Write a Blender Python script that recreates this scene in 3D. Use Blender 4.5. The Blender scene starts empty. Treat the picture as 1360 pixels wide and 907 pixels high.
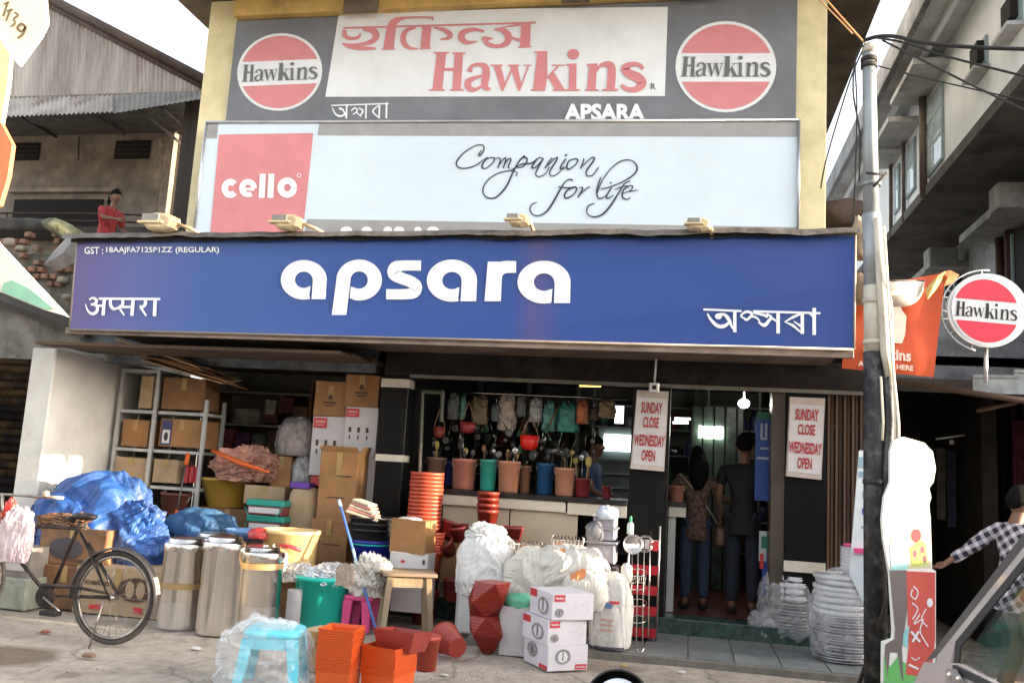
import bpy, bmesh, math, random
from math import pi, sin, cos, tan, radians, atan2, hypot, sqrt
from mathutils import Vector, Matrix, noise
random.seed(7)
SC = bpy.context.scene
COL = SC.collection
R = radians
# ------------------------------------------------------------------ camera
CAM = Vector((0, 0, 1.5)); YAW, PITCH, ROLL, FPX = R(11.5), R(8.3), R(3.4), 1180.0
fw = Vector((-sin(YAW)*cos(PITCH), cos(YAW)*cos(PITCH), sin(PITCH)))
r0 = Vector((cos(YAW), sin(YAW), 0)); u0 = r0.cross(fw)
rt = r0*cos(ROLL) + u0*sin(ROLL); up = -r0*sin(ROLL) + u0*cos(ROLL)
cd = bpy.data.cameras.new('camera'); cam = bpy.data.objects.new('camera', cd); COL.objects.link(cam)
cd.sensor_width = 36; cd.lens = 36*FPX/1360; cd.clip_start = .05; cd.clip_end = 3000
mw = Matrix.Identity(4)
for i in range(3):
    mw[i][0], mw[i][1], mw[i][2], mw[i][3] = rt[i], up[i], -fw[i], CAM[i]
cam.matrix_world = mw
SC.camera = cam
# ------------------------------------------------------------------ light
SUN_EL, SUN_AZ = R(9.5), R(1.2)           # sun low, almost along the facade from the right
sdir = Vector((cos(SUN_EL)*cos(SUN_AZ), -cos(SUN_EL)*sin(SUN_AZ), sin(SUN_EL)))   # towards the sun
w = bpy.data.worlds.new('World'); SC.world = w; w.use_nodes = True
nt = w.node_tree; bg = nt.nodes['Background']; sky = nt.nodes.new('ShaderNodeTexSky')
sky.sky_type = 'NISHITA'; sky.sun_disc = False; sky.sun_elevation = SUN_EL
sky.sun_rotation = atan2(sdir.x, sdir.y); sky.air_density = 1.0; sky.dust_density = 4.0; sky.ozone_density = 1
hs = nt.nodes.new('ShaderNodeHueSaturation'); hs.inputs['Saturation'].default_value = .38
nt.links.new(sky.outputs[0], hs.inputs['Color']); nt.links.new(hs.outputs[0], bg.inputs[0])
bg.inputs[1].default_value = .15
sl = bpy.data.lights.new('sun', 'SUN'); sl.energy = 3.0; sl.angle = R(.5); sl.color = (1, .82, .58)
so = bpy.data.objects.new('sun', sl); COL.objects.link(so); so.rotation_euler = sdir.to_track_quat('Z', 'Y').to_euler()
so.location = (6, 2, 8)
SC.view_settings.view_transform = 'Standard'; SC.view_settings.look = 'None'
SC.view_settings.exposure = 2.65; SC.view_settings.gamma = 1
SC.cycles.max_bounces = 6; SC.cycles.diffuse_bounces = 3; SC.cycles.transparent_max_bounces = 10
SC.cycles.sample_clamp_indirect = 4
# ------------------------------------------------------------------ measuring: photo pixel -> point on a plane of the place
def ray(x, y):
    return rt*((x-680)/FPX) + up*(-(y-453.5)/FPX) + fw
def at(x, y, Y):
    d = ray(x, y); return CAM + d*(Y/d.y)
def atx(x, y, X):
    d = ray(x, y); return CAM + d*(X/d.x)
def gd(x, y, z=0.0):
    d = ray(x, y); return CAM + d*((z-1.5)/d.z)
def span(x0, x1, y0, y1, Y):
    """X0, X1, Z0, Z1 of a pixel rectangle standing at depth Y"""
    xm, ym = (x0+x1)/2, (y0+y1)/2
    return at(x0, ym, Y).x, at(x1, ym, Y).x, at(xm, y1, Y).z, at(xm, y0, Y).z
# ------------------------------------------------------------------ materials
MATS = {}
def mt(key, col=None, rough=.6, metal=0.0, var=.12, scale=5, bump=.0, bscale=None, dirt=0, dcol=(.10, .08, .06),
       emit=0, ecol=None, alpha=1, trans=0, wood=0, coat=0, spec=.5, dscale=2.2):
    if key in MATS: return MATS[key]
    m = bpy.data.materials.new(key); m.use_nodes = True; t = m.node_tree; N = t.nodes; L = t.links
    b = N['Principled BSDF']; MATS[key] = m
    b.inputs['Roughness'].default_value = rough; b.inputs['Metallic'].default_value = metal
    b.inputs['Specular IOR Level'].default_value = spec; b.inputs['Coat Weight'].default_value = coat
    tc = N.new('ShaderNodeTexCoord'); src = tc.outputs['Object']
    oi = N.new('ShaderNodeObjectInfo'); add = N.new('ShaderNodeVectorMath'); add.operation = 'ADD'
    mul = N.new('ShaderNodeMath'); mul.operation = 'MULTIPLY'; mul.inputs[1].default_value = 37
    L.new(oi.outputs['Random'], mul.inputs[0]); L.new(src, add.inputs[0]); L.new(mul.outputs[0], add.inputs[1]); src = add.outputs[0]
    if wood:
        mp = N.new('ShaderNodeMapping'); mp.inputs['Scale'].default_value = {1: (.12, 1, 1), 2: (1, .12, 1), 3: (1, 1, .1)}[wood]
        L.new(src, mp.inputs[0]); src = mp.outputs[0]
    n = N.new('ShaderNodeTexNoise'); n.inputs['Scale'].default_value = scale; n.inputs['Detail'].default_value = 6
    n.inputs['Roughness'].default_value = .62; L.new(src, n.inputs['Vector'])
    cr = N.new('ShaderNodeValToRGB'); e = cr.color_ramp.elements
    e[0].position, e[1].position = .3, .7
    e[0].color = tuple(max(0, c*(1-var*1.4)) for c in col[:3])+(1,); e[1].color = tuple(min(1, c*(1+var)) for c in col[:3])+(1,)
    L.new(n.outputs[0], cr.inputs[0]); out = cr.outputs[0]
    if dirt:
        n2 = N.new('ShaderNodeTexNoise'); n2.inputs['Scale'].default_value = dscale; n2.inputs['Detail'].default_value = 8
        n2.inputs['Roughness'].default_value = .7; L.new(src, n2.inputs['Vector'])
        r2 = N.new('ShaderNodeValToRGB'); r2.color_ramp.elements[0].position = .48; r2.color_ramp.elements[1].position = .68
        r2.color_ramp.elements[1].color = (dirt, dirt, dirt, 1)
        L.new(n2.outputs[0], r2.inputs[0]); mx = N.new('ShaderNodeMix'); mx.data_type = 'RGBA'
        L.new(r2.outputs[0], mx.inputs[0]); L.new(out, mx.inputs[6]); mx.inputs[7].default_value = tuple(dcol)+(1,); out = mx.outputs[2]
    L.new(out, b.inputs['Base Color'])
    if bump:
        bn = N.new('ShaderNodeTexNoise'); bn.inputs['Scale'].default_value = bscale or scale*4; bn.inputs['Detail'].default_value = 5
        L.new(src, bn.inputs['Vector']); bp = N.new('ShaderNodeBump'); bp.inputs['Strength'].default_value = bump
        bp.inputs['Distance'].default_value = .02; L.new(bn.outputs[0], bp.inputs['Height']); L.new(bp.outputs[0], b.inputs['Normal'])
    if emit:
        b.inputs['Emission Strength'].default_value = emit; b.inputs['Emission Color'].default_value = tuple(ecol or col[:3])+(1,)
    if alpha < 1: b.inputs['Alpha'].default_value = alpha
    if trans: b.inputs['Transmission Weight'].default_value = trans
    return m
def plastic_film(key, col=(.85, .87, .9), a=.3):
    """thin clear film: mostly transparent, a little milky, with glossy wrinkles"""
    if key in MATS: return MATS[key]
    m = bpy.data.materials.new(key); m.use_nodes = True; t = m.node_tree; N = t.nodes; L = t.links; MATS[key] = m
    b = N['Principled BSDF']; b.inputs['Base Color'].default_value = tuple(col)+(1,); b.inputs['Roughness'].default_value = .18
    tc = N.new('ShaderNodeTexCoord'); n = N.new('ShaderNodeTexNoise'); n.inputs['Scale'].default_value = 7; n.inputs['Detail'].default_value = 3
    L.new(tc.outputs['Object'], n.inputs['Vector'])
    bp = N.new('ShaderNodeBump'); bp.inputs['Strength'].default_value = .6; bp.inputs['Distance'].default_value = .03
    L.new(n.outputs[0], bp.inputs['Height']); L.new(bp.outputs[0], b.inputs['Normal'])
    r = N.new('ShaderNodeMapRange'); r.inputs[1].default_value = .4; r.inputs[2].default_value = .7; r.inputs[3].default_value = a*.75; r.inputs[4].default_value = min(1, a*1.5)
    L.new(n.outputs[0], r.inputs[0]); L.new(r.outputs[0], b.inputs['Alpha'])
    return m
# ------------------------------------------------------------------ mesh builder
class B:
    def __init__(s): s.v = []; s.f = []; s.sm = []
    def add(s, vs, fs, smooth=False):
        o = len(s.v); s.v += [tuple(v) for v in vs]; s.f += [tuple(i+o for i in f) for f in fs]; s.sm += [smooth]*len(fs); return s
    def box(s, x0, x1, y0, y1, z0, z1, rz=0, piv=None, bev=0, M=None):
        b = min(bev, abs(x1-x0)*.45, abs(y1-y0)*.45, abs(z1-z0)*.45)
        if b <= 0:
            vs = [(x, y, z) for z in (z0, z1) for y in (y0, y1) for x in (x0, x1)]
            fs = [(0, 2, 3, 1), (4, 5, 7, 6), (0, 1, 5, 4), (2, 6, 7, 3), (0, 4, 6, 2), (1, 3, 7, 5)]
        else:
            def ring(d, z): return [(x0+d, y0, z), (x1-d, y0, z), (x1, y0+d, z), (x1, y1-d, z), (x1-d, y1, z), (x0+d, y1, z), (x0, y1-d, z), (x0, y0+d, z)]
            def inn(z): return [(x0+b, y0+b, z), (x1-b, y0+b, z), (x1-b, y0+b, z), (x1-b, y1-b, z), (x1-b, y1-b, z), (x0+b, y1-b, z), (x0+b, y1-b, z), (x0+b, y0+b, z)]
            q = b*.6
            def shr(z): return [(x0+b, y0+q*.6, z), (x1-b, y0+q*.6, z), (x1-q*.6, y0+b, z), (x1-q*.6, y1-b, z), (x1-b, y1-q*.6, z), (x0+b, y1-q*.6, z), (x0+q*.6, y1-b, z), (x0+q*.6, y0+b, z)]
            rs = [shr(z0), ring(b, z0+q), ring(b, z1-q), shr(z1)]
            vs = sum(rs, []); fs = []
            for k in range(3):
                for i in range(8): fs.append((k*8+i, k*8+(i+1) % 8, (k+1)*8+(i+1) % 8, (k+1)*8+i))
            fs += [tuple(range(7, -1, -1)), tuple(range(24, 32))]
        if rz or M:
            p = Vector(piv) if piv else Vector(((x0+x1)/2, (y0+y1)/2, (z0+z1)/2))
            mm = M or Matrix.Rotation(rz, 3, 'Z')
            vs = [p+mm@(Vector(v)-p) for v in vs]
        return s.add(vs, fs)
    def prism(s, poly, d0, d1, axis='y', smooth=False):
        """poly: 2-D outline; axis 'y': (x,z) extruded d0..d1 along y; 'x': (y,z); 'z': (x,y)"""
        f = {'y': lambda p, d: (p[0], d, p[1]), 'x': lambda p, d: (d, p[0], p[1]), 'z': lambda p, d: (p[0], p[1], d)}[axis]
        n = len(poly); vs = [f(p, d0) for p in poly]+[f(p, d1) for p in poly]
        fs = [tuple(range(n)), tuple(range(2*n-1, n-1, -1))]+[(i, i+n, (i+1) % n+n, (i+1) % n) for i in range(n)]
        return s.add(vs, fs, smooth)
    def poly(s, pts): return s.add(pts, [tuple(range(len(pts)))])
    def lathe(s, prof, c=(0, 0, 0), n=20, cap0=True, cap1=False, sq=1, axis=None, tw=None, sx=1, sy=1, fac=False):
        """prof: (r,z) list; sq<1 squarish; axis = matrix"""
        vs = []; c = Vector(c)
        for k, (r, z) in enumerate(prof):
            t0 = tw[k] if tw else 0
            for i in range(n):
                a = 2*pi*i/n+t0; ca, sa = cos(a), sin(a)
                q = 1 if sq == 1 else 1/(abs(ca)**(1/sq*2)+abs(sa)**(1/sq*2))**(sq/2)
                p = Vector((r*q*ca*sx, r*q*sa*sy, z)); 
                if axis: p = axis@p
                vs.append(c+p)
        fs = []
        for k in range(len(prof)-1):
            for i in range(n): fs.append((k*n+i, k*n+(i+1) % n, (k+1)*n+(i+1) % n, (k+1)*n+i))
        s.add(vs, fs, not fac)
        o = len(s.v)-len(vs)
        if cap0: s.f.append(tuple(o+i for i in range(n-1, -1, -1))); s.sm.append(False)
        if cap1: s.f.append(tuple(o+(len(prof)-1)*n+i for i in range(n))); s.sm.append(False)
        return s
    def tube(s, pts, r, n=8, smooth=True, cap=True, closed=False):
        P = [Vector(p) for p in pts]; rs = r if isinstance(r, (list, tuple)) else [r]*len(P)
        m = len(P); vs = []; prev = None
        for i, p in enumerate(P):
            if closed: d = P[(i+1) % m]-P[i-1]
            else: d = P[min(i+1, m-1)]-P[max(i-1, 0)]
            if d.length < 1e-9: d = Vector((0, 0, 1))
            d.normalize()
            if prev is None:
                a = Vector((0, 0, 1)) if abs(d.z) < .9 else Vector((1, 0, 0)); e = d.cross(a).normalized()
            else:
                e = (prev-d*prev.dot(d)); e = e.normalized() if e.length > 1e-6 else d.orthogonal().normalized()
            prev = e; g = d.cross(e)
            for k in range(n): vs.append(p+(e*cos(2*pi*k/n)+g*sin(2*pi*k/n))*rs[i])
        fs = []
        for i in range(m if closed else m-1):
            j = (i+1) % m
            for k in range(n): fs.append((i*n+k, i*n+(k+1) % n, j*n+(k+1) % n, j*n+k))
        if cap and not closed: fs += [tuple(range(n-1, -1, -1)), tuple((m-1)*n+k for k in range(n))]
        return s.add(vs, fs, smooth)
    def ball(s, c, r, n=12, m=8, sc=(1, 1, 1)):
        c = Vector(c); pr = [(sin(pi*k/m)*r+1e-5, -cos(pi*k/m)*r) for k in range(m+1)]
        o = len(s.v); s.lathe(pr, (0, 0, 0), n, True, True)
        for i in range(o, len(s.v)): v = s.v[i]; s.v[i] = (c.x+v[0]*sc[0], c.y+v[1]*sc[1], c.z+v[2]*sc[2])
        return s
    def xf(s, M):
        s.v = [tuple(M@Vector(v)) for v in s.v]; return s
WM = {}
def link(o, parent=None):
    COL.objects.link(o)
    if parent: o.parent = parent
def setp(o, label=None, cat=None, group=None, kind=None):
    if label: o['label'] = label
    if cat: o['category'] = cat
    if group: o['group'] = group
    if kind: o['kind'] = kind
    return o
def thing(name, label, cat, loc=(0, 0, 0), rz=0, group=None):
    o = bpy.data.objects.new(name, None); COL.objects.link(o); o.empty_display_size = .1
    o.location = loc; o.rotation_euler = (0, 0, rz); WM[o.name] = Matrix.Translation(Vector(loc))@Matrix.Rotation(rz, 4, 'Z')
    return setp(o, label, cat, group)
def ob(name, b, mat, parent=None, local=False, loc=None, label=None, cat=None, group=None, kind=None):
    """one mesh object from world coordinates (local=True: coordinates of the thing itself)"""
    me = bpy.data.meshes.new(name)
    if isinstance(b, B):
        if parent is not None and not local:
            b.xf(WM[parent.name].inverted())
        elif parent is None and loc is not None and not local:
            b.xf(Matrix.Translation(-Vector(loc)))
        me.from_pydata(b.v, [], b.f); me.polygons.foreach_set('use_smooth', b.sm)
        bm = bmesh.new(); bm.from_mesh(me); bmesh.ops.recalc_face_normals(bm, faces=bm.faces); bm.to_mesh(me); bm.free()
    o = bpy.data.objects.new(name, me if isinstance(b, B) else b)
    for m in (mat if isinstance(mat, (list, tuple)) else [mat]): o.data.materials.append(m)
    link(o, parent); 
    if parent is None and loc is not None: o.location = loc
    WM[o.name] = WM[parent.name] if parent is not None else (Matrix.Translation(Vector(loc)) if loc is not None else Matrix.Identity(4))
    return setp(o, label, cat, group, kind)
def struct(name, b, mat, parent=None): return ob(name, b, mat, parent, kind='structure')
def dup(root, loc, rz=0, label=None, group=None, sc=None):
    def cp(o, par):
        c = o.copy(); COL.objects.link(c)
        if par: c.parent = par
        for ch in o.children: cp(ch, c)
        return c
    r = cp(root, None); r.location = loc; r.rotation_euler = (0, 0, rz)
    if sc: r.scale = (sc,)*3
    if label: r['label'] = label
    if group: r['group'] = group
    return r
# ------------------------------------------------------------------ strokes and writing
def cr_(P, k=5):
    P = [Vector(p) for p in P]
    if len(P) < 3: return P
    out = []
    for i in range(len(P)-1):
        a, b, c, d = P[max(i-1, 0)], P[i], P[i+1], P[min(i+2, len(P)-1)]
        for j in range(k):
            t = j/k; out.append(.5*((2*b)+(c-a)*t+(2*a-5*b+4*c-d)*t*t+(3*b-a-3*c+d)*t*t*t))
    return out+[P[-1]]
class Ink:
    """flat lettering: polygons and strokes in 2-D, each lifted .15 mm so none are coplanar"""
    def __init__(s, fn): s.fn = fn; s.b = B(); s.k = 0
    def quad2(s, pts):
        s.k += 1; s.b.add([s.fn(p[0], p[1], s.k*.00015) for p in pts], [tuple(range(len(pts)))])
    def stroke(s, pts, w, smooth=True, k=5):
        ws = w if isinstance(w, (list, tuple)) else [w]*len(pts)
        P3 = [(p[0], p[1], ws[i]) for i, p in enumerate(pts)]
        Q = cr_(P3, k) if smooth else [Vector(p) for p in P3]
        s.k += 1; vs = []
        for i, p in enumerate(Q):
            d = (Q[min(i+1, len(Q)-1)]-Q[max(i-1, 0)]); d = Vector((d.x, d.y)); d = d.normalized() if d.length > 0 else Vector((1, 0))
            n = Vector((-d.y, d.x))*(p.z/2)
            vs += [s.fn(p.x+n.x, p.y+n.y, s.k*.00015), s.fn(p.x-n.x, p.y-n.y, s.k*.00015)]
        s.b.add(vs, [(2*i, 2*i+1, 2*i+3, 2*i+2) for i in range(len(Q)-1)])
    def disc(s, x, y, r, ry=None, n=24, a0=0, a1=2*pi):
        s.quad2([(x+r*cos(a0+(a1-a0)*i/n), y+(ry or r)*sin(a0+(a1-a0)*i/n)) for i in range(n if a1-a0 > 6.28 else n+1)])
    def ring(s, x, y, r0_, r1_, n=32, a0=0, a1=2*pi):
        s.k += 1; vs = []
        for i in range(n+1):
            a = a0+(a1-a0)*i/n
            for r_ in (r0_, r1_): vs.append(s.fn(x+r_*cos(a), y+r_*sin(a), s.k*.00015))
        s.b.add(vs, [(2*i, 2*i+1, 2*i+3, 2*i+2) for i in range(n)])
def pxplane(Y, lift=.004, ox=0, oy=0, sc=1.0):
    """crop pixel -> point on the sign plane Y"""
    def f(x, y, d=0): return at(ox+x/sc, oy+y/sc, Y-lift-d)
    return f
_tc = {}
def text_mesh(s, bold=.0, shear=0):
    key = (s, bold, shear)
    if key not in _tc:
        c = bpy.data.curves.new('txt', 'FONT'); c.body = s; c.offset = bold; c.shear = shear; c.resolution_u = 3; c.align_x = 'LEFT'
        o = bpy.data.objects.new('txt', c); COL.objects.link(o)
        dg = bpy.context.evaluated_depsgraph_get(); me = bpy.data.meshes.new_from_object(o.evaluated_get(dg))
        vs = [v.co.copy() for v in me.vertices]; fs = [tuple(p.vertices) for p in me.polygons]
        bpy.data.objects.remove(o); bpy.data.curves.remove(c); bpy.data.meshes.remove(me)
        _tc[key] = (vs, fs)
    return _tc[key]
def write(b, s, fn, x0, x1, y0, y1, bold=.02, shear=0):
    """text filled into the rectangle x0..x1, y0..y1 (y1 = top) of 2-D map fn(x,y,d)"""
    vs, fs = text_mesh(s, bold, shear)
    a0, a1 = min(v.x for v in vs), max(v.x for v in vs); c0, c1 = min(v.y for v in vs), max(v.y for v in vs)
    b.add([fn(x0+(v.x-a0)/(a1-a0)*(x1-x0), y0+(v.y-c0)/(c1-c0)*(y1-y0), 0) for v in vs], fs)
def wplane(Y, lift=.004): return lambda x, z, d=0: Vector((x, Y-lift-d, z))
def folds(q, seed, fine=.5):
    """cloth and paper creases: triangle waves in random directions on a warped domain, about -.5 to .5"""
    if seed not in _fd:
        r_ = random.Random(seed); _fd[seed] = [(Vector((r_.uniform(-1, 1), r_.uniform(-1, 1), r_.uniform(-.8, .8))).normalized(), r_.random()) for _ in range(8)]
    wq = q+Vector((noise.noise(q*.6), noise.noise(q*.6+Vector((9, 1, 4))), noise.noise(q*.6+Vector((2, 7, 5)))))*.8
    s = 0; f = .55; a = .36
    for i, (d, ph) in enumerate(_fd[seed]):
        t_ = (wq.dot(d)*f+ph) % 1.0; g = .5+.8*noise.noise(q*.9+Vector((i*3., 0, 0)))
        s += a*(abs(t_-.5)*4-1)*max(0, g)*(1 if i < 3 else .5+fine); f *= 1.42; a *= .80
    return s
_fd = {}
# crumpled solids -----------------------------------------------------------
def crumple(c, dim, seed=0, amp=.12, freq=2.2, n=36, m=22, flat=.35, fold=.5, sq=.8, fn=None):
    """closed sack or heap: rounded box warped by folds; rests on z = c.z"""
    b = B(); c = Vector(c); vs = []
    off = Vector((seed*3.1, seed*7.7, seed*1.3))
    for k in range(m+1):
        th = pi*k/m
        for i in range(n):
            a = 2*pi*i/n; st, ct = max(0, sin(th)), -cos(th)
            e = sq
            x = math.copysign(abs(cos(a))**e, cos(a))*st**e; y = math.copysign(abs(sin(a))**e, sin(a))*st**e; z = math.copysign(abs(ct)**e, ct)
            p = Vector((x, y, z)); q = p*freq+off
            s_ = 1+amp*(folds(q, seed, fold)+.45*noise.noise(q*.7))
            z2 = p.z*s_
            if z2 < -1+flat: z2 = -1+flat-(-1+flat-z2)*.15
            vx = Vector((p.x*s_*dim[0]/2, p.y*s_*dim[1]/2, (z2+1-flat*.85)/(2-flat)*dim[2]))
            if vx.z < 0: vx.z = 0
            if fn: vx = fn(vx)
            vs.append(c+vx)
    fs = []
    for k in range(m):
        for i in range(n): fs.append((k*n+i, k*n+(i+1) % n, (k+1)*n+(i+1) % n, (k+1)*n+i))
    b.add(vs, fs, n < 56); return b
def sheet(c, w_, d_, seed, h, nx=30, ny=24, fn=None, amp=.05):
    """draped crumpled sheet over a mound; fn(u,v)->z base"""
    vs = []; c = Vector(c)
    for j in range(ny+1):
        for i in range(nx+1):
            u, v = i/nx*2-1, j/ny*2-1
            q = Vector((u*1.8+seed, v*1.8, seed*2.))
            z = fn(u, v)*h if fn else h*max(0, 1-u*u*.8-v*v*.8)
            z += amp*(1-2*abs(noise.noise(q*1.3)))+amp*.6*(1-2*abs(noise.noise(q*3.1)))+amp*.2*noise.noise(q*8)
            px = u*w_/2*(1+.12*noise.noise(q+Vector((9, 0, 0)))); py = v*d_/2*(1+.12*noise.noise(q+Vector((0, 9, 0))))
            vs.append(c+Vector((px, py, max(z, .004))))
    fs = [(j*(nx+1)+i, j*(nx+1)+i+1, (j+1)*(nx+1)+i+1, (j+1)*(nx+1)+i) for j in range(ny) for i in range(nx)]
    return B().add(vs, fs, True)
# ================================================================== SETTING
C_road = mt('road_concrete', (.47, .40, .33), .92, var=.16, scale=9, bump=.9, bscale=45, dirt=.8, dcol=(.17, .125, .09), dscale=.9)
C_plat = mt('platform_tile', (.21, .225, .22), .55, var=.2, scale=4, bump=.15, dirt=.4, dcol=(.12, .12, .11))
C_kerb = mt('kerb_cement', (.2, .18, .15), .9, var=.2, scale=8, bump=.4, dirt=.6)
_t = C_road.node_tree; _N = _t.nodes; _L = _t.links; _b = _N['Principled BSDF']; _bc = _b.inputs['Base Color'].links[0].from_socket; _tcr = _N.new('ShaderNodeTexCoord')
def _mixin(fac, col):
    global _bc
    m_ = _N.new('ShaderNodeMix'); m_.data_type = 'RGBA'; _L.new(fac, m_.inputs[0]); _L.new(_bc, m_.inputs[6]); m_.inputs[7].default_value = col; _bc = m_.outputs[2]; _L.new(_bc, _b.inputs['Base Color'])
# cracks
_nz = _N.new('ShaderNodeTexNoise'); _nz.inputs['Scale'].default_value = 2.5; _L.new(_tcr.outputs['Object'], _nz.inputs['Vector'])
_va = _N.new('ShaderNodeVectorMath'); _va.operation = 'MULTIPLY_ADD'; _va.inputs[1].default_value = (.35, .35, 0); _L.new(_nz.outputs['Color'], _va.inputs[0]); _L.new(_tcr.outputs['Object'], _va.inputs[2])
_vo = _N.new('ShaderNodeTexVoronoi'); _vo.feature = 'DISTANCE_TO_EDGE'; _vo.inputs['Scale'].default_value = .7; _L.new(_va.outputs[0], _vo.inputs['Vector'])
_mr = _N.new('ShaderNodeMapRange'); _mr.inputs[1].default_value = 0; _mr.inputs[2].default_value = .012; _mr.inputs[3].default_value = .55; _mr.inputs[4].default_value = 0; _L.new(_vo.outputs[0], _mr.inputs[0]); _mixin(_mr.outputs[0], (.12, .10, .085, 1))
# damp brown stain by the bicycle and oily marks
_s1, _s2 = gd(8, 868), gd(88, 893)
for (sx, sy, sr, col, k_) in ((_s1.x+.17, _s1.y+.17, .36, (.12, .075, .045, 1), .8), (_s2.x+.17, _s2.y+.17, .10, (.16, .12, .08, 1), .6)):
    _d = _N.new('ShaderNodeVectorMath'); _d.operation = 'DISTANCE'; _d.inputs[1].default_value = (sx, sy, 0); _L.new(_va.outputs[0], _d.inputs[0])
    _m2 = _N.new('ShaderNodeMapRange'); _m2.inputs[1].default_value = sr*.75; _m2.inputs[2].default_value = sr*1.15; _m2.inputs[3].default_value = k_; _m2.inputs[4].default_value = 0; _L.new(_d.outputs['Value'], _m2.inputs[0]); _mixin(_m2.outputs[0], col)
def gpt(x, y):
    z = .012*noise.noise(Vector((x*.8, y*.8, 3))); return (x, y, z if -7 < x < 6 and 2 < y < 9 else 0)
b = B(); xs = [-900, -60, -14]+[-9+i*.3 for i in range(54)]+[14, 60, 900]; ys = [-900, -60, -6]+[0+i*.3 for i in range(30)]+[14, 40, 120, 1500]
b.add([gpt(x, y) for y in ys for x in xs], [(j*len(xs)+i, j*len(xs)+i+1, (j+1)*len(xs)+i+1, (j+1)*len(xs)+i) for j in range(len(ys)-1) for i in range(len(xs)-1)], True)
for i, v in enumerate(b.v): b.v[i] = (v[0], v[1], v[2]-.012)
struct('road', b, C_road)
pv = thing('pavement', None, None, (0, 7.85, 0)); pv['kind'] = 'structure'
ob('kerb', B().box(-1.85, 1.95, 7.79, 7.85, -.05, .048, bev=.01), C_kerb, pv)
ob('mortar_bed', B().box(-1.85, 1.95, 7.852, 8.97, -.05, .042), C_kerb, pv)
t0 = None
for j in range(3):
    for i in range(10):
        x, y = -1.845+i*.38, 7.856+j*.372
        if t0 is None:
            t0 = ob('paving_tile', B().box(.004, .374, .004, .366, -.01, .012, bev=.004), C_plat, pv, local=True); t0.location = (x, y-7.85, .042); continue
        t = t0.copy(); COL.objects.link(t); t.location = (x, y-7.85, .042+random.uniform(-.0015, .0015)); 
ob('green_step', B().box(-3.2, 1.95, 8.972, 9.3, 0, .198, bev=.012), mt('green_marble', (.035, .07, .06), .25, var=.5, scale=12, dirt=.25, dcol=(.2, .22, .2)), pv)
struct('shop_floor', B().box(-3.2, 1.7, 9.301, 13, -.02, .195), mt('red_floor', (.13, .035, .03), .35, var=.3, scale=5, dirt=.4, dcol=(.05, .03, .03)))
struct('storage_floor', B().box(-6.57, -3.2, 8.5, 11.3, -.02, .06), mt('dark_floor', (.12, .11, .1), .8, bump=.3))
# ================================================================== SHOP BUILDING
cream = mt('cream_paint', (.76, .66, .40), .8, var=.12, scale=3, bump=.15, bscale=40, dirt=.25, dcol=(.38, .27, .14), dscale=1.4)
beamy = mt('yellow_beam', (.55, .36, .12), .7, var=.25, scale=2.5, bump=.2, dirt=.4, dcol=(.25, .15, .06), dscale=2)
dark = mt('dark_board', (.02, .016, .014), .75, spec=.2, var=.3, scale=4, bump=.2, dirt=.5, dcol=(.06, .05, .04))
gran = mt('black_granite', (.007, .0075, .008), .3, spec=.18, var=.4, scale=30, dirt=.12, dcol=(.03, .035, .03))
marb = mt('white_marble', (.62, .57, .48), .4, var=.12, scale=6, dirt=.25, dcol=(.3, .24, .18))
soff = mt('slab_underside', (.16, .12, .085), .9, var=.4, scale=2, bump=.3, dirt=.8, dcol=(.05, .04, .035), dscale=1.2)
sb = thing('shop_building', 'cream painted shop building with yellow pillars behind the blue shop sign', 'building', (-2.2, 9, 0))
ob('upper_wall', B().box(-5.55, 1.2, 9.0, 9.2, 2.8, 6.74), cream, sb)
for x0, x1 in ((-5.64, -5.26), (.94, 1.26)): ob('pillar', B().box(x0, x1, 8.84, 8.997, 2.72, 6.74, bev=.012), cream, sb)
ob('beam', B().box(-5.258, .938, 8.7, 8.995, 6.47, 6.745, bev=.01), beamy, sb)
for i, (xa, xb) in enumerate(((-3.9, -3.5), (-1.45, -1.15), (-.2, .15))): ob('bracket', B().box(xa, xb, 8.66, 8.699, 6.43, 6.6), soff, sb)
ob('roof_slab', B().box(-6.05, 1.9, 7.4, 13.3, 6.75, 6.95, bev=.01), soff, sb)
ob('side_wall', B().box(1.66, 1.8, 9.05, 13.1, 0, 2.79), cream, sb); ob('side_wall', B().box(1.08, 1.2, 9.21, 13.1, 2.81, 6.745), cream, sb)
ob('side_wall', B().box(-5.55, -5.4, 9.22, 12.99, 2.87, 6.745), cream, sb); ob('sun_blocking_storey', B().box(-5.5, 1.2, 8.9, 13.2, 6.951, 10.5), mt('grey_white_plaster', (.42, .42, .41), .85, var=.15, dirt=.4, dcol=(.25, .24, .22)), sb)  # unseen storey on top, added to keep the sun off the left house
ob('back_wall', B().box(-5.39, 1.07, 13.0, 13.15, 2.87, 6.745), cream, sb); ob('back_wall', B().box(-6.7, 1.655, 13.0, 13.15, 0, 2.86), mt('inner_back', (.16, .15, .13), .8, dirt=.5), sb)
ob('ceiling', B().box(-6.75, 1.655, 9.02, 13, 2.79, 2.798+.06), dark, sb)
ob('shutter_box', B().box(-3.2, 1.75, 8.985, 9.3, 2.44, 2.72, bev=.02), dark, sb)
ob('lintel_edge', B().box(-2.9, 1.74, 8.955, 8.984, 2.415, 2.452), mt('dull_metal_strip', (.16, .15, .13), .5, dirt=.6), sb)
for (x0, x1, bands) in ((-3.22, -2.92, ((2.31, 2.40), (1.53, 1.60))), (-.56, -.18, ()), (.93, 1.3, ((.72, .82),))):
    p = ob('shop_pillar', B().box(x0, x1, 9.0, 9.3, .2, 2.44, bev=.004), gran, sb)
    for z0, z1 in bands: ob('marble_band', B().box(x0-.004, x1+.004, 8.992, 9.2, z0, z1), marb, p)
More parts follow.
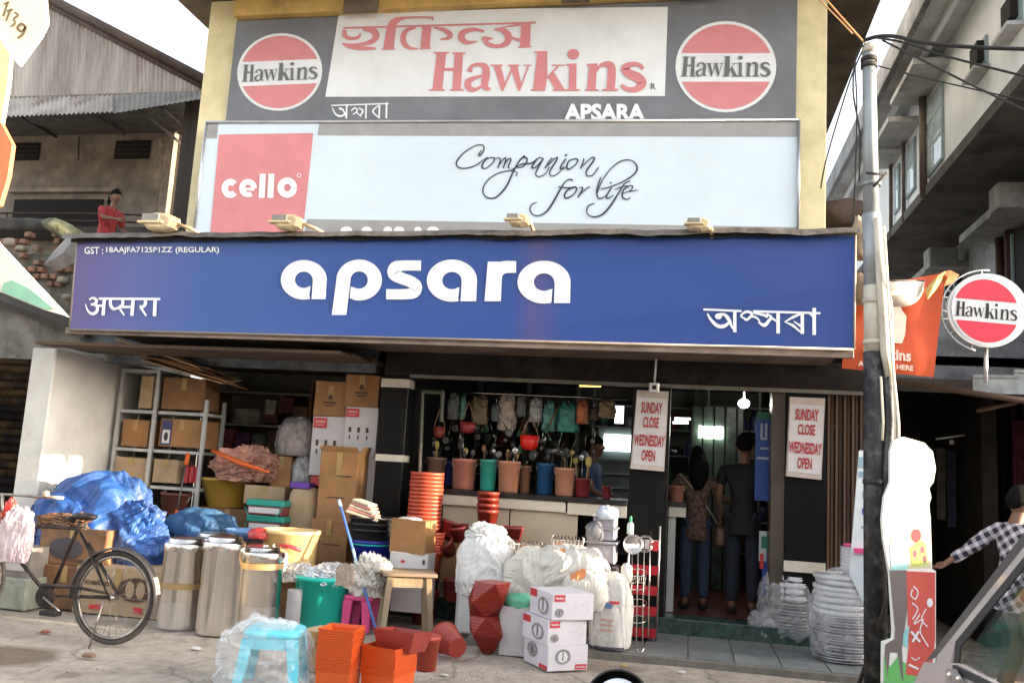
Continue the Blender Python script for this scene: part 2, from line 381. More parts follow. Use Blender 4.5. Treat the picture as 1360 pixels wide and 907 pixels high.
ob('door_jamb', B().box(.80, .925, 9.02, 9.3, .2, 2.44), mt('steel_jamb', (.10, .08, .065), .4, metal=.5, dirt=.5), sb)
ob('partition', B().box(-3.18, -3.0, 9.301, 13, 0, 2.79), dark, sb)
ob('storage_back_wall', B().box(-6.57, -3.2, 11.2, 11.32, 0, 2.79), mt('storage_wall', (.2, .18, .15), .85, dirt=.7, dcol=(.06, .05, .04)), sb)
pl = mt('ceiling_planks', (.085, .05, .03), .8, var=.4, scale=6, wood=1, bump=.3)
q0 = None
for i in range(11):
    y = 7.86+i*.3
    o_ = ob('ceiling_plank', B().box(-6.55, -3.25, y, y+.26, 2.50+(.014 if i % 2 else 0)+.012*i, 2.53+(.014 if i % 2 else 0)+.012*i), pl, sb)
# ---- canopy with blue sign
tin = mt('dark_tin', (.05, .045, .04), .7, metal=.3, var=.4, scale=6, bump=.3, dirt=.6, dcol=(.12, .08, .05))
cpy = thing('canopy', 'projecting tin canopy box that carries the long blue shop sign', 'canopy', (-2.4, 8.3, 2.66))
ob('soffit', B().box(-6.1, 1.3, 7.76, 8.98, 2.69, 2.71), mt('soffit_sheet', (.17, .13, .10), .7, var=.35, scale=2, dirt=.6, dcol=(.06, .05, .04)), cpy)
ob('lower_lip', B().box(-6.13, 1.335, 7.74, 7.79, 2.60, 2.66, bev=.004), mt('lip_tin', (.28, .21, .17), .6, var=.3, scale=3, dirt=.5), cpy)
b = B(); nx = 120; vs = []
for i in range(nx+1):
    x = -6.2+7.56*i/nx; w1 = .022*noise.noise(Vector((x*1.7, 0, 0)))+.012*noise.noise(Vector((x*6, 3, 0)))
    vs += [(x, 7.60+.3*w1, 3.545+w1*1.2+.012*(x+6)), (x, 7.63+w1, 3.60+w1*1.1+.012*(x+6)), (x, 8.35, 3.72+.5*w1), (x, 8.83, 3.80)]
b.add(vs, [(4*i+k, 4*i+4+k, 4*i+5+k, 4*i+1+k) for i in range(nx) for k in range(3)], True)
ob('tin_roof_sheet', b, mt('roof_tin_pale', (.15, .13, .115), .65, metal=.2, var=.4, scale=5, bump=.4, dirt=.7, dcol=(.03, .03, .03)), cpy)
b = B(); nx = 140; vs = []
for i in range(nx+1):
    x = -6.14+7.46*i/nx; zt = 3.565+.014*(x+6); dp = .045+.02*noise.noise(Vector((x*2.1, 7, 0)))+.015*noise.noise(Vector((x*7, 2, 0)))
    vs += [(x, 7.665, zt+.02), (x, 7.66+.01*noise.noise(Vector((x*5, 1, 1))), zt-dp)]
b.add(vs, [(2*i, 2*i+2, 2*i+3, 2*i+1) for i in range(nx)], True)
ob('shadow_gap_strip', b, mt('shadow_gap_black', (.012, .011, .011), .8, var=.4, dirt=.3), cpy)  # black wavy strip standing in for the shadow gap above the sign
ob('end_panel', B().box(1.30, 1.32, 7.8, 8.95, 2.712, 3.66), tin, cpy); ob('end_panel', B().box(-6.12, -6.10, 7.8, 8.95, 2.712, 3.6), tin, cpy)
# blue sign
YS = 7.7
blue = mt('sign_blue', (.030, .060, .235), .42, var=.10, scale=1.2, dirt=.0)
# print of the sign: blue with a purple fade to the left end and dusty pink runs (ink and dirt on the sheet)
_t = blue.node_tree; _N = _t.nodes; _L = _t.links; _b = _N['Principled BSDF']; _g = _N.new('ShaderNodeTexCoord'); _s = _N.new('ShaderNodeSeparateXYZ')
_L.new(_g.outputs['Object'], _s.inputs[0]); _mr = _N.new('ShaderNodeValToRGB'); _mp = _N.new('ShaderNodeMapRange')
_mp.inputs[1].default_value = -3.75; _mp.inputs[2].default_value = 3.75; _L.new(_s.outputs[0], _mp.inputs[0]); _L.new(_mp.outputs[0], _mr.inputs[0])
_e = _mr.color_ramp.elements; _e[0].position = 0; _e[0].color = (.10, .07, .21, 1); _e[1].position = 1; _e[1].color = (.016, .052, .24, 1)
for p_, c_ in ((.10, (.075, .095, .28, 1)), (.2, (.036, .085, .28, 1)), (.45, (.020, .068, .27, 1)), (.61, (.018, .058, .25, 1)), (.635, (.06, .06, .20, 1)), (.67, (.018, .058, .25, 1))):
    q_ = _e.new(p_); q_.color = c_
_L.new(_mr.outputs[0], _b.inputs['Base Color'])
sg = thing('shop_sign', 'long blue sign board with the white shop name and small Hindi and Assamese names', 'sign', (-2.4, YS, 2.65))
C4 = [at(103, 318, YS), at(1136, 312, YS), at(1134, 463.5, YS), at(92, 437, YS)]
b = B(); nx = 40; vs = []
for i in range(nx+1):
    for j in range(5):
        u, v = i/nx, j/4; p = (C4[0]*(1-u)+C4[1]*u)*(1-v)+(C4[3]*(1-u)+C4[2]*u)*v
        vs.append(p+Vector((0, .004*noise.noise(Vector((u*9, v*2, 0)))*(0 if j in (0, 4) else 1), 0)))
b.add(vs, [(5*i+j, 5*i+j+1, 5*i+6+j, 5*i+5+j) for i in range(nx) for j in range(4)], True)
ob('flex_face', b, blue, sg)
fr = mt('sign_frame', (.30, .25, .22), .5, metal=.4, dirt=.4)
for a, c in ((C4[3], C4[2]), (C4[0], C4[3]), (C4[1], C4[2])): ob('frame_rail', B().tube([a+Vector((0, .01, 0)), c+Vector((0, .01, 0))], .014, 6), fr, sg)
ob('sign_box', B().box(C4[3].x+.02, C4[2].x-.02, YS+.03, YS+.1, C4[3].z+.02, 3.5), tin, sg)
white = mt('sign_white', (.80, .82, .85), .45, var=.03, scale=3)
def ring_arc(ink, cx, cy, r, w_, a0, a1, n=16, sx=1, sy=1):
    pts = [(cx+r*sx*cos(R(a0+(a1-a0)*i/n)), cy+r*sy*sin(R(a0+(a1-a0)*i/n))) for i in range(n+1)]; return pts
ik = Ink(pxplane(YS, .009, 360, 330, 1360/420))
# letters in crop pixels (y down)
def let_a(x, y0, y1, w_):     # x = left, counter circle and stem
    h = y1-y0; wd = 60*h/170.
    cx, cy, rr = x+h*.58, (y0+y1)/2, h*.5-wd/2
    k = 1.0
    rx = rr+.02*h
    pts = [(x+w_*.62, y1-wd*.5-1), (cx, y1-wd*.5)]+[(cx+rx*cos(R(a)), cy+rr*sin(R(a))) for a in range(110, 361, 14)]
    pts = [(x+w_*.60, y1-wd*.5-3)]+[(cx+rx*1.02*cos(R(a)), cy+rr*sin(R(a))) for a in range(80, 350, 10)]+[(x+w_-wd*.53, cy+2), (x+w_-wd*.55, y1-1)]
    ik.stroke(pts, [wd*.62]+[wd]*(len(pts)-1), True, 2)
def ell(cx, cy, ro, ri, a0, a1, n=40):
    ik.k += 1; vs = []
    for i in range(n+1):
        a = R(a0+(a1-a0)*i/n)
        for e in (ro, ri): vs.append(ik.fn(cx+e[0]*cos(a), cy+e[1]*sin(a), ik.k*.00015))
    ik.b.add(vs, [(2*i, 2*i+1, 2*i+3, 2*i+2) for i in range(n)])
for (x0, x1, y0, y1, sl_, st_) in ((42, 240, 50, 220, 60, 5), (670, 886, 48, 229, 66, 4), (1060, 1288, 53, 237, 68, 2)):
    cx, cy, ro = (x0+x1)/2, (y0+y1)/2, ((x1-x0)/2, (y1-y0)/2); ri = (ro[0]*.385, ro[1]*.41)
    ell(cx, cy, ro, ri, 74, 360); ik.quad2([(x1-sl_, cy-2), (x1, cy-2), (x1-st_, y1-2), (x1-st_-sl_-1, y1-2)])
    ik.quad2([(cx+ri[0]*.28, cy+ri[1]*.95), (x1-sl_-10, cy+ri[1]*.75), (x1-sl_-st_-12, y1-8), (cx+ro[0]*.2, y1)])
ell(379, 136, (98, 88), (37, 37), 106, -180); ik.quad2([(281, 136), (342, 136), (324, 286), (261, 286)]); ik.quad2([(369, 172), (343, 164), (338, 214), (360, 222)])
# p : stem from bottom left up into bowl
pp = [(291, 286), (300, 150)]+[(380+rx_*1.0*cos(R(a)), 136+58*sin(R(a))) for rx_ in (66,) for a in range(190, 450, 10)]+[(343, 188)]
ik.stroke([(645, 74), (570, 74), (533, 82), (528, 110), (560, 128), (600, 143), (622, 163), (615, 190), (570, 197), (495, 197)], [44, 44, 50, 52, 50, 50, 54, 48, 44, 44], True, 4)
ik.quad2([(932, 57), (996, 57), (988, 227), (918, 227)]); ik.stroke([(958, 150), (968, 105), (1000, 82), (1054, 80)], [64, 60, 54, 50], True, 5)
nm = ob('shop_name_lettering', ik.b, white, sg)
# Assamese name at right, crop origin 920,390 scale 7.158
ik = Ink(pxplane(YS, .009, 920, 390, 7.158))
ik.stroke([(100, 150), (465, 166)], 20, False); ik.stroke([(575, 168), (1215, 186)], 21, False)
ik.stroke([(140, 190), (175, 250), (235, 305), (300, 308), (350, 270)], [14, 26, 34, 34, 22]); ik.disc(245, 215, 34, 28)
ik.stroke([(255, 190), (310, 205), (345, 250), (370, 310), (405, 362)], [14, 30, 34, 22, 10]); ik.stroke([(400, 160), (400, 366)], [32, 32], False)
ik.stroke([(452, 212), (500, 175), (548, 178), (560, 205), (515, 248), (490, 235), (455, 215)], [16, 24, 26, 26, 24, 18, 14]); ik.stroke([(548, 215), (600, 225), (640, 262)], [20, 22, 12])
ik.stroke([(575, 180), (640, 195), (680, 205), (712, 225)], [20, 24, 24, 20]); ik.stroke([(622, 268), (680, 300), (720, 262), (745, 222), (700, 192)], [14, 34, 30, 26, 18]); ik.stroke([(745, 230), (800, 262)], [22, 18])
ik.stroke([(812, 175), (812, 378)], [34, 34], False)
ik.stroke([(1042, 185), (950, 225), (878, 268), (950, 300), (1042, 378)], [18, 26, 18, 26, 12], False); ik.stroke([(1042, 180), (1042, 382)], 32, False); ik.stroke([(960, 262), (1030, 310)], [8, 26], False)
ik.stroke([(1155, 136), (1155, 392)], 34, False); ik.stroke([(1080, 180), (1110, 185), (1145, 225)], [16, 20, 12])
ob('assamese_lettering', ik.b, white, sg)
# Hindi name, crop 100,380 scale 10.46
ik = Ink(pxplane(YS, .009, 100, 380, 10.46))
ik.stroke([(325, 175), (1180, 180)], 32, False)
ik.stroke([(195, 190), (240, 165), (290, 190), (285, 235), (215, 258)], [22, 32, 40, 36, 28]); ik.stroke([(240, 255), (300, 275), (300, 350), (240, 385), (180, 350), (140, 250)], [26, 40, 44, 40, 26, 12])
ik.stroke([(300, 270), (390, 275)], 30, False); ik.stroke([(405, 175), (385, 408)], 46, False)
ik.stroke([(490, 185), (490, 260), (530, 315), (590, 305), (630, 280)], [40, 44, 40, 32, 26]); ik.stroke([(660, 180), (655, 260), (610, 285)], [40, 40, 30]); ik.stroke([(600, 290), (680, 405)], [34, 22], False)
ik.stroke([(640, 290), (790, 290)], 32, False); ik.stroke([(805, 180), (785, 412)], 48, False)
ik.stroke([(975, 185), (970, 255), (930, 290), (895, 275)], [44, 44, 36, 30]); ik.stroke([(905, 290), (985, 412)], [36, 24], False); ik.stroke([(1110, 180), (1100, 418)], 48, False)
ob('hindi_lettering', ik.b, white, sg)
pf = pxplane(YS, .009)
for s_, xa, xb in (('GST :', 112, 137), ('18AAJFA7125P1ZZ', 141, 229), ('(REGULAR)', 233, 291)):
    tb = B(); write(tb, s_, lambda x, y, d: pf(x, -y), xa, xb, -337.5, -328, bold=.018); ob('registration_lettering', tb, white, sg)
# ---- upper boards
faded_red = mt('faded_red', (.63, .23, .24), .55, var=.06, scale=3); washed = mt('washed_white', (.76, .78, .80), .5, var=.06, scale=2, dirt=.18, dcol=(.5, .48, .45))
sgrey = mt('board_grey', (.17, .18, .20), .55, var=.15, scale=2, dirt=.3, dcol=(.2, .18, .17)); lgrey = mt('light_grey_band', (.32, .315, .31), .55, var=.08)
HY = 8.8
hw = thing('cookware_board', 'dark grey and white Hawkins board between the yellow pillars', 'signboard', (-2.2, HY, 5.2))
pf = pxplane(HY, 0)
def pq(ink_or_b, pts, fn, mat, name, par, lift=0.0):
    b_ = B(); b_.poly([fn(x, y, lift) for x, y in pts]); return ob(name, b_, mat, par)
L_ = at(316, 30, HY); R_ = at(1057, 9, HY)
b = B().box(at(300, 158, HY).x, at(1058, 80, HY).x, HY, HY+.05, 5.05, 6.46); ob('grey_panel', b, sgrey, hw)
pq(0, [(450, 19), (680, 12), (887, 9.5), (883, 128), (432, 129)], pf, washed, 'white_panel', hw, .004)
HK = [  # traced letter strokes of the Hawkins wordmark; crop px (430,0) scale 2.957; polygons then strokes
 [(430, 205), (492, 205), (492, 211), (480, 213), (466, 350), (476, 353), (475, 358), (412, 358), (412, 353), (427, 350), (443, 213), (430, 211)],
 [(504, 207), (556, 207), (556, 212), (547, 214), (538, 350), (550, 353), (550, 358), (496, 358), (496, 353), (505, 350), (514, 214), (504, 212)],
 [(470, 268), (517, 268), (516, 280), (468, 280)],
 [(655, 255), (703, 255), (703, 260), (696, 262), (713, 330), (705, 358), (698, 358), (667, 262), (655, 260)],
 [(722, 255), (768, 255), (768, 260), (761, 262), (776, 330), (770, 358), (764, 358), (731, 262), (722, 260)],
 [(698, 358), (705, 358), (742, 275), (737, 265)], [(764, 358), (771, 358), (806, 262), (799, 262)],
 [(785, 255), (815, 255), (815, 260), (785, 260)],
 [(828, 203), (878, 201), (878, 300), (870, 350), (870, 353), (870, 358), (812, 358), (812, 353), (822, 350), (838, 211), (828, 209)],
 [(868, 312), (876, 312), (925, 262), (915, 262)], [(895, 255), (946, 255), (946, 260), (895, 260)],
 [(880, 302), (902, 282), (945, 350), (957, 353), (957, 358), (900, 358), (900, 353), (907, 350)],
 [(952, 252), (993, 250), (991, 350), (1006, 353), (1006, 358), (950, 358), (950, 353), (962, 350), (964, 260), (952, 258)],
 [(1033, 252), (1074, 250), (1067, 350), (1080, 353), (1080, 358), (1026, 358), (1026, 353), (1034, 350), (1042, 260), (1033, 258)],
]
HS = [([(572, 283), (580, 262), (605, 254), (632, 262), (638, 290), (632, 340), (655, 352)], [22, 14, 14, 24, 30, 26, 8]),
      ([(625, 298), (590, 308), (566, 325), (572, 348), (598, 352), (625, 335)], [8, 16, 26, 24, 14, 8]),
      ([(1070, 282), (1085, 260), (1110, 254), (1130, 268), (1127, 350)], [8, 12, 24, 32, 32]),
      ([(1255, 272), (1238, 256), (1208, 254), (1184, 268), (1196, 288), (1232, 305), (1250, 328), (1230, 350), (1195, 352), (1168, 335)], [14, 16, 20, 32, 34, 38, 36, 24, 18, 14])]
def hawkins(ik, M=lambda x, y: (x, y), ws=1.0, ex=.0):
    for p in HK: ik.quad2([M(*q) for q in p])
    for p, w_ in HS: ik.stroke([M(*q) for q in p], [v*ws for v in w_])
    c = M(980, 214); r = abs(M(1003, 214)[0]-c[0]); ik.disc(c[0], c[1], r, r*.9)
    f = [(1095, 350), (1155, 350), (1155, 358), (1095, 358)]; ik.quad2([M(*q) for q in f])
ik = Ink(pxplane(HY, .008, 430, 0, 2.957)); hawkins(ik)
ik2 = Ink(pxplane(HY, .009, 445, 15, 4.857))
for p, w_ in (([(55, 110), (700, 92), (1295, 75)], 12), ([(62, 122), (62, 158), (100, 177), (148, 170), (165, 145)], [26, 28, 22, 20, 12]), ([(180, 120), (232, 120), (265, 152), (245, 192), (185, 212), (110, 214)], [20, 40, 44, 34, 22, 6]), ([(45, 210), (100, 227), (170, 240), (262, 242)], [8, 32, 28, 14]),
   ([(630, 44), (560, 41), (450, 45), (385, 68), (362, 120), (345, 246)], [14, 12, 16, 44, 60, 66]), ([(628, 38), (628, 64)], [16, 6]), ([(300, 248), (386, 245)], 8),
   ([(520, 108), (462, 125), (440, 165), (446, 208), (480, 238), (535, 243)], [8, 28, 36, 34, 22, 8]), ([(592, 100), (580, 243)], [58, 58]), ([(545, 243), (618, 241)], 8), ([(635, 106), (700, 122), (742, 152), (725, 176), (680, 182)], [8, 26, 36, 24, 8]),
   ([(962, 132), (900, 120), (832, 135), (815, 170), (850, 203), (918, 196)], [16, 22, 38, 44, 28, 6]),
   ([(948, 178), (985, 178), (1020, 178)], [26, 24, 4]), ([(965, 180), (985, 212), (1050, 228), (1108, 205), (1115, 155), (1075, 122), (1028, 118)], [20, 30, 24, 38, 46, 32, 8]), ([(1080, 106), (1200, 86)], [6, 16]), ([(1130, 165), (1165, 182), (1205, 190)], [14, 18, 24]),
   ([(1232, 78), (1226, 232)], [60, 64]), ([(1182, 233), (1268, 230)], 8)): ik2.stroke(p, w_)
ob('red_lettering', ik2.b, faded_red, hw)
ob('red_lettering', ik.b, faded_red, hw)
grey_ink = mt('grey_ink', (.13, .14, .145), .5)
def roundel(cx, cy, rx, ry, fn, par, red, slope=0.0, ink=None, rim=.93, band=(.30, .33), txt=True):
    """disc badge in 2-D map coordinates (y down): white rim, two red segments, dark word across"""
    a = atan2(slope, 1)
    def f(x, y, d=0):
        X, Y_ = x*rx, y*ry; return fn(cx+X, cy+Y_+X*slope, d)
    I = Ink(lambda x, y, d=0: f(x, y, d+.003)); I.disc(0, 0, 1, 1, 40); ob('white_disc', I.b, washed if red is faded_red else white, par)
    I = Ink(lambda x, y, d=0: f(x, y, d+.006))
    for sgn, h in ((-1, band[0]), (1, band[1])):
        a0 = math.asin(h/rim); n = 20
        I.quad2([(rim*cos(a0+(pi-2*a0)*i/n), sgn*rim*sin(a0+(pi-2*a0)*i/n)) for i in range(n+1)])
    ob('red_segments', I.b, red, par)
    I = Ink(lambda x, y, d=0: f(x, y, d+.009)); hawkins(I, lambda x, y: ((x-840)/460*.96, (y-283)/460*1.32), 1/460*.9)
    ob('dark_wordmark', I.b, ink or grey_ink, par)
roundel(371.5, 96, 56.5, 51.5, pf, hw, faded_red, -.04); roundel(964, 89, 67, 60.5, pf, hw, faded_red, .0)
ik = Ink(pxplane(HY, .008, 340, 0, 4)); w4 = [(400, 562), (705, 552)]
ik.stroke(w4, 7, False)
for p, w_ in (([(405, 575), (425, 610), (455, 618), (478, 600)], [5, 9, 11, 6]), ([(440, 578), (462, 585), (478, 625)], [12, 10, 5]), ([(482, 562), (480, 632)], 9), ([(505, 590), (525, 575), (538, 590), (515, 610)], [6, 8, 8, 6]), ([(530, 595), (560, 622)], [8, 5]),
              ([(545, 575), (568, 590), (552, 618)], [7, 10, 8]), ([(585, 560), (583, 632)], 9), ([(655, 560), (620, 592), (655, 628)], [6, 9, 6]), ([(656, 560), (654, 630)], 9), ([(694, 546), (692, 630)], 9)):
    ik.stroke(p, w_)
ob('assamese_lettering', ik.b, white, hw)
tb = B(); pf2 = pxplane(HY, .008); write(tb, 'APSARA', lambda x, y, d: pf2(x, -y), 749, 857, -161, -138, bold=.045)
ob('shop_name_lettering', tb, white, hw)
rb = B(); write(rb, 'R', lambda x, y, d: pf2(x, -y), 864, 871, -119, -111); ob('registered_mark', rb, grey_ink, hw)
# ---- second board
CY = 8.66
ce = thing('household_goods_board', 'pale blue board with the red cello square and handwritten Companion for life', 'signboard', (-2.2, CY, 4.6))
pf = pxplane(CY, 0)
q = [at(275, 163, CY), at(1061, 160, CY), at(1060, 312, CY), at(258, 312, CY)]
b = B(); b.add([*q, *[v+Vector((0, .06, 0)) for v in q]], [(0, 1, 2, 3), (7, 6, 5, 4), (0, 4, 5, 1), (1, 5, 6, 2), (2, 6, 7, 3), (3, 7, 4, 0)])
pale = mt('pale_blue_flex', (.62, .72, .79), .35, var=.04, scale=1.5, bump=.06, bscale=3, dirt=.12, dcol=(.6, .58, .5))
ob('board_face', b, pale, ce)
pq(0, [(424, 163), (1061, 161), (1061, 182), (422, 180)], pf, lgrey, 'grey_band', ce, .003); pq(0, [(408, 291), (1059, 302), (1059, 312), (404, 312)], pf, lgrey, 'grey_band', ce, .003)
pq(0, [(276, 163), (290, 162), (288, 184), (273, 184)], pf, lgrey, 'grey_corner', ce, .003)
pq(0, [(291, 179), (416, 177), (402, 312), (279, 312)], pf, faded_red, 'red_square', ce, .004)
alu = mt('aluminium', (.55, .56, .58), .35, metal=.8)
b = B(); rr = [v+Vector((0, -.01, 0)) for v in q]
for i in (0, 1, 3): b.tube([rr[i], rr[(i+1) % 4]], .016, 6)
ob('frame', b, alu, ce)
# cello lettering: heavy rounded letters, px
ik = Ink(pxplane(CY, .008))
def arcpts(cx, cy, rx, ry, a0, a1, n=14): return [(cx+rx*cos(R(a0+(a1-a0)*i/n)), cy+ry*sin(R(a0+(a1-a0)*i/n))) for i in range(n+1)]
ik.stroke(arcpts(306, 250.5, 7.5, 8.6, 42, 318, 20), 8.4, False)
ik.stroke([(321, 251.5), (338, 251.5)], 3.6, False); ik.stroke(arcpts(329.5, 250.3, 8, 8.6, 0, -305, 24), [7.6]*20+[6.5]*5, False)
for x in (344, 355.5): ik.quad2([(x+1, 231), (x+9, 231), (x+7.5, 263), (x-.5, 263)])
ik.stroke(arcpts(381.5, 249.5, 8.8, 9.2, 0, 360, 26), 8.6, False); ik.k += 1
ik.ring(397, 233, 2.0, 2.9, 14)
for i in range(0): pass
ob('brand_lettering', ik.b, white, ce)
ik = Ink(pxplane(CY, .008, 590, 180, 4.857)); navy = mt('navy_ink', (.02, .03, .06), .5)
for p, w_ in (
 ([(240, 95), (222, 125), (232, 130), (255, 95), (250, 65), (205, 65), (130, 110), (80, 170), (90, 205), (140, 212), (200, 195), (250, 160), (280, 140)], [4, 7, 7, 7, 6, 5, 6, 8, 7, 6, 6, 5, 4]),
 ([(285, 142), (250, 180), (245, 208), (270, 212), (310, 180), (325, 150), (300, 142), (285, 150)], [5, 8, 8, 5, 6, 7, 5, 4]),
 ([(325, 150), (362, 150), (345, 212)], [4, 6, 7]), ([(348, 200), (385, 150), (398, 152), (380, 212)], [5, 6, 7, 7]), ([(382, 200), (415, 152), (430, 158), (412, 205), (425, 212)], [5, 6, 7, 7, 5]),
 ([(520, 130), (480, 170), (440, 245), (400, 330), (340, 395), (290, 405), (255, 380), (252, 335), (290, 280), (360, 240), (430, 228), (470, 240), (462, 262)], [8, 7, 8, 9, 8, 7, 7, 7, 6, 6, 5, 5, 6]),
 ([(470, 190), (500, 150), (530, 145), (530, 175), (500, 205), (462, 205)], [5, 6, 8, 8, 6, 5]), ([(430, 225), (500, 185), (560, 180), (600, 150)], [5, 6, 8, 5]),
 ([(640, 150), (610, 145), (580, 180), (565, 208), (590, 205), (640, 150)], [6, 6, 8, 8, 6, 6]), ([(640, 150), (605, 210), (590, 250), (610, 266), (650, 250), (680, 200)], [6, 8, 6, 6, 5, 5]),
 ([(650, 212), (690, 150), (700, 152)], [8, 6, 4]), ([(655, 205), (720, 145), (728, 155), (690, 215), (680, 250), (705, 262), (745, 235), (770, 200)], [5, 6, 8, 8, 6, 6, 5, 5]),
 ([(785, 150), (750, 205), (760, 218), (790, 200)], [8, 8, 7, 4]), ([(790, 122), (780, 135)], [10, 8]),
 ([(845, 150), (805, 165), (790, 205), (805, 218), (845, 190), (862, 160), (845, 148)], [6, 7, 9, 8, 6, 8, 6]),
 ([(895, 150), (900, 158), (880, 215)], [4, 7, 8]), ([(884, 205), (950, 145), (968, 155), (920, 225), (920, 258), (955, 258), (990, 215), (992, 205)], [5, 6, 8, 9, 7, 6, 6, 8]),
 ([(830, 290), (800, 285), (765, 320), (720, 400), (670, 480), (620, 515), (575, 512), (553, 480), (565, 445), (598, 432)], [9, 6, 8, 10, 9, 7, 6, 7, 6, 5]), ([(735, 332), (800, 338), (850, 330)], [5, 7, 5]),
 ([(850, 332), (800, 350), (775, 385), (790, 405), (835, 380), (855, 345), (845, 332)], [6, 8, 9, 8, 6, 8, 6]), ([(870, 340), (885, 335), (892, 345), (862, 402)], [4, 6, 8, 8]), ([(868, 390), (915, 345), (940, 332)], [5, 6, 7]),
 ([(985, 375), (1020, 290), (1080, 210), (1150, 162), (1215, 165), (1245, 210), (1220, 255), (1150, 300), (1060, 335), (1010, 345)], [7, 6, 6, 6, 6, 9, 8, 6, 6, 5]), ([(1010, 270), (985, 350), (990, 400), (1015, 405), (1045, 385)], [7, 8, 8, 6, 4]),
 ([(1080, 335), (1045, 395), (1060, 405), (1090, 385)], [7, 9, 7, 4]), ([(1078, 302), (1070, 312)], [9, 7]),
 ([(1200, 295), (1165, 310), (1125, 370), (1075, 450), (1020, 510), (960, 525), (920, 500), (930, 455), (970, 438)], [6, 6, 8, 10, 9, 7, 6, 7, 5]), ([(1100, 350), (1150, 330), (1200, 325)], [4, 6, 4]),
 ([(1150, 375), (1200, 355), (1215, 330), (1195, 325), (1155, 355), (1150, 400), (1185, 412), (1200, 395)], [4, 5, 7, 6, 8, 8, 6, 4]), ([(1195, 362), (1250, 352)], [6, 4])):
    ik.stroke(p, [v_*1.25 for v_ in w_])
ob('script_lettering', ik.b, navy, ce)
ik = Ink(pxplane(CY, .009))
for x, w_ in ((460, 8), (487, 7), (515, 6), (530, 7), (555, 5), (575, 8)): ik.disc(x, 306, w_, 5, 14)
ob('hidden_lettering_tops', ik.b, white, ce)
# ---- flood lamps along the canopy edge
lampm = mt('lamp_enamel', (.66, .52, .30), .5, var=.2, scale=8, dirt=.5, dcol=(.3, .22, .14), bump=.1); lglass = mt('dusty_glass', (.24, .23, .2), .25, var=.2, dirt=.4)
def flood(px, py, wpx, side, label):
    Y = 7.58; c = at(px, py, Y); wd = wpx*Y/1180
    t = thing('flood_lamp', label, 'lamp', c, 0, 'flood lamps along the top of the canopy')
    h = wd*.52; s = side
    # wedge housing: bulging back (to the right), sloping glass to the left
    b_ = B(); pr = [(-.5, .18), (-.42, .40), (-.1, .5), (.25, .47), (.47, .30), (.5, 0), (.42, -.3), (.1, -.42), (-.3, -.36), (-.46, -.05)]
    for sc_, y_ in ((.72, -.075), (1, -.05), (1, .05), (.72, .075)): b_.v += [(p[0]*wd*sc_, y_, p[1]*h*sc_) for p in pr]
    n = len(pr); b_.f += [(k*n+i, k*n+(i+1) % n, (k+1)*n+(i+1) % n, (k+1)*n+i) for k in range(3) for i in range(n)]+[tuple(range(n)), tuple(range(4*n-1, 3*n-1, -1))]; b_.sm = [False]*len(b_.f)
    ob('housing', b_, lampm, t, local=True)
    ob('glass', B().box(-wd*.44, wd*.08, -.092, -.074, .02*h, .40*h, bev=.01), lglass, t, local=True)
    ob('rim', B().box(-wd*.56, wd*.2, -.1, -.02, -.1*h, .02*h, bev=.008), lampm, t, local=True)
    ob('arm', B().tube([(wd*.45, 0, 0), (wd*.45+side*.12, .05, -.03), (wd*.45+side*.26, .2, -.10)], .017, 8), mt('arm_pipe', (.55, .36, .2), .5, dirt=.4), t, local=True)
flood(214, 297, 56, 1, 'wide cream flood lamp nearest the woman in red on the balcony')
flood(383, 297, 46, 1, 'cream flood lamp in front of the red cello square')
flood(689, 294, 34, .1, 'cream flood lamp below the handwritten Companion for life')
flood(928, 300, 34, .1, 'cream flood lamp nearest the right end of the pale blue board')
# ---- white side wall at left, shutter, rubble wall
wl = ob('white_side_wall', B().box(-6.86, -6.57, 8.2, 11.2, 0, 2.5, bev=.015), mt('lime_white', (.62, .60, .55), .85, var=.1, scale=2, bump=.2, bscale=30, dirt=.35, dcol=(.42, .36, .26), dscale=1.6), loc=(-6.7, 9, 0), label='whitewashed side wall between the dark shutter and the storage bay', cat='wall')
sh = thing('rolling_shutter', 'dark rusty rolling shutter left of the white side wall', 'shutter', (-8.2, 9, 0))
shm = mt('shutter_rust', (.012, .010, .009), .95, spec=.05, var=.5, scale=3, dirt=.8, dcol=(.09, .05, .018), dscale=1.4, bump=.3)
for i in range(26):
    z = .08+i*.092
    ob('shutter_slat', B().add([(-9.9, 9.02, z), (-6.9, 9.02, z), (-6.9, 8.99, z+.03), (-9.9, 8.99, z+.03), (-6.9, 9.0, z+.075), (-9.9, 9.0, z+.075), (-6.9, 9.02, z+.09), (-9.9, 9.02, z+.09)], [(0, 1, 2, 3), (3, 2, 4, 5), (5, 4, 6, 7)]), shm, sh)
ob('shutter_guide', B().box(-6.95, -6.88, 8.94, 9.05, 0, 2.45), shm, sh); ob('shutter_backing', B().box(-9.9, -6.9, 9.05, 9.15, 0, 2.45), dark, sh)
rub = mt('old_concrete', (.20, .185, .16), .95, var=.35, scale=3, bump=.8, bscale=14, dirt=.85, dcol=(.055, .06, .04), dscale=1.6)
rw = thing('rubble_parapet', 'old mossy concrete and brick parapet above the dark shutter', 'wall', (-8, 9.1, 2.45))
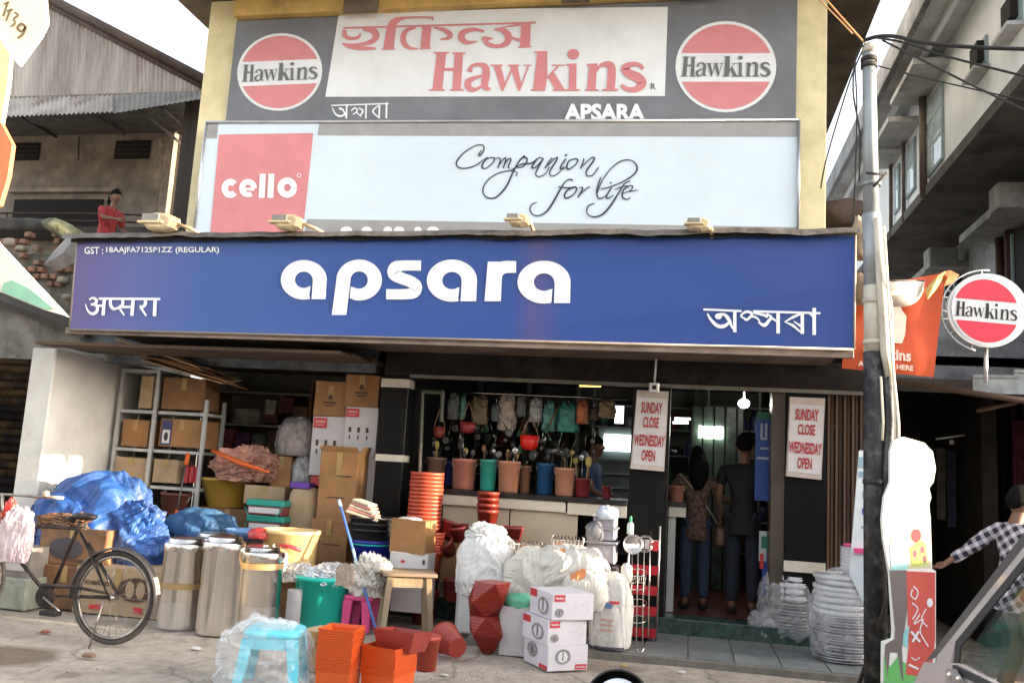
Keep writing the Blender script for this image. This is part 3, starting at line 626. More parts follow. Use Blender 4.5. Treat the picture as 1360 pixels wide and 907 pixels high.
def rough(x0, x1, y0, y1, z0, z1, n=18, m=8, a=.03, seed=0):
    b_ = B(); vs = []
    for j in range(m+1):
        for i in range(n+1):
            x = x0+(x1-x0)*i/n; z = z0+(z1-z0)*j/m; q_ = Vector((x*2.2, z*2.2, seed))
            vs.append((x, y0+a*noise.noise(q_)*1.5+a*.8*noise.noise(q_*3.3), z+(.05*noise.noise(q_*1.7) if j == m else 0)))
    b_.add(vs, [(j*(n+1)+i, j*(n+1)+i+1, (j+1)*(n+1)+i+1, (j+1)*(n+1)+i) for j in range(m) for i in range(n)], True)
    b_.box(x0, x1, y0+.09, y1, z0, z1-.08); return b_
ob('wall_face', rough(-10.5, -5.65, 9.0, 9.3, 2.46, 3.72, 50, 14, .05), rub, rw)
a1, a2 = at(0, 398, 8.9), at(105, 438, 8.9)
b = B(); b.tube([at(-40, 385, 8.85), a1, a2, at(118, 442, 8.85)], .075, 5, False); ob('sloping_ledge', b, mt('ledge_dark', (.06, .055, .05), .9, bump=.5, dirt=.6), rw)
brm = mt('old_brick', (.25, .13, .085), .9, var=.35, scale=9, bump=.5, dirt=.5, dcol=(.2, .19, .16)); stm = mt('field_stone', (.33, .28, .22), .9, var=.3, scale=7, bump=.5, dirt=.4)
b0 = None; rnd = random.Random(4)
for j in range(9):
    for i in range(9):
        px = 2+i*12+(j % 2)*6+rnd.uniform(-1, 1); py = 312+j*9.3
        if rnd.random() < .5 or px > 96 or (px < 70 and py > 395): continue
        c = at(px, py, 8.95)
        if b0 is None:
            b0 = ob('brick', B().box(-.041, .041, -.05, .05, -.028, .028, bev=.008), brm, rw, local=True); o_ = b0
        else: o_ = b0.copy(); COL.objects.link(o_)
        o_.location = c-Vector((-8, 9.1, 2.45))+Vector((0, rnd.uniform(-.012, .02), 0)); o_.rotation_euler = (0, rnd.uniform(-.1, .1), rnd.uniform(-.1, .1))
for (px, py, s) in ((14, 322, .10), (6, 340, .08), (30, 330, .07), (84, 372, .08), (90, 395, .07)):
    ob('stone', crumple(at(px, py, 8.93)-Vector((0, 0, s/2)), (s*1.6, .14, s), px, .15, 1.5, 14, 9), stm, rw)
ms = crumple(at(88, 318, 8.75), (.62, .5, .16), 3, .2, 2, 26, 14); mm_ = Matrix.Rotation(R(28), 4, 'Y'); cc = at(88, 318, 8.75)
ms.xf(Matrix.Translation(cc)@mm_@Matrix.Translation(-cc)); ob('mossy_slab', ms, mt('mossy', (.11, .115, .06), .95, var=.5, scale=6, bump=.7, dirt=.7, dcol=(.25, .23, .18), dscale=3), rw)
tp = B(); P4 = [at(104, 311, 7.75), at(106, 345, 7.78), at(82, 358, 8.0), at(58, 352, 8.1), at(70, 335, 8.2), at(92, 312, 8.2)]
tp.add(P4+[at(84, 336, 7.85)], [(i, (i+1) % 6, 6) for i in range(6)], False); ob('torn_canopy_cover', tp, mt('grey_tarp', (.22, .2, .19), .8, var=.3, dirt=.5, bump=.3), loc=at(84, 336, 8), label='torn grey cover hanging off the left end of the canopy', cat='cover')
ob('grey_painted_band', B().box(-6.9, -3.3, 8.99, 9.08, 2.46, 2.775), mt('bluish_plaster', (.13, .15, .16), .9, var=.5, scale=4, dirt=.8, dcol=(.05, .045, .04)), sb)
# ================================================================== LEFT HOUSE with corrugated gable
corr = mt('corrugated_sheet', (.44, .40, .37), .7, metal=.15, var=.25, scale=2.2, wood=3, dirt=.75, dcol=(.14, .085, .06), dscale=2.5); rust = mt('rusty_sheet', (.085, .055, .045), .8, var=.4, scale=4, dirt=.5, bump=.3)
timber = mt('dark_timber', (.045, .035, .03), .85, wood=3, var=.4, bump=.3)
lh = thing('tin_gabled_house', 'old two storey house with a corrugated tin gable and dark veranda', 'house', (-11, 13, 0))
GY = 12.4
def corr_sheet(P0, P1, P2, P3, pitch=.075, amp=.016, m=1):
    """P0-P1 bottom, P3-P2 top; waves across"""
    L1 = (P1-P0).length; n = max(8, int(L1/pitch*4)); nrm = (P1-P0).cross(P3-P0).normalized(); vs = []
    for i in range(n+1):
        u = i/n; wv = nrm*(amp*cos(2*pi*u*L1/pitch))
        for j in range(m+1): vs.append((P0*(1-u)+P1*u)*(1-j/m)+(P3*(1-u)+P2*u)*(j/m)+wv)
    return B().add(vs, [(i*(m+1)+j, (i+1)*(m+1)+j, (i+1)*(m+1)+j+1, i*(m+1)+j+1) for i in range(n) for j in range(m)], True)
g0, g1, g2, g3 = at(-60, 133, GY), at(272, 121, GY), at(272, 108, GY), at(46, -8, GY)
# gable in sheets, each its own corrugated piece
edges = [-60, 52, 115, 170, 230, 272]
def topy(x): return 108-(272-x)*(116/226.) if x > 46 else -40
for i in range(5):
    xa, xb = edges[i], edges[i+1]+1.2
    ya, yb = 129-(xa)*.03, 129-xb*.03
    ob('gable_sheet', corr_sheet(at(xa, ya, GY-.01*i), at(xb, yb, GY-.01*i), at(xb, topy(xb), GY-.01*i), at(xa, topy(xa), GY-.01*i)), corr, lh)
ra, rb_ = at(40, -16, GY-.12), at(276, 108, GY-.12)
b = B(); b.tube([ra, rb_], .075, 8); b.tube([ra+Vector((0, .1, -.1)), rb_+Vector((0, .1, -.12))], .06, 6); ob('rake_roll', b, rust, lh)
a_, b_2 = at(-60, 135, GY), at(272, 122, GY)
ob('awning_sheet', corr_sheet(at(-60, 158, GY-.55), at(150, 149, GY-.55), at(150, 127, GY), at(-60, 133, GY), .085, .018), corr, lh)
ob('awning_sheet', corr_sheet(at(150, 151, GY-.5), at(271, 131, GY-.35), at(271, 121, GY), at(150, 127, GY), .085, .008), mt('awning_tin', (.25, .24, .22), .6, metal=.3, dirt=.5), lh)
vw = mt('veranda_wall', (.25, .215, .18), .9, var=.3, scale=3, bump=.3, dirt=.6, dcol=(.14, .12, .10)); VY = 14.0
w0, w1 = at(-80, 184, VY), at(243, 176, VY)
ob('veranda_wall', B().box(w0.x, w1.x+.4, VY, VY+.2, 3.6, w0.z+1), vw, lh)
zc = at(100, 180, VY).z
b = B(); b.add([at(-80, 158, GY-.2), at(262, 128, GY-.2), Vector((w1.x+.2, VY, w1.z)), Vector((w0.x, VY, w0.z))], [(0, 1, 2, 3)]); ob('veranda_ceiling', b, mt('veranda_tin', (.11, .105, .10), .8, var=.4, dirt=.5), lh)
for xa, ya, xb, yb in ((20, 150, 75, 182), (120, 148, 165, 178), (185, 145, 245, 195), (215, 143, 245, 168)):
    ob('rafter', B().tube([at(xa, ya, GY-.15), at(xb, yb, VY-.25)], .03, 4, False), timber, lh)
ob('post', B().box(at(238, 200, GY).x, at(263, 200, GY).x, GY, GY+.2, 3.5, at(250, 128, GY).z, bev=.02), timber, lh)
ob('post', B().box(at(229, 200, VY).x-.05, at(236, 200, VY).x, VY-.15, VY-.01, 3.5, w1.z), vw, lh)
for x0, x1, y0, y1 in ((18, 52, 190, 213), (153, 199, 187, 211)):
    X0, X1, Z0, Z1 = span(x0, x1, y0, y1, VY-.02)
    f = ob('vent_window', B().box(X0, X1, VY-.03, VY-.005, Z0, Z1), mt('black_opening', (.012, .010, .01), .9), lh)
    for k in range(1, 4): ob('window_bar', B().box(X0, X1, VY-.05, VY-.035, Z0+(Z1-Z0)*k/4-.008, Z0+(Z1-Z0)*k/4+.008), timber, f)
X0, X1, Z0, Z1 = span(18, 135, 265, 292, VY-.03); ob('low_window', B().box(X0, X1, VY-.04, VY-.005, Z0-.5, Z1), MATS['black_opening'], lh)
ob('window_head', B().box(X0-.1, X1+.3, VY-.12, VY-.001, Z1+.12, Z1+.2), vw, lh)
b = B().tube([at(105, 182, VY-.1), at(104, 213, VY-.1)], .014, 6); ob('hanging_rod', b, timber, lh)
rl = B(); 
for y in (283, 293): rl.tube([at(-20, y+1, 12.9), at(10, y, 12.9), at(142, y+1, 12.9), at(190, y+3, 12.9)], .018, 6)
rl.tube([at(8, 282, 12.9), at(14, 305, 12.9)], .016, 6); ob('railing', rl, timber, lh)
ob('balcony_floor', B().box(at(-60, 300, 12.8).x, at(262, 300, 12.8).x, 12.7, 14, at(60, 318, 12.8).z, at(60, 303, 12.8).z), timber, lh)
ob('lower_wall', B().box(at(-100, 400, 12.9).x, at(262, 300, 12.9).x, 12.9, 13.2, 0, at(60, 318, 12.9).z), rub, lh)
b = crumple(at(20, 312, 10.8), (1.9, .5, .22), 5, .15, 2.5, 40, 10); ob('rubbish_on_parapet', b, mt('dark_litter', (.05, .045, .04), .9, var=.5, bump=.5), loc=at(20, 305, 10.8), label='dark strip of litter lying along the old parapet below the balcony', cat='litter', kind='stuff')
# ================================================================== RIGHT TALL BUILDING
rbm = mt('pale_plaster', (.80, .85, .90), .85, var=.07, scale=1.6, wood=3, bump=.15, dirt=.15, dcol=(.36, .35, .32), dscale=1.2)
rbd = mt('grey_plaster', (.27, .28, .30), .9, var=.3, scale=2, bump=.3, dirt=.6, dcol=(.05, .05, .045)); rbe = mt('eave_concrete', (.50, .51, .53), .9, var=.25, scale=2, bump=.25, dirt=.6, dcol=(.16, .15, .135), dscale=1.5)
tb_ = thing('tall_building', 'tall weathered building with overhanging pale upper floor along the right lane', 'building', (4, 14, 0))
XB, Y0_, Y1_ = 3.0, 8.35, 26.
ob('upper_wall', B().box(XB, 3.3, Y0_, Y1_, 5.5, 7.0), rbm, tb_); ob('end_wall', B().box(3.301, 8, Y0_, Y0_+.2, 5.5, 7.0), rbm, tb_)
ob('floor_slab', B().box(XB-.06, 8, Y0_-.06, Y1_, 5.36, 5.497), mt('dark_slab', (.085, .082, .08), .9, var=.4, scale=2, bump=.3, dirt=.6, dcol=(.16, .15, .14)), tb_)  # slab in a darker tone than the grey walls
ob('lower_wall', B().box(4.0, 4.3, 8.6, Y1_, 0, 5.355), rbd, tb_)
ob('eave_slab', B().box(2.5, 8, Y0_-.5, Y1_, 7.001, 7.14), rbe, tb_)
ob('eave_fascia', B().box(2.44, 2.52, Y0_-.5, Y1_, 6.95, 7.3, bev=.02), rbd, tb_); ob('eave_beam', B().box(2.74, 2.80, Y0_-.4, Y1_, 6.93, 7.0), rbm, tb_)
ob('roof_wall', B().box(2.7, 8, Y0_, Y1_, 7.302, 7.5), rbe, tb_)
framem = mt('window_frame_blue', (.30, .40, .42), .6, dirt=.3); glassm = mt('window_glass', (.45, .55, .60), .12, var=.2, spec=.9)
def rwin(px0, px1, z0, z1, tall=False, hood=True, X=XB, panes=2):
    ya, yb = atx(px1, 200, X).y, atx(px0, 200, X).y
    f = ob('window', B().box(X-.03, X+.01, ya, yb, z0, z1), framem, tb_)
    n = panes
    for k in range(n):
        for r_ in range(2 if not tall else 3):
            y_a = ya+(yb-ya)*k/n+.03; y_b = ya+(yb-ya)*(k+1)/n-.03; m = 2 if not tall else 3
            za = z0+(z1-z0)*r_/m+.03; zb = z0+(z1-z0)*(r_+1)/m-.03
            ob('pane', B().box(X-.036, X-.031, y_a, y_b, za, zb), glassm, f)
    if hood: ob('window_hood', B().box(X-.42, X-.001, ya-.25, yb+.25, z1+.12, z1+.2), rbe, tb_)
rwin(1233, 1255, 5.62, 6.62, True); rwin(1205, 1217, 5.7, 6.45, False); rwin(1189, 1196, 5.7, 6.4, False)
for px, y0, y1 in ((1306, 60, 90), (1350, 0, 35)):
    p = atx(px, (y0+y1)/2, XB); q_ = B().box(XB-.03, XB+.01, p.y-.17, p.y+.17, p.z-.16, p.z+.16)
    f = ob('vent_window', q_, framem, tb_); ob('louvre', B().box(XB-.10, XB-.031, p.y-.13, p.y+.13, p.z-.10, p.z+.12), MATS['black_opening'], f)
    ob('hood', B().box(XB-.16, XB-.001, p.y-.22, p.y+.22, p.z-.23, p.z-.19), rbe, tb_)
ob('corner_pipe', B().tube([atx(1227, 330, XB-.08)*1.0, atx(1227, 150, XB-.08)], .04, 8) if False else B().tube([Vector((2.93, atx(1226, 200, 2.93).y, 5.36)), Vector((2.93, atx(1226, 200, 2.93).y, 6.98))], .05, 8), mt('stained_pipe', (.16, .12, .10), .7, dirt=.6), tb_)
for px in (1200, 1183): ob('corner_pipe', B().tube([Vector((2.95, atx(px, 200, 2.95).y, 5.36)), Vector((2.95, atx(px, 200, 2.95).y, 6.98))], .03, 6), MATS['stained_pipe'], tb_)
lg = mt('ledge_concrete', (.36, .37, .37), .9, var=.25, bump=.3, dirt=.6)
for px0, px1, zt, wdt in ((1330, 1273, 4.98, .5), (1237, 1205, 5.0, .5), (1440, 1375, 4.9, .5)):
    y0, y1 = atx(px0, 250, 3.5).y, atx(px1, 250, 3.5).y
    ob('sunshade_slab', B().box(3.5, 3.999, y0, y1, zt-.1, zt), lg, tb_)
    ob('sunshade_box', B().box(3.45, 3.85, y0-.04, y0+.3, zt-.12, zt+.18, bev=.02), lg, tb_)
    fw_ = ob('window', B().box(3.93, 3.995, y0+.3, y1-.1, zt-1.35, zt-.15), MATS['black_opening'], tb_)
    for k in range(3): ob('window_mullion', B().box(3.9, 3.929, y0+.35+(y1-y0-.5)*k/2, y0+.40+(y1-y0-.5)*k/2, zt-1.33, zt-.17), framem, fw_)
for y in (11.9, 12.25, 9.6): ob('drain_pipe', B().tube([(3.9, y, .2), (3.9, y, 5.3)], .05, 8), mt('drain_red', (.09, .045, .04), .7, dirt=.5), tb_)
pc = [Vector((3.92, 9.4, 4.2)), Vector((3.92, 10.5, 4.25)), Vector((3.92, 11.6, 3.7)), Vector((3.92, 11.8, 3.3))]
ob('wall_cable', B().tube(pc, .03, 5), timber, tb_)
ob('air_cooler', B().box(3.55, 3.95, 9.0, 9.35, 4.9, 5.2, bev=.03), lg, tb_)
# ground floor shop behind the lane, with its tin awning
rs = thing('cloth_shop', 'dark cloth shop under a rusty tin awning at the right edge', 'shop', (3.4, 11, 0))
ob('back_wall', B().box(1.82, 6, 12.3, 12.4, 0, 2.9), dark, rs); ob('roof', B().box(1.82, 6, 10.2, 12.4, 2.9, 3.0), dark, rs)
ob('side_wall', B().box(3.1, 3.25, 10.4, 12.28, 0, 2.9), dark, rs)
ob('upper_face', B().box(1.85, 3.99, 10.2, 10.35, 2.62, 3.6), rbd, rs)
A0, A1 = at(1190, 507, 9.3), at(1420, 541, 8.6)
ob('awning_beam', B().tube([A0, A1], .03, 5), mt('beam_rust', (.10, .055, .04), .7, dirt=.5), rs)
b = B(); b.add([A0+Vector((0, .03, .02)), A1+Vector((0, .03, .02)), Vector((4.0, 10.2, 2.75)), Vector((1.9, 10.2, 2.75))], [(0, 1, 2, 3)]); ob('awning_sheet', b, rust, rs)
ob('awning_strut', B().tube([at(1298, 546, 9.2), at(1352, 534, 8.9)], .022, 5), MATS['beam_rust'], rs)
for k in range(4):
    x = 1240+k*17; ob('awning_spike', B().tube([at(x, 516+k*2, 9.25), at(x, 500+k*2, 9.25)], .008, 4), MATS['beam_rust'], rs)
for i, (px0, px1, py0, py1, lb) in enumerate(((1293, 1352, 496, 523, 'faded grey board lying on the awning beam below the round sign'), (1347, 1375, 489, 524, 'faded grey board at the photo edge on the awning beam'))):
    X0, X1, Z0, Z1 = span(px0, px1, py0+2, py1, 8.95); t = thing('awning_board', lb, 'board', (X0, 8.95, Z0), 0, 'boards on the right awning')
    ob('panel', B().box(X0, X1, 8.94, 8.97, Z0, Z1, rz=R(-8)), mt('faded_board', (.40, .43, .44), .6, var=.25, scale=7, dirt=.5, dcol=(.16, .17, .18)), t)
    ob('batten', B().box(X0, X1, 8.925, 8.936, Z1-.03, Z1-.005, rz=R(-8)), lg, t)
cols = [((.16, .03, .03), 'dark red'), ((.10, .035, .09), 'purple'), ((.20, .08, .03), 'rust orange'), ((.05, .05, .09), 'navy'), ((.12, .10, .08), 'brown'), ((.18, .04, .06), 'crimson')]
for i, (px, y0, y1, ci) in enumerate(((1250, 596, 690, 4), (1264, 600, 700, 3), (1277, 590, 690, 2), (1289, 585, 690, 1), (1300, 590, 700, 0), (1352, 560, 720, 5))):
    X0, X1, Z0, Z1 = span(px-6, px+6 if ci != 5 else px+16, y0, y1, 11.3); col_, nm_ = cols[ci]; vs = []
    for k in range(13):
        x = X0+(X1-X0)*k/12; y = 11.3+.03*sin(k*1.9)
        vs += [(x, y, Z1), (x+.01*sin(k), y+.02*sin(k*1.3), Z0)]
    bb = B().add(vs, [(2*k, 2*k+2, 2*k+3, 2*k+1) for k in range(12)], True); bb.tube([(X0-.02, 11.3, Z1), (X1+.02, 11.3, Z1)], .012, 6)
    ob('hanging_cloth', bb, mt('cloth_'+nm_.replace(' ', '_'), col_, .9, var=.3, scale=9), loc=((X0+X1)/2, 11.3, Z0), label=nm_+' cloth hanging in the dark shop behind the cut-out figure' if ci != 5 else 'crimson cloth hanging behind the man in the checked shirt', cat='cloth', group='cloths hanging in the dark shop')
lt = thing('tube_light_fitting', 'small white tube light fitting under the right awning', 'lamp', at(1263, 580, 11.0))
ob('bar', B().tube([at(1243, 583, 11), at(1287, 577, 11)], .012, 6), white, lt); ob('holder', B().ball(at(1264, 587, 11), .03, 8, 6), white, lt)
# far roofs in the gap, unseen low blocks added to keep the sun off the street
ob('tin_scrap', crumple(at(1122, 306, 9.6), (.55, .5, .30), 8, .25, 2, 26, 14), rust, loc=at(1122, 306, 9.6), label='rusty heap of tin scrap on the roof behind the right end of the canopy', cat='scrap')
fh = thing('far_house', 'far house with dark roof seen in the gap right of the cream shop', 'house', (6, 30, 0))
X0, X1, Z0, Z1 = span(1098, 1180, 296, 345, 27); ob('wall', B().box(X0, X1, 27, 30, 0, Z1), rbd, fh); ob('roof', B().prism([(X0-.3, Z1), (X1, Z1+1.6), (X1, Z1)], 26.6, 30), rust, fh)
sx = thing('street_sun_blocker', 'unseen low sun blocker at the right, outside the picture', 'sun_blocker', (7, 3, 0))
for i, (x0, x1, h, col) in enumerate(((-22, -12, 6.5, (.45, .40, .30)), (-11.6, -5, 4.6, (.50, .26, .14)), (-4.4, 1.5, 7.2, (.42, .42, .40)), (2.3, 9, 5.2, (.50, .42, .22)))):
    ohb = thing('street_house', ('long pale', 'low orange', 'tall grey', 'yellow')[i]+' house across the street behind the viewer', 'house', ((x0+x1)/2, -12, 0)); om = mt('opposite_wall_%s' % ('pale', 'orange', 'grey', 'yellow')[i], col, .9, dirt=.3)
    ob('wall', B().box(x0, x1, -16, -12, 0, h), om, ohb); ob('roof', B().box(x0-.3, x1+.3, -16.3, -11.4, h+.002, h+.15), rust, ohb)
    for k in range(int((x1-x0)/2)): ob('shop_opening', B().box(x0+.4+2*k, x0+1.9+2*k, -11.99, -11.9, .1, 2.5), dark, ohb)
ob('sun_blocker_wall', B().box(6, 8.5, -8, 6.75, 0, 2.75), rbd, sx); ob('sun_blocker_wall', B().box(6, 8.5, 6.76, 8.25, 0, 1.75), rbd, sx)
# ================================================================== POLE, CABLES, SMALL SIGNS
px_ = at(1163, 700, 7.42).x
pole = thing('electric_pole', 'grey and black electric pole standing before the right end of the blue sign', 'pole', (px_, 7.42, 0))
pgrey = mt('pole_grey', (.34, .37, .38), .5, metal=.3, var=.15, dirt=.3); pcream = mt('pole_cream', (.60, .55, .45), .6, var=.15, dirt=.5, dcol=(.3, .22, .15)); pblack = mt('pole_black', (.025, .024, .024), .55, var=.5, scale=9, dirt=.35, dcol=(.25, .24, .22), dscale=9, bump=.3)
PT = [at(1154, 66, 7.42), at(1157, 285, 7.42), at(1161, 468, 7.42), Vector((px_, 7.42, 0))]
ob('upper_tube', B().tube([PT[0], PT[1]], [.052, .062], 14), pgrey, pole); ob('middle_tube', B().tube([PT[1], at(1160, 380, 7.42)], .072, 14), pgrey, pole)
ob('middle_tube', B().tube([at(1160, 380, 7.42), PT[2]], .076, 14), pcream, pole); ob('lower_tube', B().tube([PT[2], PT[3]], [.084, .086], 16), pblack, pole)
for x, y, r_, m in ((1154, 80, .066, timber), (1154, 88, .066, timber), (1157, 245, .078, pgrey), (1161, 400, .09, pcream), (1162, 455, .092, pcream), (1163, 640, .098, pblack)):
    c = at(x, y, 7.42); ob('clamp_band', B().lathe([(r_, -.018), (r_, .018)], c, 14, True, True), m, pole)
ob('pole_cap', B().lathe([(.06, -.02), (.05, .04), (.02, .07)], at(1154, 68, 7.42), 12, True, True), pcream, pole)
b = B(); b.tube([at(1150, 230, 7.3), at(1172, 232, 7.3)], .012, 5); b.tube([at(1160, 248, 7.3), at(1178, 230, 7.3)], .012, 5); ob('cross_bracket', b, timber, pole)
ob('side_pipe', B().tube([at(1165, 290, 7.33), at(1170, 375, 7.33), at(1176, 470, 7.33), at(1182, 500, 7.33)], [.03, .036, .036, .034], 10), pcream, pole)
ob('side_pipe', B().tube([at(1178, 470, 7.36), at(1182, 560, 7.36), at(1178, 640, 7.36), at(1172, 700, 7.36)], .036, 10), pblack, pole)
cream_c = mt('cream_cable', (.75, .68, .52), .5, var=.1); blk_c = mt('black_cable', (.012, .012, .012), .6); org_c = mt('orange_cable', (.55, .30, .12), .6)
for pts, r_ in (([(1168, 330), (1173, 372), (1184, 400), (1188, 520), (1190, 640)], .008), ([(1174, 300), (1185, 480), (1193, 560), (1194, 640)], .012), ([(1170, 500), (1173, 560), (1172, 585)], .01)):
    ob('hanging_wire', B().tube([at(x, y, 7.28) for x, y in pts], r_, 6), cream_c, pole)
ob('junction_box', B().box(px_+.05, px_+.17, 7.28, 7.38, 1.22, 1.36, bev=.01), pblack, pole)
def cable(pts, r_, m, label, Y0=7.4, Y1=None, sag=0):
    n = len(pts); P = [at(x, y, Y0+(0 if Y1 is None else (Y1-Y0)*i/(n-1))) for i, (x, y) in enumerate(pts)]
    ob('cable', B().tube(cr_(P, 6), r_, 6), m, loc=P[0], label=label, cat='cable', group='overhead cables at the electric pole')
cable([(1148, 54), (1166, 49), (1190, 49), (1225, 57), (1290, 63), (1375, 66)], .016, blk_c, 'thick black cable, topmost of those running right from the pole', 7.4, 6.9)
cable([(1166, 51), (1200, 57), (1260, 76), (1370, 104)], .010, blk_c, 'black cable running right just below the thick topmost one', 7.4, 6.9)
cable([(1172, 54), (1230, 83), (1300, 118), (1375, 153)], .009, blk_c, 'steepest black cable running down right from the pole top', 7.4, 6.8)
cable([(1166, 88), (1220, 102), (1290, 118), (1370, 136)], .006, blk_c, 'thinnest black cable, starting below the pole clamp and running right', 7.4, 6.9)
cable([(1154, 64), (1122, 28), (1092, -6)], .008, org_c, 'orange wire from the pole top to the cream roof, upper of the pair', 7.4, 8.0)
cable([(1132, 45), (1108, 20), (1084, -4)], .006, org_c, 'orange wire left of the pole top, lower of the pair', 7.5, 8.0)
cable([(1152, 58), (1138, 72), (1133, 120), (1142, 180), (1141, 240)], .007, blk_c, 'black wire looping down beside the upper pole')
cable([(1148, 62), (1128, 110), (1098, 210), (1090, 250)], .007, blk_c, 'black wire slanting from the pole down to the yellow pillar', 7.4, 8.6)
cable([(1146, 60), (1136, 80), (1138, 140), (1136, 230), (1132, 300)], .006, blk_c, 'black wire hanging down to the right end of the canopy')
# round sign
white_b = mt('glossy_white', (.80, .82, .83), .3, var=.03); red_b = mt('glossy_red', (.66, .035, .07), .35, var=.05)
RY = 8.4
rd = thing('round_sign', 'round red and white Hawkins sign on a rod above the right awning', 'sign', at(1310, 413, RY))
pf = pxplane(RY, 0)
c = at(1310, 413, RY); ax = Matrix.Rotation(R(90), 3, 'X')
ob('drum', B().lathe([(.33, -.03), (.33, .04)], c, 40, True, True, axis=ax), white_b, rd)
pf_ = pxplane(RY, .045); roundel(1310, 413, 46.5, 45, pf_, rd, red_b, .09, mt('black_ink', (.012, .012, .015), .4), band=(.31, .33))
b = B(); b.tube([c+Vector((.37*cos(a), 0, .37*sin(a))) for a in [R(85)+i*R(170)/20 for i in range(21)]], .007, 6)
for a in (95, 150, 215, 250): b.tube([c+Vector((.33*cos(R(a)), 0, .33*sin(R(a)))), c+Vector((.37*cos(R(a)), 0, .37*sin(R(a))))], .006, 4)
ob('outer_hoop', b, white_b, rd); ob('rod', B().tube([c+Vector((.0, .03, -.33)), at(1310, 503, RY)+Vector((0, .02, -.03))], .018, 8), alu, rd)
b = B()
for (x0, y0, x1, y1) in ((1250, 394, 1264, 396), (1249, 411, 1263, 416), (1250, 424, 1263, 423)): b.tube([at(x0, y0, 8.35), at(x1, y1, 8.38)], .006, 5)
ob('stay_wire', b, white_b, rd)
# orange flex sign
OY = 8.12; org = mt('orange_flex', (.50, .065, .012), .45, var=.15, scale=2, bump=.1, dirt=.2, dcol=(.35, .06, .02)); pf = pxplane(OY, 0)
osn = thing('orange_flex_sign', 'orange cloth banner with white lettering behind the electric pole', 'banner', at(1185, 440, OY))
b = B(); cs = [(1128, 385), (1256, 362), (1240, 501), (1118, 489)]; vs = []
for i in range(13):
    for j in range(9):
        u, v = i/12, j/8; x = (cs[0][0]*(1-u)+cs[1][0]*u)*(1-v)+(cs[3][0]*(1-u)+cs[2][0]*u)*v; y = (cs[0][1]*(1-u)+cs[1][1]*u)*(1-v)+(cs[3][1]*(1-u)+cs[2][1]*u)*v
        vs.append(at(x, y, OY+.02*noise.noise(Vector((u*4, v*3, 1)))))
b.add(vs, [(9*i+j, 9*i+j+1, 9*i+10+j, 9*i+9+j) for i in range(12) for j in range(8)], True); ob('banner_cloth', b, org, osn)
tb = B(); pf2 = pxplane(OY, .03); f2 = lambda x, y, d: pf2(x, -y+(x-1140)*.09)
write(tb, 'Hawkins', f2, 1147, 1210, -474, -459, bold=.03); write(tb, 'AVAILABLE HERE', f2, 1140, 1213, -486, -479, bold=.03); ob('banner_lettering', tb, mt('banner_ink', (.78, .62, .55), .5), osn)
ob('picture_of_cooker', B().poly([pf2(*p) for p in [(1170, 428), (1176, 414), (1184, 410), (1186, 405), (1196, 405), (1198, 412), (1204, 420), (1202, 445), (1198, 456), (1176, 455), (1170, 446)]]), mt('print_pinkwhite', (.80, .68, .6), .5), osn)
# old street lamp shade behind the pole
hl = thing('street_lamp_shade', 'white street lamp bowl with yellow rag behind the pole top of the orange banner', 'lamp', at(1192, 388, 7.85))
b = B(); vs = []; n = 22
for k in range(9):
    t_ = k/8
    for i in range(n+1):
        a = pi*i/n; rx = 42*(cos(t_*pi/2)**.6); ry = 34*sin(t_*pi/2)
        vs.append(at(1186-rx*cos(a)*1.0, 374+ry*1.0, 7.9-.26*sin(a)*cos(t_*pi/2)))
b.add(vs, [(k*(n+1)+i, k*(n+1)+i+1, (k+1)*(n+1)+i+1, (k+1)*(n+1)+i) for k in range(8) for i in range(n)], True)
ob('bowl', b, mt('lamp_bowl', (.62, .58, .55), .45, var=.12, dirt=.3), hl)
ob('bowl_rim', B().tube([at(1144+84*i/10, 374-1.5*sin(pi*i/10)-i*.3+(2), 7.9-.26*sin(pi*i/10)) for i in range(11)], .008, 5), rust, hl)
rg = B(); rp = [(1228, 384), (1236, 376), (1246, 366), (1256, 360), (1252, 370), (1243, 385), (1232, 398)]; rg.add([at(x, y, 7.8+.05*(i % 2)) for i, (x, y) in enumerate(rp)]+[at(1241, 377, 7.72)], [(i, (i+1) % 7, 7) for i in range(7)]); ob('yellow_rag', rg, mt('rag_yellow', (.62, .45, .15), .8, var=.3), hl)
rg = B(); rp = [(1250, 362), (1262, 359), (1274, 365), (1266, 376), (1254, 380), (1249, 372)]; rg.add([at(x, y, 7.85+.05*(i % 2)) for i, (x, y) in enumerate(rp)]+[at(1259, 368, 7.78)], [(i, (i+1) % 6, 6) for i in range(6)])
ob('orange_rag', rg, mt('rag_orange', (.50, .14, .05), .8), loc=at(1259, 368, 7.85), label='orange rag fluttering at the corner of the orange banner', cat='rag')
ob('bracket_arm', B().tube([at(1172, 392, 7.6), at(1194, 388, 7.6)], .02, 6), pcream, hl)
for i, (x, y, wp, hp, lb) in enumerate(((1142, 345, 22, 55, 'upper cream cloth bundle stuffed beside the right end of the blue sign'), (1150, 405, 42, 40, 'lower cream cloth bundle stuffed between pole and orange banner'))):
    c = at(x, y, 7.9); ob('cloth_bundle', crumple(c, (wp/150, .2, hp/150), 11+i, .25, 2, 24, 14), mt('bundle_tan', (.42, .31, .20), .85, var=.3, scale=6, bump=.3, dirt=.4), loc=c, label=lb, cat='bundle')
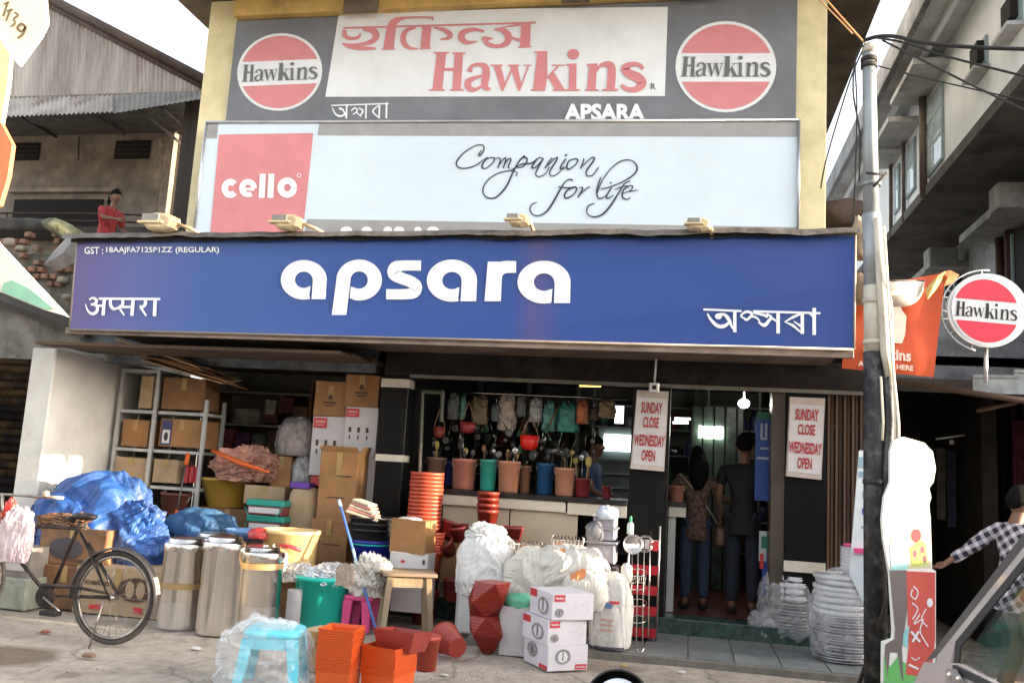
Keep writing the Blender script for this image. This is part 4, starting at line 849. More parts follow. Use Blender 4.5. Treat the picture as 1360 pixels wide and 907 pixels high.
# closing day boards
def dayboard(x0, x1, y0, y1, label, slope):
    Y = 8.9; c0, c1, c2, c3 = at(x0[0], y0[0], Y), at(x1[0], y0[1], Y), at(x1[1], y1[1], Y), at(x0[1], y1[0], Y)
    t = thing('closing_day_board', label, 'notice board', (c0+c2)/2, 0, 'Sunday and Wednesday notice boards')
    b_ = B(); b_.add([c0, c1, c2, c3]+[v+Vector((0, .06, 0)) for v in (c0, c1, c2, c3)], [(0, 1, 2, 3), (7, 6, 5, 4), (0, 4, 5, 1), (1, 5, 6, 2), (2, 6, 7, 3), (3, 7, 4, 0)])
    ob('box', b_, mt('notice_card', (.52, .44, .40), .6, var=.1, dirt=.3), t)
    def f(u, v, d=0): p = (c3*(1-u)+c2*u)*(1-v)+(c0*(1-u)+c1*u)*v; return p-Vector((0, .004+d, 0))
    ob('white_face', B().poly([f(.04, .06), f(.96, .06), f(.98, .91), f(.02, .91)]), mt('notice_white', (.60, .57, .57), .5, var=.08, dirt=.2, dcol=(.45, .38, .36)), t)
    tb = B(); f3 = lambda x, y, d: f(x, y, .004)
    for s_, a, b2, c_, d_ in (('SUNDAY', .18, .84, .71, .855), ('CLOSE', .27, .76, .53, .665), ('WEDNESDAY', .04, .97, .295, .44), ('OPEN', .30, .71, .11, .25)):
        tb = B(); write(tb, s_, f3, a, b2, c_, d_, bold=.03); ob('red_lettering', tb, mt('notice_red', (.38, .012, .018), .5), t)
dayboard((846, 837), (888, 882), (518, 520), (622, 626), 'white notice board with red days hanging left of the doorway', 0)
dayboard((1049, 1044), (1096, 1091), (527, 529), (632, 637), 'white notice board with red days hanging right of the doorway', 0)
hx = thing('socket_box', 'small white switch box on a thin pipe above the left notice board', 'switch box', at(869, 515, 8.88))
c = at(869, 515, 8.88); ob('box', B().box(c.x-.05, c.x+.05, 8.84, 8.9, c.z-.045, c.z+.045, bev=.01), white_b, hx); ob('socket', B().box(c.x-.02, c.x+.02, 8.834, 8.839, c.z-.02, c.z+.02), MATS['black_opening'], hx)
ob('pipe', B().tube([c+Vector((0, .02, .04)), at(872, 474, 8.88)], .012, 6), white_b, hx)
# collapsible gate
gm = mt('gate_brown', (.12, .065, .035), .45, metal=.3, var=.35, wood=3, dirt=.4)
gt = thing('collapsible_gate', 'folded brown steel collapsible gate right of the right notice board', 'gate', (1.5, 9.1, .05))
for i in range(12):
    x = 1.315+i*.037; ob('gate_bar', B().box(x, x+.022, 9.0+.03*(i % 2), 9.03+.03*(i % 2), .06, 2.6), gm, gt)
for z in (.5, 1.3, 2.1): ob('gate_lattice', B().box(1.31, 1.75, 9.065, 9.08, z, z+.03), gm, gt)
ob('gate_backing', B().box(1.302, 1.8, 9.11, 9.14, .05, 2.62), timber, gt)
# ================================================================== GOODS
kraft = mt('kraft_card', (.36, .18, .07), .8, var=.18, scale=4, bump=.1, dirt=.25, dcol=(.2, .11, .05)); kraft2 = mt('pale_kraft', (.46, .32, .19), .8, var=.15, scale=4, dirt=.2, dcol=(.3, .2, .12)); kdark = mt('dark_kraft', (.24, .12, .05), .85, var=.2, dirt=.3)
tape = mt('brown_tape', (.42, .27, .10), .3, var=.1); tclear = mt('pale_tape', (.60, .50, .34), .3, var=.1); wcard = mt('white_card', (.64, .60, .60), .6, var=.06, scale=3, dirt=.15, dcol=(.5, .45, .4)); ink_b = mt('brown_print', (.10, .05, .03), .7); ink_r = mt('red_print', (.60, .04, .05), .5); ink_k = mt('dark_print', (.06, .05, .06), .6)
plate_white = mt('plate_white', (.7, .68, .68), .5, var=.04)
def carton(x0, x1, y0, y1, Y, dep, label, mat=None, rz=0, name='carton', cat='box', group=None, tp='v', pr=None, flaps=0, mat_t=None, z0=None):
    X0, X1, Z0, Z1 = span(x0, x1, y0, y1, Y)
    if z0 is not None: Z0 = z0
    w_, h_ = X1-X0, Z1-Z0; t = thing(name, label, cat, ((X0+X1)/2, Y+dep/2, Z0), rz, group); rn = random.Random(int(x0*7+y0))
    a, d = w_/2, dep/2; j = lambda: rn.uniform(-.006, .006)
    b = B().box(-a, a, -d, d, 0, h_, bev=.006)
    for i, v in enumerate(b.v): b.v[i] = (v[0]+j()*(.6 if v[2] < .01 else 1), v[1]+j(), v[2]+(j() if v[2] > .01 else 0))
    ob('carton_body', b, mat or kraft, t, local=True)
    if tp == 'v': ob('tape', B().box(-.03, .03, -d-.0085, -d-.0065, h_*.62, h_*1.0), mat_t or tape, t, local=True)
    if tp == 'h': ob('tape', B().box(-a, a, -d-.0095, -d-.0068, h_*.45, h_*.45+.05), mat_t or tape, t, local=True)
    if flaps:
        for s in (-1, 1): ob('flap', B().add([(s*a, -d, h_), (s*a, d, h_), (s*(a+.03), d*.9, h_+flaps), (s*(a+.04), -d*.9, h_+flaps*.9), (s*a*.97, -d, h_), (s*a*.97, d, h_)], [(0, 1, 2, 3), (4, 5, 2, 3)]), mat or kraft, t, local=True)
        ob('flap', B().add([(-a, -d, h_), (a, -d, h_), (a*.9, -d-.03, h_+flaps*.8), (-a*.9, -d-.02, h_+flaps*.9)], [(0, 1, 2, 3)]), mat or kraft, t, local=True)
    if pr: pr(t, lambda u, v, q=0: Vector((-a+u*2*a, -d-.010-q, v*h_)), w_, h_)
    return t
def P_rect(t, f, u0, u1, v0, v1, mat, name='printed_panel', q=0):
    ob(name, B().poly([f(u0, v0, q), f(u1, v0, q), f(u1, v1, q), f(u0, v1, q)]), mat, t, local=True)
def P_text(t, f, s, u0, u1, v0, v1, mat, bold=.03):
    b = B(); write(b, s, lambda x, y, d: f(x, y, .002), u0, u1, v0, v1, bold=bold); ob('printed_word', b, mat, t, local=True)
def P_disc(t, f, u, v, r, ry, mat, name='printed_disc', q=0):
    ob(name, B().poly([f(u+r*cos(2*pi*i/18), v+ry*sin(2*pi*i/18), q) for i in range(18)]), mat, t, local=True)
# --- shelf rack in the storage bay
shw = mt('shelf_steel', (.50, .50, .48), .5, metal=.2, var=.12, dirt=.4, dcol=(.3, .25, .2))
SY = 9.25
rk = thing('steel_rack', 'white slotted steel rack of brown cartons beside the white side wall', 'shelf', (at(215, 600, SY).x, SY, .06))
for px0, px1 in ((160, 148), (208, 196), (276, 264)):
    a, c = at(px0, 492, SY), at(px1, 650, SY); xm = (a.x+c.x)/2
    for dy in (0, .4): ob('rack_post', B().box(xm-.02, xm+.02, SY+dy, SY+dy+.035, .06, 2.42 if px0 < 270 else 2.1), shw, rk)
xa, xb_, xc = at(154, 570, SY).x, at(202, 570, SY).x, at(270, 600, SY).x
for py in (490, 544, 595, 643):
    for x0, x1 in ((xa, xb_), (xb_+.045, xc)):
        if py == 490 and x1 == xc: continue
        z = at(180, py, SY).z; ob('rack_shelf', B().box(x0, x1, SY+.01, SY+.42, z-.035, z, bev=.004), shw, rk)
def blueprint(t, f, w_, h_):
    P_rect(t, f, .05, .28, .05, .95, mt('label_blue', (.05, .05, .15), .5)); P_rect(t, f, .08, .25, .12, .6, plate_white, q=.001); P_disc(t, f, .165, .36, .05, .16, ink_k, q=.002)
for (a0, a1, b0_, b1, lb, m, pr) in ((186, 203, 500, 542, 'narrow brown carton on the top shelf of the white rack', kraft2, None), (216, 272, 502, 544, 'wide dark carton on the top shelf of the white rack', kdark, None),
      (162, 197, 557, 593, 'orange brown carton on the middle shelf of the white rack, left bay', kraft, None), (212, 270, 557, 594, 'carton with a blue and white label on the middle shelf of the rack', kraft, blueprint),
      (152, 194, 607, 641, 'pale carton on the lower shelf of the rack, left bay', kraft2, None), (203, 236, 610, 641, 'pale carton on the lower shelf of the rack, right bay', kraft2, None)):
    carton(a0, a1, b0_, b1, SY+.03, .34, lb, m, group='cartons on the white rack', pr=pr)
for i in range(3):
    c = at(247+i*7, 641, SY+.06); ob('red_tin', B().lathe([(.028, 0), (.03, .01), (.03, .17), (.022, .19)], c, 12, True, True), mt('tin_red', (.50, .03, .04), .4), loc=c, label='red tin, %s of three, on the lower shelf of the white rack' % ('leftmost', 'middle one', 'rightmost')[i], cat='tin', group='red tins on the rack')
# flattened cartons on top
for i in range(7):
    r_ = random.Random(i); x0, y0 = 178+i*7, 470+i*2.5; c = at(x0+50, y0+4, SY); L_2 = .42+.1*r_.random()
    b = B().box(-L_2, L_2, -.28, .28, -.007, .007); M_ = Matrix.Rotation(r_.uniform(.12, .26), 4, 'Y')@Matrix.Rotation(r_.uniform(-.25, .25), 4, 'Z')@Matrix.Rotation(r_.uniform(-.15, .15), 4, 'X')
    b.xf(Matrix.Translation(c+Vector((0, -.1, -.012*i)))@M_)
    ob('flattened_carton', b, (kraft, kdark, kraft2)[i % 3], loc=c, label='flattened brown carton in the loose pile on top of the white rack', cat='cardboard', group='flattened cartons on the rack')
# bucket and duster below
def bucket(name, label, x0, x1, y0, y1, Y, mat, cat='bucket', taper=.78, group=None, handle=True, rim=.012, ribs=0, cap=False, z0=None):
    X0, X1, Z0, Z1 = span(x0, x1, y0, y1, Y)
    if z0 is not None: Z0 = z0
    r = (X1-X0)/2; xm_, zm_ = (x0+x1)/2, (y0+y1)/2; Xc = at(xm_, zm_, Y+r).x; r *= (Y+r)/Y*.985; h = Z1-Z0; t = thing(name, label, cat, (Xc, Y+r, Z0), 0, group)
    pr = [(r*taper*.9, 0), (r*taper, .012)]
    for k in range(ribs): z = h*(.2+.6*k/max(1, ribs)); rr = r*(taper+(1-taper)*z/h); pr += [(rr, z), (rr+.006, z+.006), (rr+.001, z+.018)]
    pr += [(r*.965, h*.90), (r, h*.905), (r+rim*.4, h), (r-.012, h), (r*.93, h*.9), (r*taper*.94, .02)]
    ob('bucket_body', B().lathe(pr, (0, 0, 0), 24, True, True), mat, t, local=True)
    if handle: ob('handle', B().tube([(r*1.02*cos(a), -r*.35*sin(a)-.0, h*.88-r*.75*sin(a)) for a in [i*pi/12 for i in range(13)]], .006, 6), mt('handle_wire', (.45, .35, .3), .4), t, local=True)
    return t
bucket('bucket', 'brown bucket standing on the floor under the white rack', 214, 251, 655, 692, 9.1, mt('brown_plastic', (.16, .05, .035), .5), handle=True)
du = thing('duster_pole', 'duster pole with orange ends leaning in front of the white rack', 'duster', at(232, 690, 8.9))
a, c = at(232, 692, 8.9), at(250, 602, 9.1); ob('stick', B().tube([a, c], .009, 6), mt('dark_metal', (.12, .12, .12), .4, metal=.5), du)
org2 = mt('orange_plastic', (.75, .13, .02), .4)
ob('grip', B().tube([a, a.lerp(c, .16)], .018, 8), org2, du); ob('grip', B().tube([a.lerp(c, .82), c], .024, 8), org2, du)
# --- middle storage pile
sy_t = mt('yellow_plastic', (.55, .35, .06), .45, var=.1)
bucket('wash_tub', 'big yellow wash tub under the pink sheet bundle', 268, 342, 636, 676, 9.2, sy_t, 'tub', .7, handle=False)
for (x0, x1, y0, y1, Y, d_, lb, m) in ((255, 345, 676, 735, 9.15, .5, 'dark carton holding up the yellow wash tub', kdark), (324, 378, 645, 670, 9.15, .3, 'small pale carton on the red lidded boxes', kraft2),
        (360, 386, 606, 650, 9.3, .25, 'upright brown carton left of the clear wrapped bundle', kraft), (330, 415, 650, 740, 9.45, .4, 'dark carton half covered by the lidded boxes', kdark),
        (296, 372, 600, 735, 9.75, .4, 'tall dark carton at the back of the storage bay', kdark)):
    carton(x0, x1, y0, y1, Y, d_, lb, m)
ob('sheet_bundle', crumple(at(312, 640, 9.05)+Vector((0, .25, 0)), (.72, .5, .36), 21, .36, 2.6, 90, 56, sq=.9, fold=1.3), mt('pink_orange_sheet', (.48, .24, .17), .6, var=.4, scale=5, bump=.3), loc=at(312, 640, 9.3), label='crumpled pink and orange sheet bundle on the yellow tub', cat='bundle')
ob('orange_strip', B().tube([at(282, 598, 9.0), at(320, 615, 8.95), at(358, 627, 8.98)], [.022, .03, .012], 6), org2, loc=at(320, 615, 9), label='orange plastic strip lying across the pink sheet bundle', cat='strip')
film = plastic_film('clear_film', (.85, .87, .9), .16); filmd = plastic_film('milky_film', (.8, .8, .82), .5)
for i, (x0, x1, y0, y1, Y, lb, m) in enumerate(((364, 411, 556, 606, 9.25, 'clear wrapped bundle of small goods, upper of the two', mt('packed_goods', (.20, .13, .10), .5, var=.6, scale=16)), (384, 412, 606, 650, 9.2, 'clear wrapped bundle of small goods, lower of the two', mt('packed_goods2', (.32, .30, .28), .4, var=.6, scale=14)))):
    X0, X1, Z0, Z1 = span(x0, x1, y0, y1, Y); c = Vector(((X0+X1)/2, Y+.12, Z0)); t = thing('wrapped_bundle', lb, 'bundle', c, 0, 'clear wrapped bundles')
    ob('contents', crumple(c, ((X1-X0)*.9, .24, (Z1-Z0)*.95), 31+i, .25, 3, 50, 30, fold=1.3), m, t); ob('film', crumple(c-Vector((0, 0, .0)), ((X1-X0)*1.06, .3, (Z1-Z0)*1.03), 41+i, .14, 3, 30, 18), film, t)
# back shelf
bs = thing('back_shelf', 'dark shelf with pale edges deep in the storage bay', 'shelf', (at(325, 600, 10.9).x, 10.9, .06))
x0, x1 = at(285, 560, 10.8).x, at(412, 560, 10.8).x
for py in (563, 520, 606): z = at(330, py, 10.8).z; ob('shelf_board', B().box(x0, x1, 10.75, 11.15, z-.03, z), mt('pale_board', (.30, .26, .2), .7, dirt=.5), bs)
for x in (x0, x1): ob('shelf_side', B().box(x-.02, x+.02, 10.76, 11.15, .06, 2.5), kdark, bs)
rn = random.Random(12)
for i, (a0, a1, b0_, b1, nm, col) in enumerate(((311, 344, 543, 562, 'cream', (.36, .33, .27)), (352, 366, 531, 550, 'white', (.5, .47, .36)), (350, 368, 550, 562, 'dark red', (.12, .03, .03)), (370, 390, 527, 548, 'maroon', (.16, .04, .05)), (290, 308, 570, 605, 'red', (.22, .04, .05)), (312, 330, 575, 605, 'violet', (.12, .03, .10)), (334, 352, 578, 605, 'grey', (.16, .15, .15)), (355, 372, 572, 605, 'brown', (.15, .08, .05)), (388, 408, 540, 562, 'tan', (.22, .14, .08)), (292, 318, 505, 519, 'grey brown', (.15, .12, .1)))):
    carton(a0, a1, b0_, b1, 10.74, .2, 'small '+nm+' box on the back shelf of the storage bay', mt('box_'+nm.replace(' ', '_'), col, .7, var=.3, scale=9), name='small_box', tp='', group='small boxes on the back shelf')
# white and brown carton stacks left of the pillar
def redlabel(t, f, w_, h_):
    P_rect(t, f, .03, .42, .80, .97, ink_r); P_rect(t, f, .08, .37, .885, .93, mt('label_pink', (.70, .30, .28), .5), q=.001); P_rect(t, f, .08, .34, .84, .86, MATS['label_pink'], q=.001)
    for k in range(3): P_rect(t, f, .14+.26*k, .22+.26*k, .50, .60, ink_b); P_rect(t, f, .16+.26*k, .20+.26*k, .36, .44, ink_k)
def logo(t, f, w_, h_):
    P_disc(t, f, .5, .62, .07, .09, ink_b); P_rect(t, f, .3, .7, .42, .47, ink_b); P_rect(t, f, .36, .64, .33, .37, ink_b)
for (x0, x1, y0, y1, Y, lb, m, pr, fl) in ((417, 461, 512, 553, 9.22, 'brown carton on top of the left white carton stack', kraft, logo, .05), (458, 503, 498, 541, 9.18, 'topmost brown carton beside the black shop pillar', kraft, logo, 0),
        (413, 458, 553, 632, 9.2, 'tall white carton with red label, left one of the pair', wcard, redlabel, 0), (457, 501, 541, 608, 9.16, 'white carton with red label beside the black pillar', wcard, redlabel, 0),
        (455, 496, 608, 735, 9.16, 'lowest white carton beside the black pillar, half hidden', wcard, lambda t, f, w_, h_: (P_rect(t, f, .4, .5, .72, .80, ink_k), P_rect(t, f, .42, .5, .6, .64, ink_k)), 0), (412, 440, 632, 645, 9.22, 'flat red box under the left white carton', mt('flat_red', (.55, .06, .04), .5), None, 0),
        (423, 474, 600, 692, 8.85, 'tall open brown carton in front of the white cartons', kraft, lambda t, f, w_, h_: (P_rect(t, f, .45, .85, .64, .66, ink_b), P_rect(t, f, .25, .7, .33, .345, ink_b)), .07),
        (411, 461, 690, 745, 8.8, 'bulging brown carton under the tall open one', kraft, lambda t, f, w_, h_: P_rect(t, f, .35, .8, .4, .42, ink_b), 0), (415, 470, 745, 800, 8.8, 'lowest brown carton behind the teal tub', kraft, None, 0)):
    carton(x0, x1, y0, y1, Y, .3, lb, m, pr=pr, flaps=fl, tp='' if m is wcard else 'v', group='cartons stacked left of the black pillar')
# paper sack with purple lid
X0, X1, Z0, Z1 = span(376, 416, 648, 715, 8.9)
t = thing('paper_sack', 'brown paper sack between the lidded boxes and cartons', 'sack', ((X0+X1)/2, 9.0, Z0))
ob('sack_body', crumple(((X0+X1)/2, 9.05, Z0), (X1-X0, .26, Z1-Z0), 51, .07, 2.5, 30, 20, flat=.5, sq=.55), kraft2, t)
ob('purple_folder', B().box(at(386, 640, 8.95).x, at(412, 640, 8.95).x, 8.93, 9.1, at(395, 648, 8.95).z, at(395, 640, 8.95).z, bev=.01), mt('purple', (.14, .05, .36), .4), loc=at(398, 644, 8.95), label='purple folder lying on the brown paper sack', cat='folder')
carton(372, 420, 712, 770, 9.0, .4, 'brown carton underneath the paper sack', kraft)
# lidded lunch boxes
for k, (y0, y1, lb) in enumerate(((664, 684, 'red box with teal lid and grip, upper of the two'), (685, 706, 'red box with teal lid and grip, lower of the two'))):
    X0, X1, Z0, Z1 = span(325, 376, y0, y1, 8.75); t = thing('lidded_box', lb, 'box', ((X0+X1)/2, 8.9, Z0), 0, 'lidded boxes in the storage bay'); w_ = (X1-X0)/2; h = Z1-Z0
    ob('box_body', B().box(-w_*.93, w_*.93, -.14, .14, 0, h*.6, bev=.02), mt('box_red', (.50, .04, .05), .4), t, local=True); ob('lid', B().box(-w_, w_, -.15, .15, h*.6, h, bev=.02), mt('teal_plastic', (.02, .32, .24), .4, var=.08), t, local=True)
    ob('label', B().poly([(-w_*.8, -.143, .02), (w_*.8, -.143, .02), (w_*.8, -.143, h*.5), (-w_*.8, -.143, h*.5)]), wcard, t, local=True); ob('grip', B().tube([(-w_, -.15, h*.5), (-w_*.7, -.19, -.01), (w_*.7, -.19, -.01), (w_, -.15, h*.5)], .006, 6), MATS['teal_plastic'], t, local=True)
carton(320, 382, 706, 775, 8.8, .4, 'brown carton below the red lidded boxes', kdark)
# --- blue tarp heap, cartons below it, step slab
tarp = mt('blue_tarp', (.018, .075, .27), .5, var=.35, scale=3, bump=.2, bscale=9, dirt=.5, dcol=(.14, .21, .44), dscale=2.2)
tb1 = crumple(at(132, 775, 7.95)+Vector((0, .3, .0)), (1.16, 1.0, .86), 61, .22, 2.0, 96, 60, sq=.85, flat=.3, fold=.8)
z_t = at(132, 700, 7.9).z-.14
tt = ob('blue_tarp', crumple(Vector((at(130, 690, 8.15).x, 8.15, z_t-.18)), (1.12, .9, .80), 61, .28, 1.5, 150, 90, sq=.85, flat=.4, fold=.3), tarp, loc=(at(136, 700, 7.9).x, 8.1, z_t), label='large crumpled blue tarpaulin heaped on cartons before the white wall', cat='tarpaulin')
ob('blue_tarp', crumple(Vector((at(250, 700, 8.3).x, 8.55, at(250, 732, 8.2).z)), (.82, .5, .38), 66, .24, 1.8, 80, 50, sq=.9, flat=.3, fold=.4), mt('blue_sheet', (.035, .11, .23), .6, var=.2, scale=4, bump=.3), loc=(at(250, 700, 8.3).x, 8.5, .5), label='paler blue sheet rolled up behind the steel drums', cat='sheet')
ob('blue_tarp', crumple(Vector((at(178, 745, 8.0).x, 8.0, at(178, 758, 7.9).z)), (.66, .5, .52), 68, .28, 1.6, 90, 56, sq=.9, flat=.3, fold=.3), tarp, loc=(at(178, 745, 8).x, 8, .3), label='loose end of blue tarpaulin hanging down over the printed flat carton', cat='tarpaulin')
ob('blue_tarp', crumple(Vector((at(50, 700, 7.8).x, 8.0, at(50, 712, 7.8).z)), (.26, .3, .42), 69, .2, 2, 36, 24), tarp, loc=(at(50, 700, 7.8).x, 8, .7), label='small flap of blue tarpaulin at the left beside the hanging bag', cat='tarpaulin')
def oval(t, f, w_, h_): P_disc(t, f, .42, .45, .26, .3, ink_k); P_rect(t, f, .5, .8, .1, .16, ink_b)
def cel(t, f, w_, h_): P_text(t, f, 'cello', .12, .42, .62, .74, ink_b); P_disc(t, f, .70, .58, .2, .26, ink_b); P_disc(t, f, .64, .58, .05, .18, kraft2, q=.001); P_disc(t, f, .76, .58, .05, .18, kraft2, q=.001); P_rect(t, f, .2, .35, .1, .2, ink_r); P_rect(t, f, .7, .8, .1, .22, ink_r)
def redb(t, f, w_, h_): P_disc(t, f, .82, .55, .07, .25, ink_r, q=0); P_rect(t, f, .05, .3, .2, .28, ink_b)
carton(52, 136, 702, 750, 7.6, .45, 'brown carton with a black oval print behind the bicycle', mt('worn_kraft', (.25, .12, .055), .85, var=.3, bump=.3, dirt=.4), rz=R(3), pr=oval)
carton(38, 132, 751, 795, 7.55, .5, 'wide brown carton lowest behind the bicycle frame', MATS['worn_kraft'], pr=redb, z0=.0)
carton(98, 216, 755, 815, 7.5, .5, 'flat brown cello carton seen through the bicycle wheel', kraft2, pr=cel, z0=.0)
carton(90, 214, 728, 756, 8.0, .5, 'dark carton carrying the blue tarpaulin', kdark, tp='')
carton(-26, 40, 726, 766, 7.35, .35, 'grey carton with dark letters at the left edge behind the bags', mt('grey_card', (.20, .17, .15), .8, var=.2), pr=lambda t, f, w_, h_: P_rect(t, f, .42, .92, .25, .6, mt('pale_print', (.45, .42, .38), .7)))
ob('drain_slab', B().box(at(-80, 780, 7.3).x, at(36, 780, 7.3).x, 7.3, 8.6, 0, at(20, 768, 7.3).z, bev=.02), mt('pale_cement', (.30, .31, .25), .9, var=.2, bump=.4, dirt=.5), loc=(at(10, 780, 7.3).x, 7.9, 0), label='pale cement slab at the left edge behind the bicycle', cat='slab')
ob('brown_wrapping', crumple(at(92, 706, 7.8), (.56, .36, .18), 191, .4, 2.4, 60, 36, fold=1.2), MATS['worn_kraft'], loc=at(92, 704, 7.8), label='crumpled brown wrapping on the carton with the oval print', cat='wrapping')
for i, (px, py, w_, h_) in enumerate(((60, 705, .34, .36), (180, 715, .5, .42))):
    c = at(px, py+10, 8.0); ob('blue_tarp', crumple(c, (w_, .4, h_), 195+i, .28, 2, 70, 44, fold=.8), tarp, loc=c, label=('left', 'right')[i]+' skirt of the blue tarpaulin drooping over the cartons', cat='tarpaulin')
# --- steel grain drums
steel = mt('bright_steel', (.82, .78, .73), .2, metal=1, var=.05, scale=2)
def drum(px, yb, ytop, wpx, label, tapez, z0=0, Y=None, film_=True):
    c = gd(px, yb, 0) if Y is None else Vector((at(px, 780, Y).x, Y, 0))
    Yf = c.y; r = wpx*(Yf+.2)/1180/2; h = at(px, ytop, Yf+r).z; cc = (at(px, (yb or 838)*.5+ytop*.5, c.y+r*.9).x, c.y+r*.9, 0)
    t = thing('steel_drum', label, 'drum', cc, 0, 'steel grain drums')
    ob('drum_body', B().lathe([(r*.97, 0), (r*1.0, .012), (r*.99, .03), (r*.985, h*.85), (r*1.0, h*.855), (r*1.0, h*.865), (r*.98, h*.87)], (0, 0, 0), 40, True, True), steel, t, local=True)
    ob('lid', B().lathe([(r*1.02, h*.86), (r*1.03, h*.87), (r*1.02, h*.93), (r*.98, h*.945), (r*.86, h*.95), (r*.84, h*.985), (r*.78, h), (r*.6, h*.992), (r*.3, h*.985)], (0, 0, 0), 40, False, True), steel, t, local=True)
    if 0: ob('lid_knob', B().lathe([(r*.12, h*.985), (r*.1, h*1.01), (r*.16, h*1.03), (.01, h*1.035)], (0, 0, 0), 14, False, True), steel, t, local=True)
    if tapez: ob('tape', B().lathe([(r*1.012, h*tapez), (r*1.012, h*tapez+.05)], (0, 0, 0), 40, False, False), mt('tan_tape', (.50, .32, .14), .3, alpha=.75), t, local=True)
    if film_:
        fb = B(); vs = []; n, m = 36, 14
        for k in range(m+1):
            for i in range(n):
                a = 2*pi*i/n; z = h*.30*k/m; q = Vector((cos(a)*2+px, sin(a)*2, z*5)); rr = r*1.03+.028*max(0, noise.noise(q*1.3))+.01*abs(noise.noise(q*4))+(.05*(1-k/2) if k < 2 else 0)*max(0, .4+noise.noise(q))
                vs.append((rr*cos(a), rr*sin(a), z))
        fb.add(vs, [(k*n+i, k*n+(i+1) % n, (k+1)*n+(i+1) % n, (k+1)*n+i) for k in range(m) for i in range(n)], True); ob('film_wrap', fb, plastic_film('drum_film', (.85, .87, .9), .09), t, local=True)
    return t
drum(242, 838, 713, 58, 'steel drum nearest the bicycle wheel', .44); drum(293, 846, 711, 56, 'middle steel drum, standing closest to the viewer', 0, film_=False); drum(343, 842, 724, 63, 'steel drum nearest the teal tub, tan tape near its top', .74)
drum(282, 0, 706, 58, 'steel drum half hidden behind the other three', 0, Y=7.75, film_=False)
# bath stack & cream tub on cartons behind drums
carton(300, 420, 765, 850, 8.05, .5, 'dark carton carrying the cream tub behind the steel drums', kdark, tp='', z0=0)
b = B(); c = Vector((at(325, 705, 8.1).x, 8.3, at(325, 712, 8.1).z)); b.lathe([(.2, -.05), (.29, .03), (.30, .05), (.28, .05), (.19, -.04)], c, 30, True, True, sy=.7)
ob('baby_bath', b, mt('sky_blue_plastic', (.18, .35, .68), .35, var=.2, scale=6), loc=c, label='pale blue bath tub lying behind the steel drums', cat='tub')
ob('red_packet', crumple(at(345, 716, 7.95), (.22, .2, .10), 77, .2, 3, 22, 14), mt('red_packet', (.55, .06, .06), .4, var=.3, scale=12), loc=at(345, 716, 7.95), label='small red packet lying on the pale blue bath tub', cat='packet')
bucket('cream_tub', 'pale yellow tub with a red mark behind the steel drums', 349, 421, 706, 760, 7.85, mt('cream_plastic', (.72, .50, .22), .4, var=.12, scale=3), 'tub', .88, handle=False)
c = at(386, 727, 7.84); ob('red_mark', B().tube([c+Vector((-.12, .0, .01)), c+Vector((0, -.015, .012)), c+Vector((.1, .02, -.02))], .02, 6), ink_r, loc=c, label='red ribbon across the pale yellow tub', cat='ribbon')
for i, (px, py, w_, h_, Y, m, lb) in enumerate(((388, 757, .40, .16, 7.95, 'milky_film', 'milky plastic sheet crumpled between the cream and teal tubs'), (357, 745, .25, .2, 7.6, 'milky_film', 'milky plastic scrap beside the top of the taped steel drum'), (440, 752, .26, .12, 7.95, 'milky_film', 'milky plastic sheet spilling over the back of the teal tub'))):
    c = at(px, py+14, Y); ob('plastic_sheet', crumple(c, (w_, .3, h_), 80+i, .45, 3.2, 70, 40, fold=1.4), MATS[m], loc=c, label=lb, cat='plastic sheet', group='milky plastic sheets by the tubs')
# teal tub
teal = mt('teal_bright', (.02, .60, .50), .38, var=.06)
tg = gd(428, 838); X0 = (at(390, 765, tg.y).x, at(467, 765, tg.y).x)
bucket('teal_tub', 'large teal tub filled with crumpled white plastic', 390, 467, 768, 838, tg.y, teal, 'tub', .86, handle=False, z0=0)
cc = Vector((at(428, 780, tg.y+.23).x, tg.y+.23, .34)); ob('plastic_filling', crumple(cc, (.38, .36, .17), 91, .45, 3, 70, 44, fold=1.4), mt('bluish_white_plastic', (.62, .70, .78), .3, var=.1), loc=cc, label='bluish white plastic stuffed into the teal tub', cat='plastic')
c = at(457, 778, 7.5); ob('brown_paper_lump', crumple(c, (.15, .05, .17), 93, .5, 2.2, 60, 30, sq=.5), mt('paper_brown', (.36, .28, .22), .8), loc=c, label='small brown paper piece sticking out of the teal tub', cat='paper')
c = at(378, 830, 7.35); ob('grey_bottle', B().lathe([(.06, 0), (.065, .02), (.065, .36), (.062, .37)], (c.x, 7.5, 0), 16, True, True), mt('grey_plastic', (.30, .30, .32), .4), loc=(c.x, 7.5, 0), label='grey container between the taped steel drum and the teal tub', cat='container')
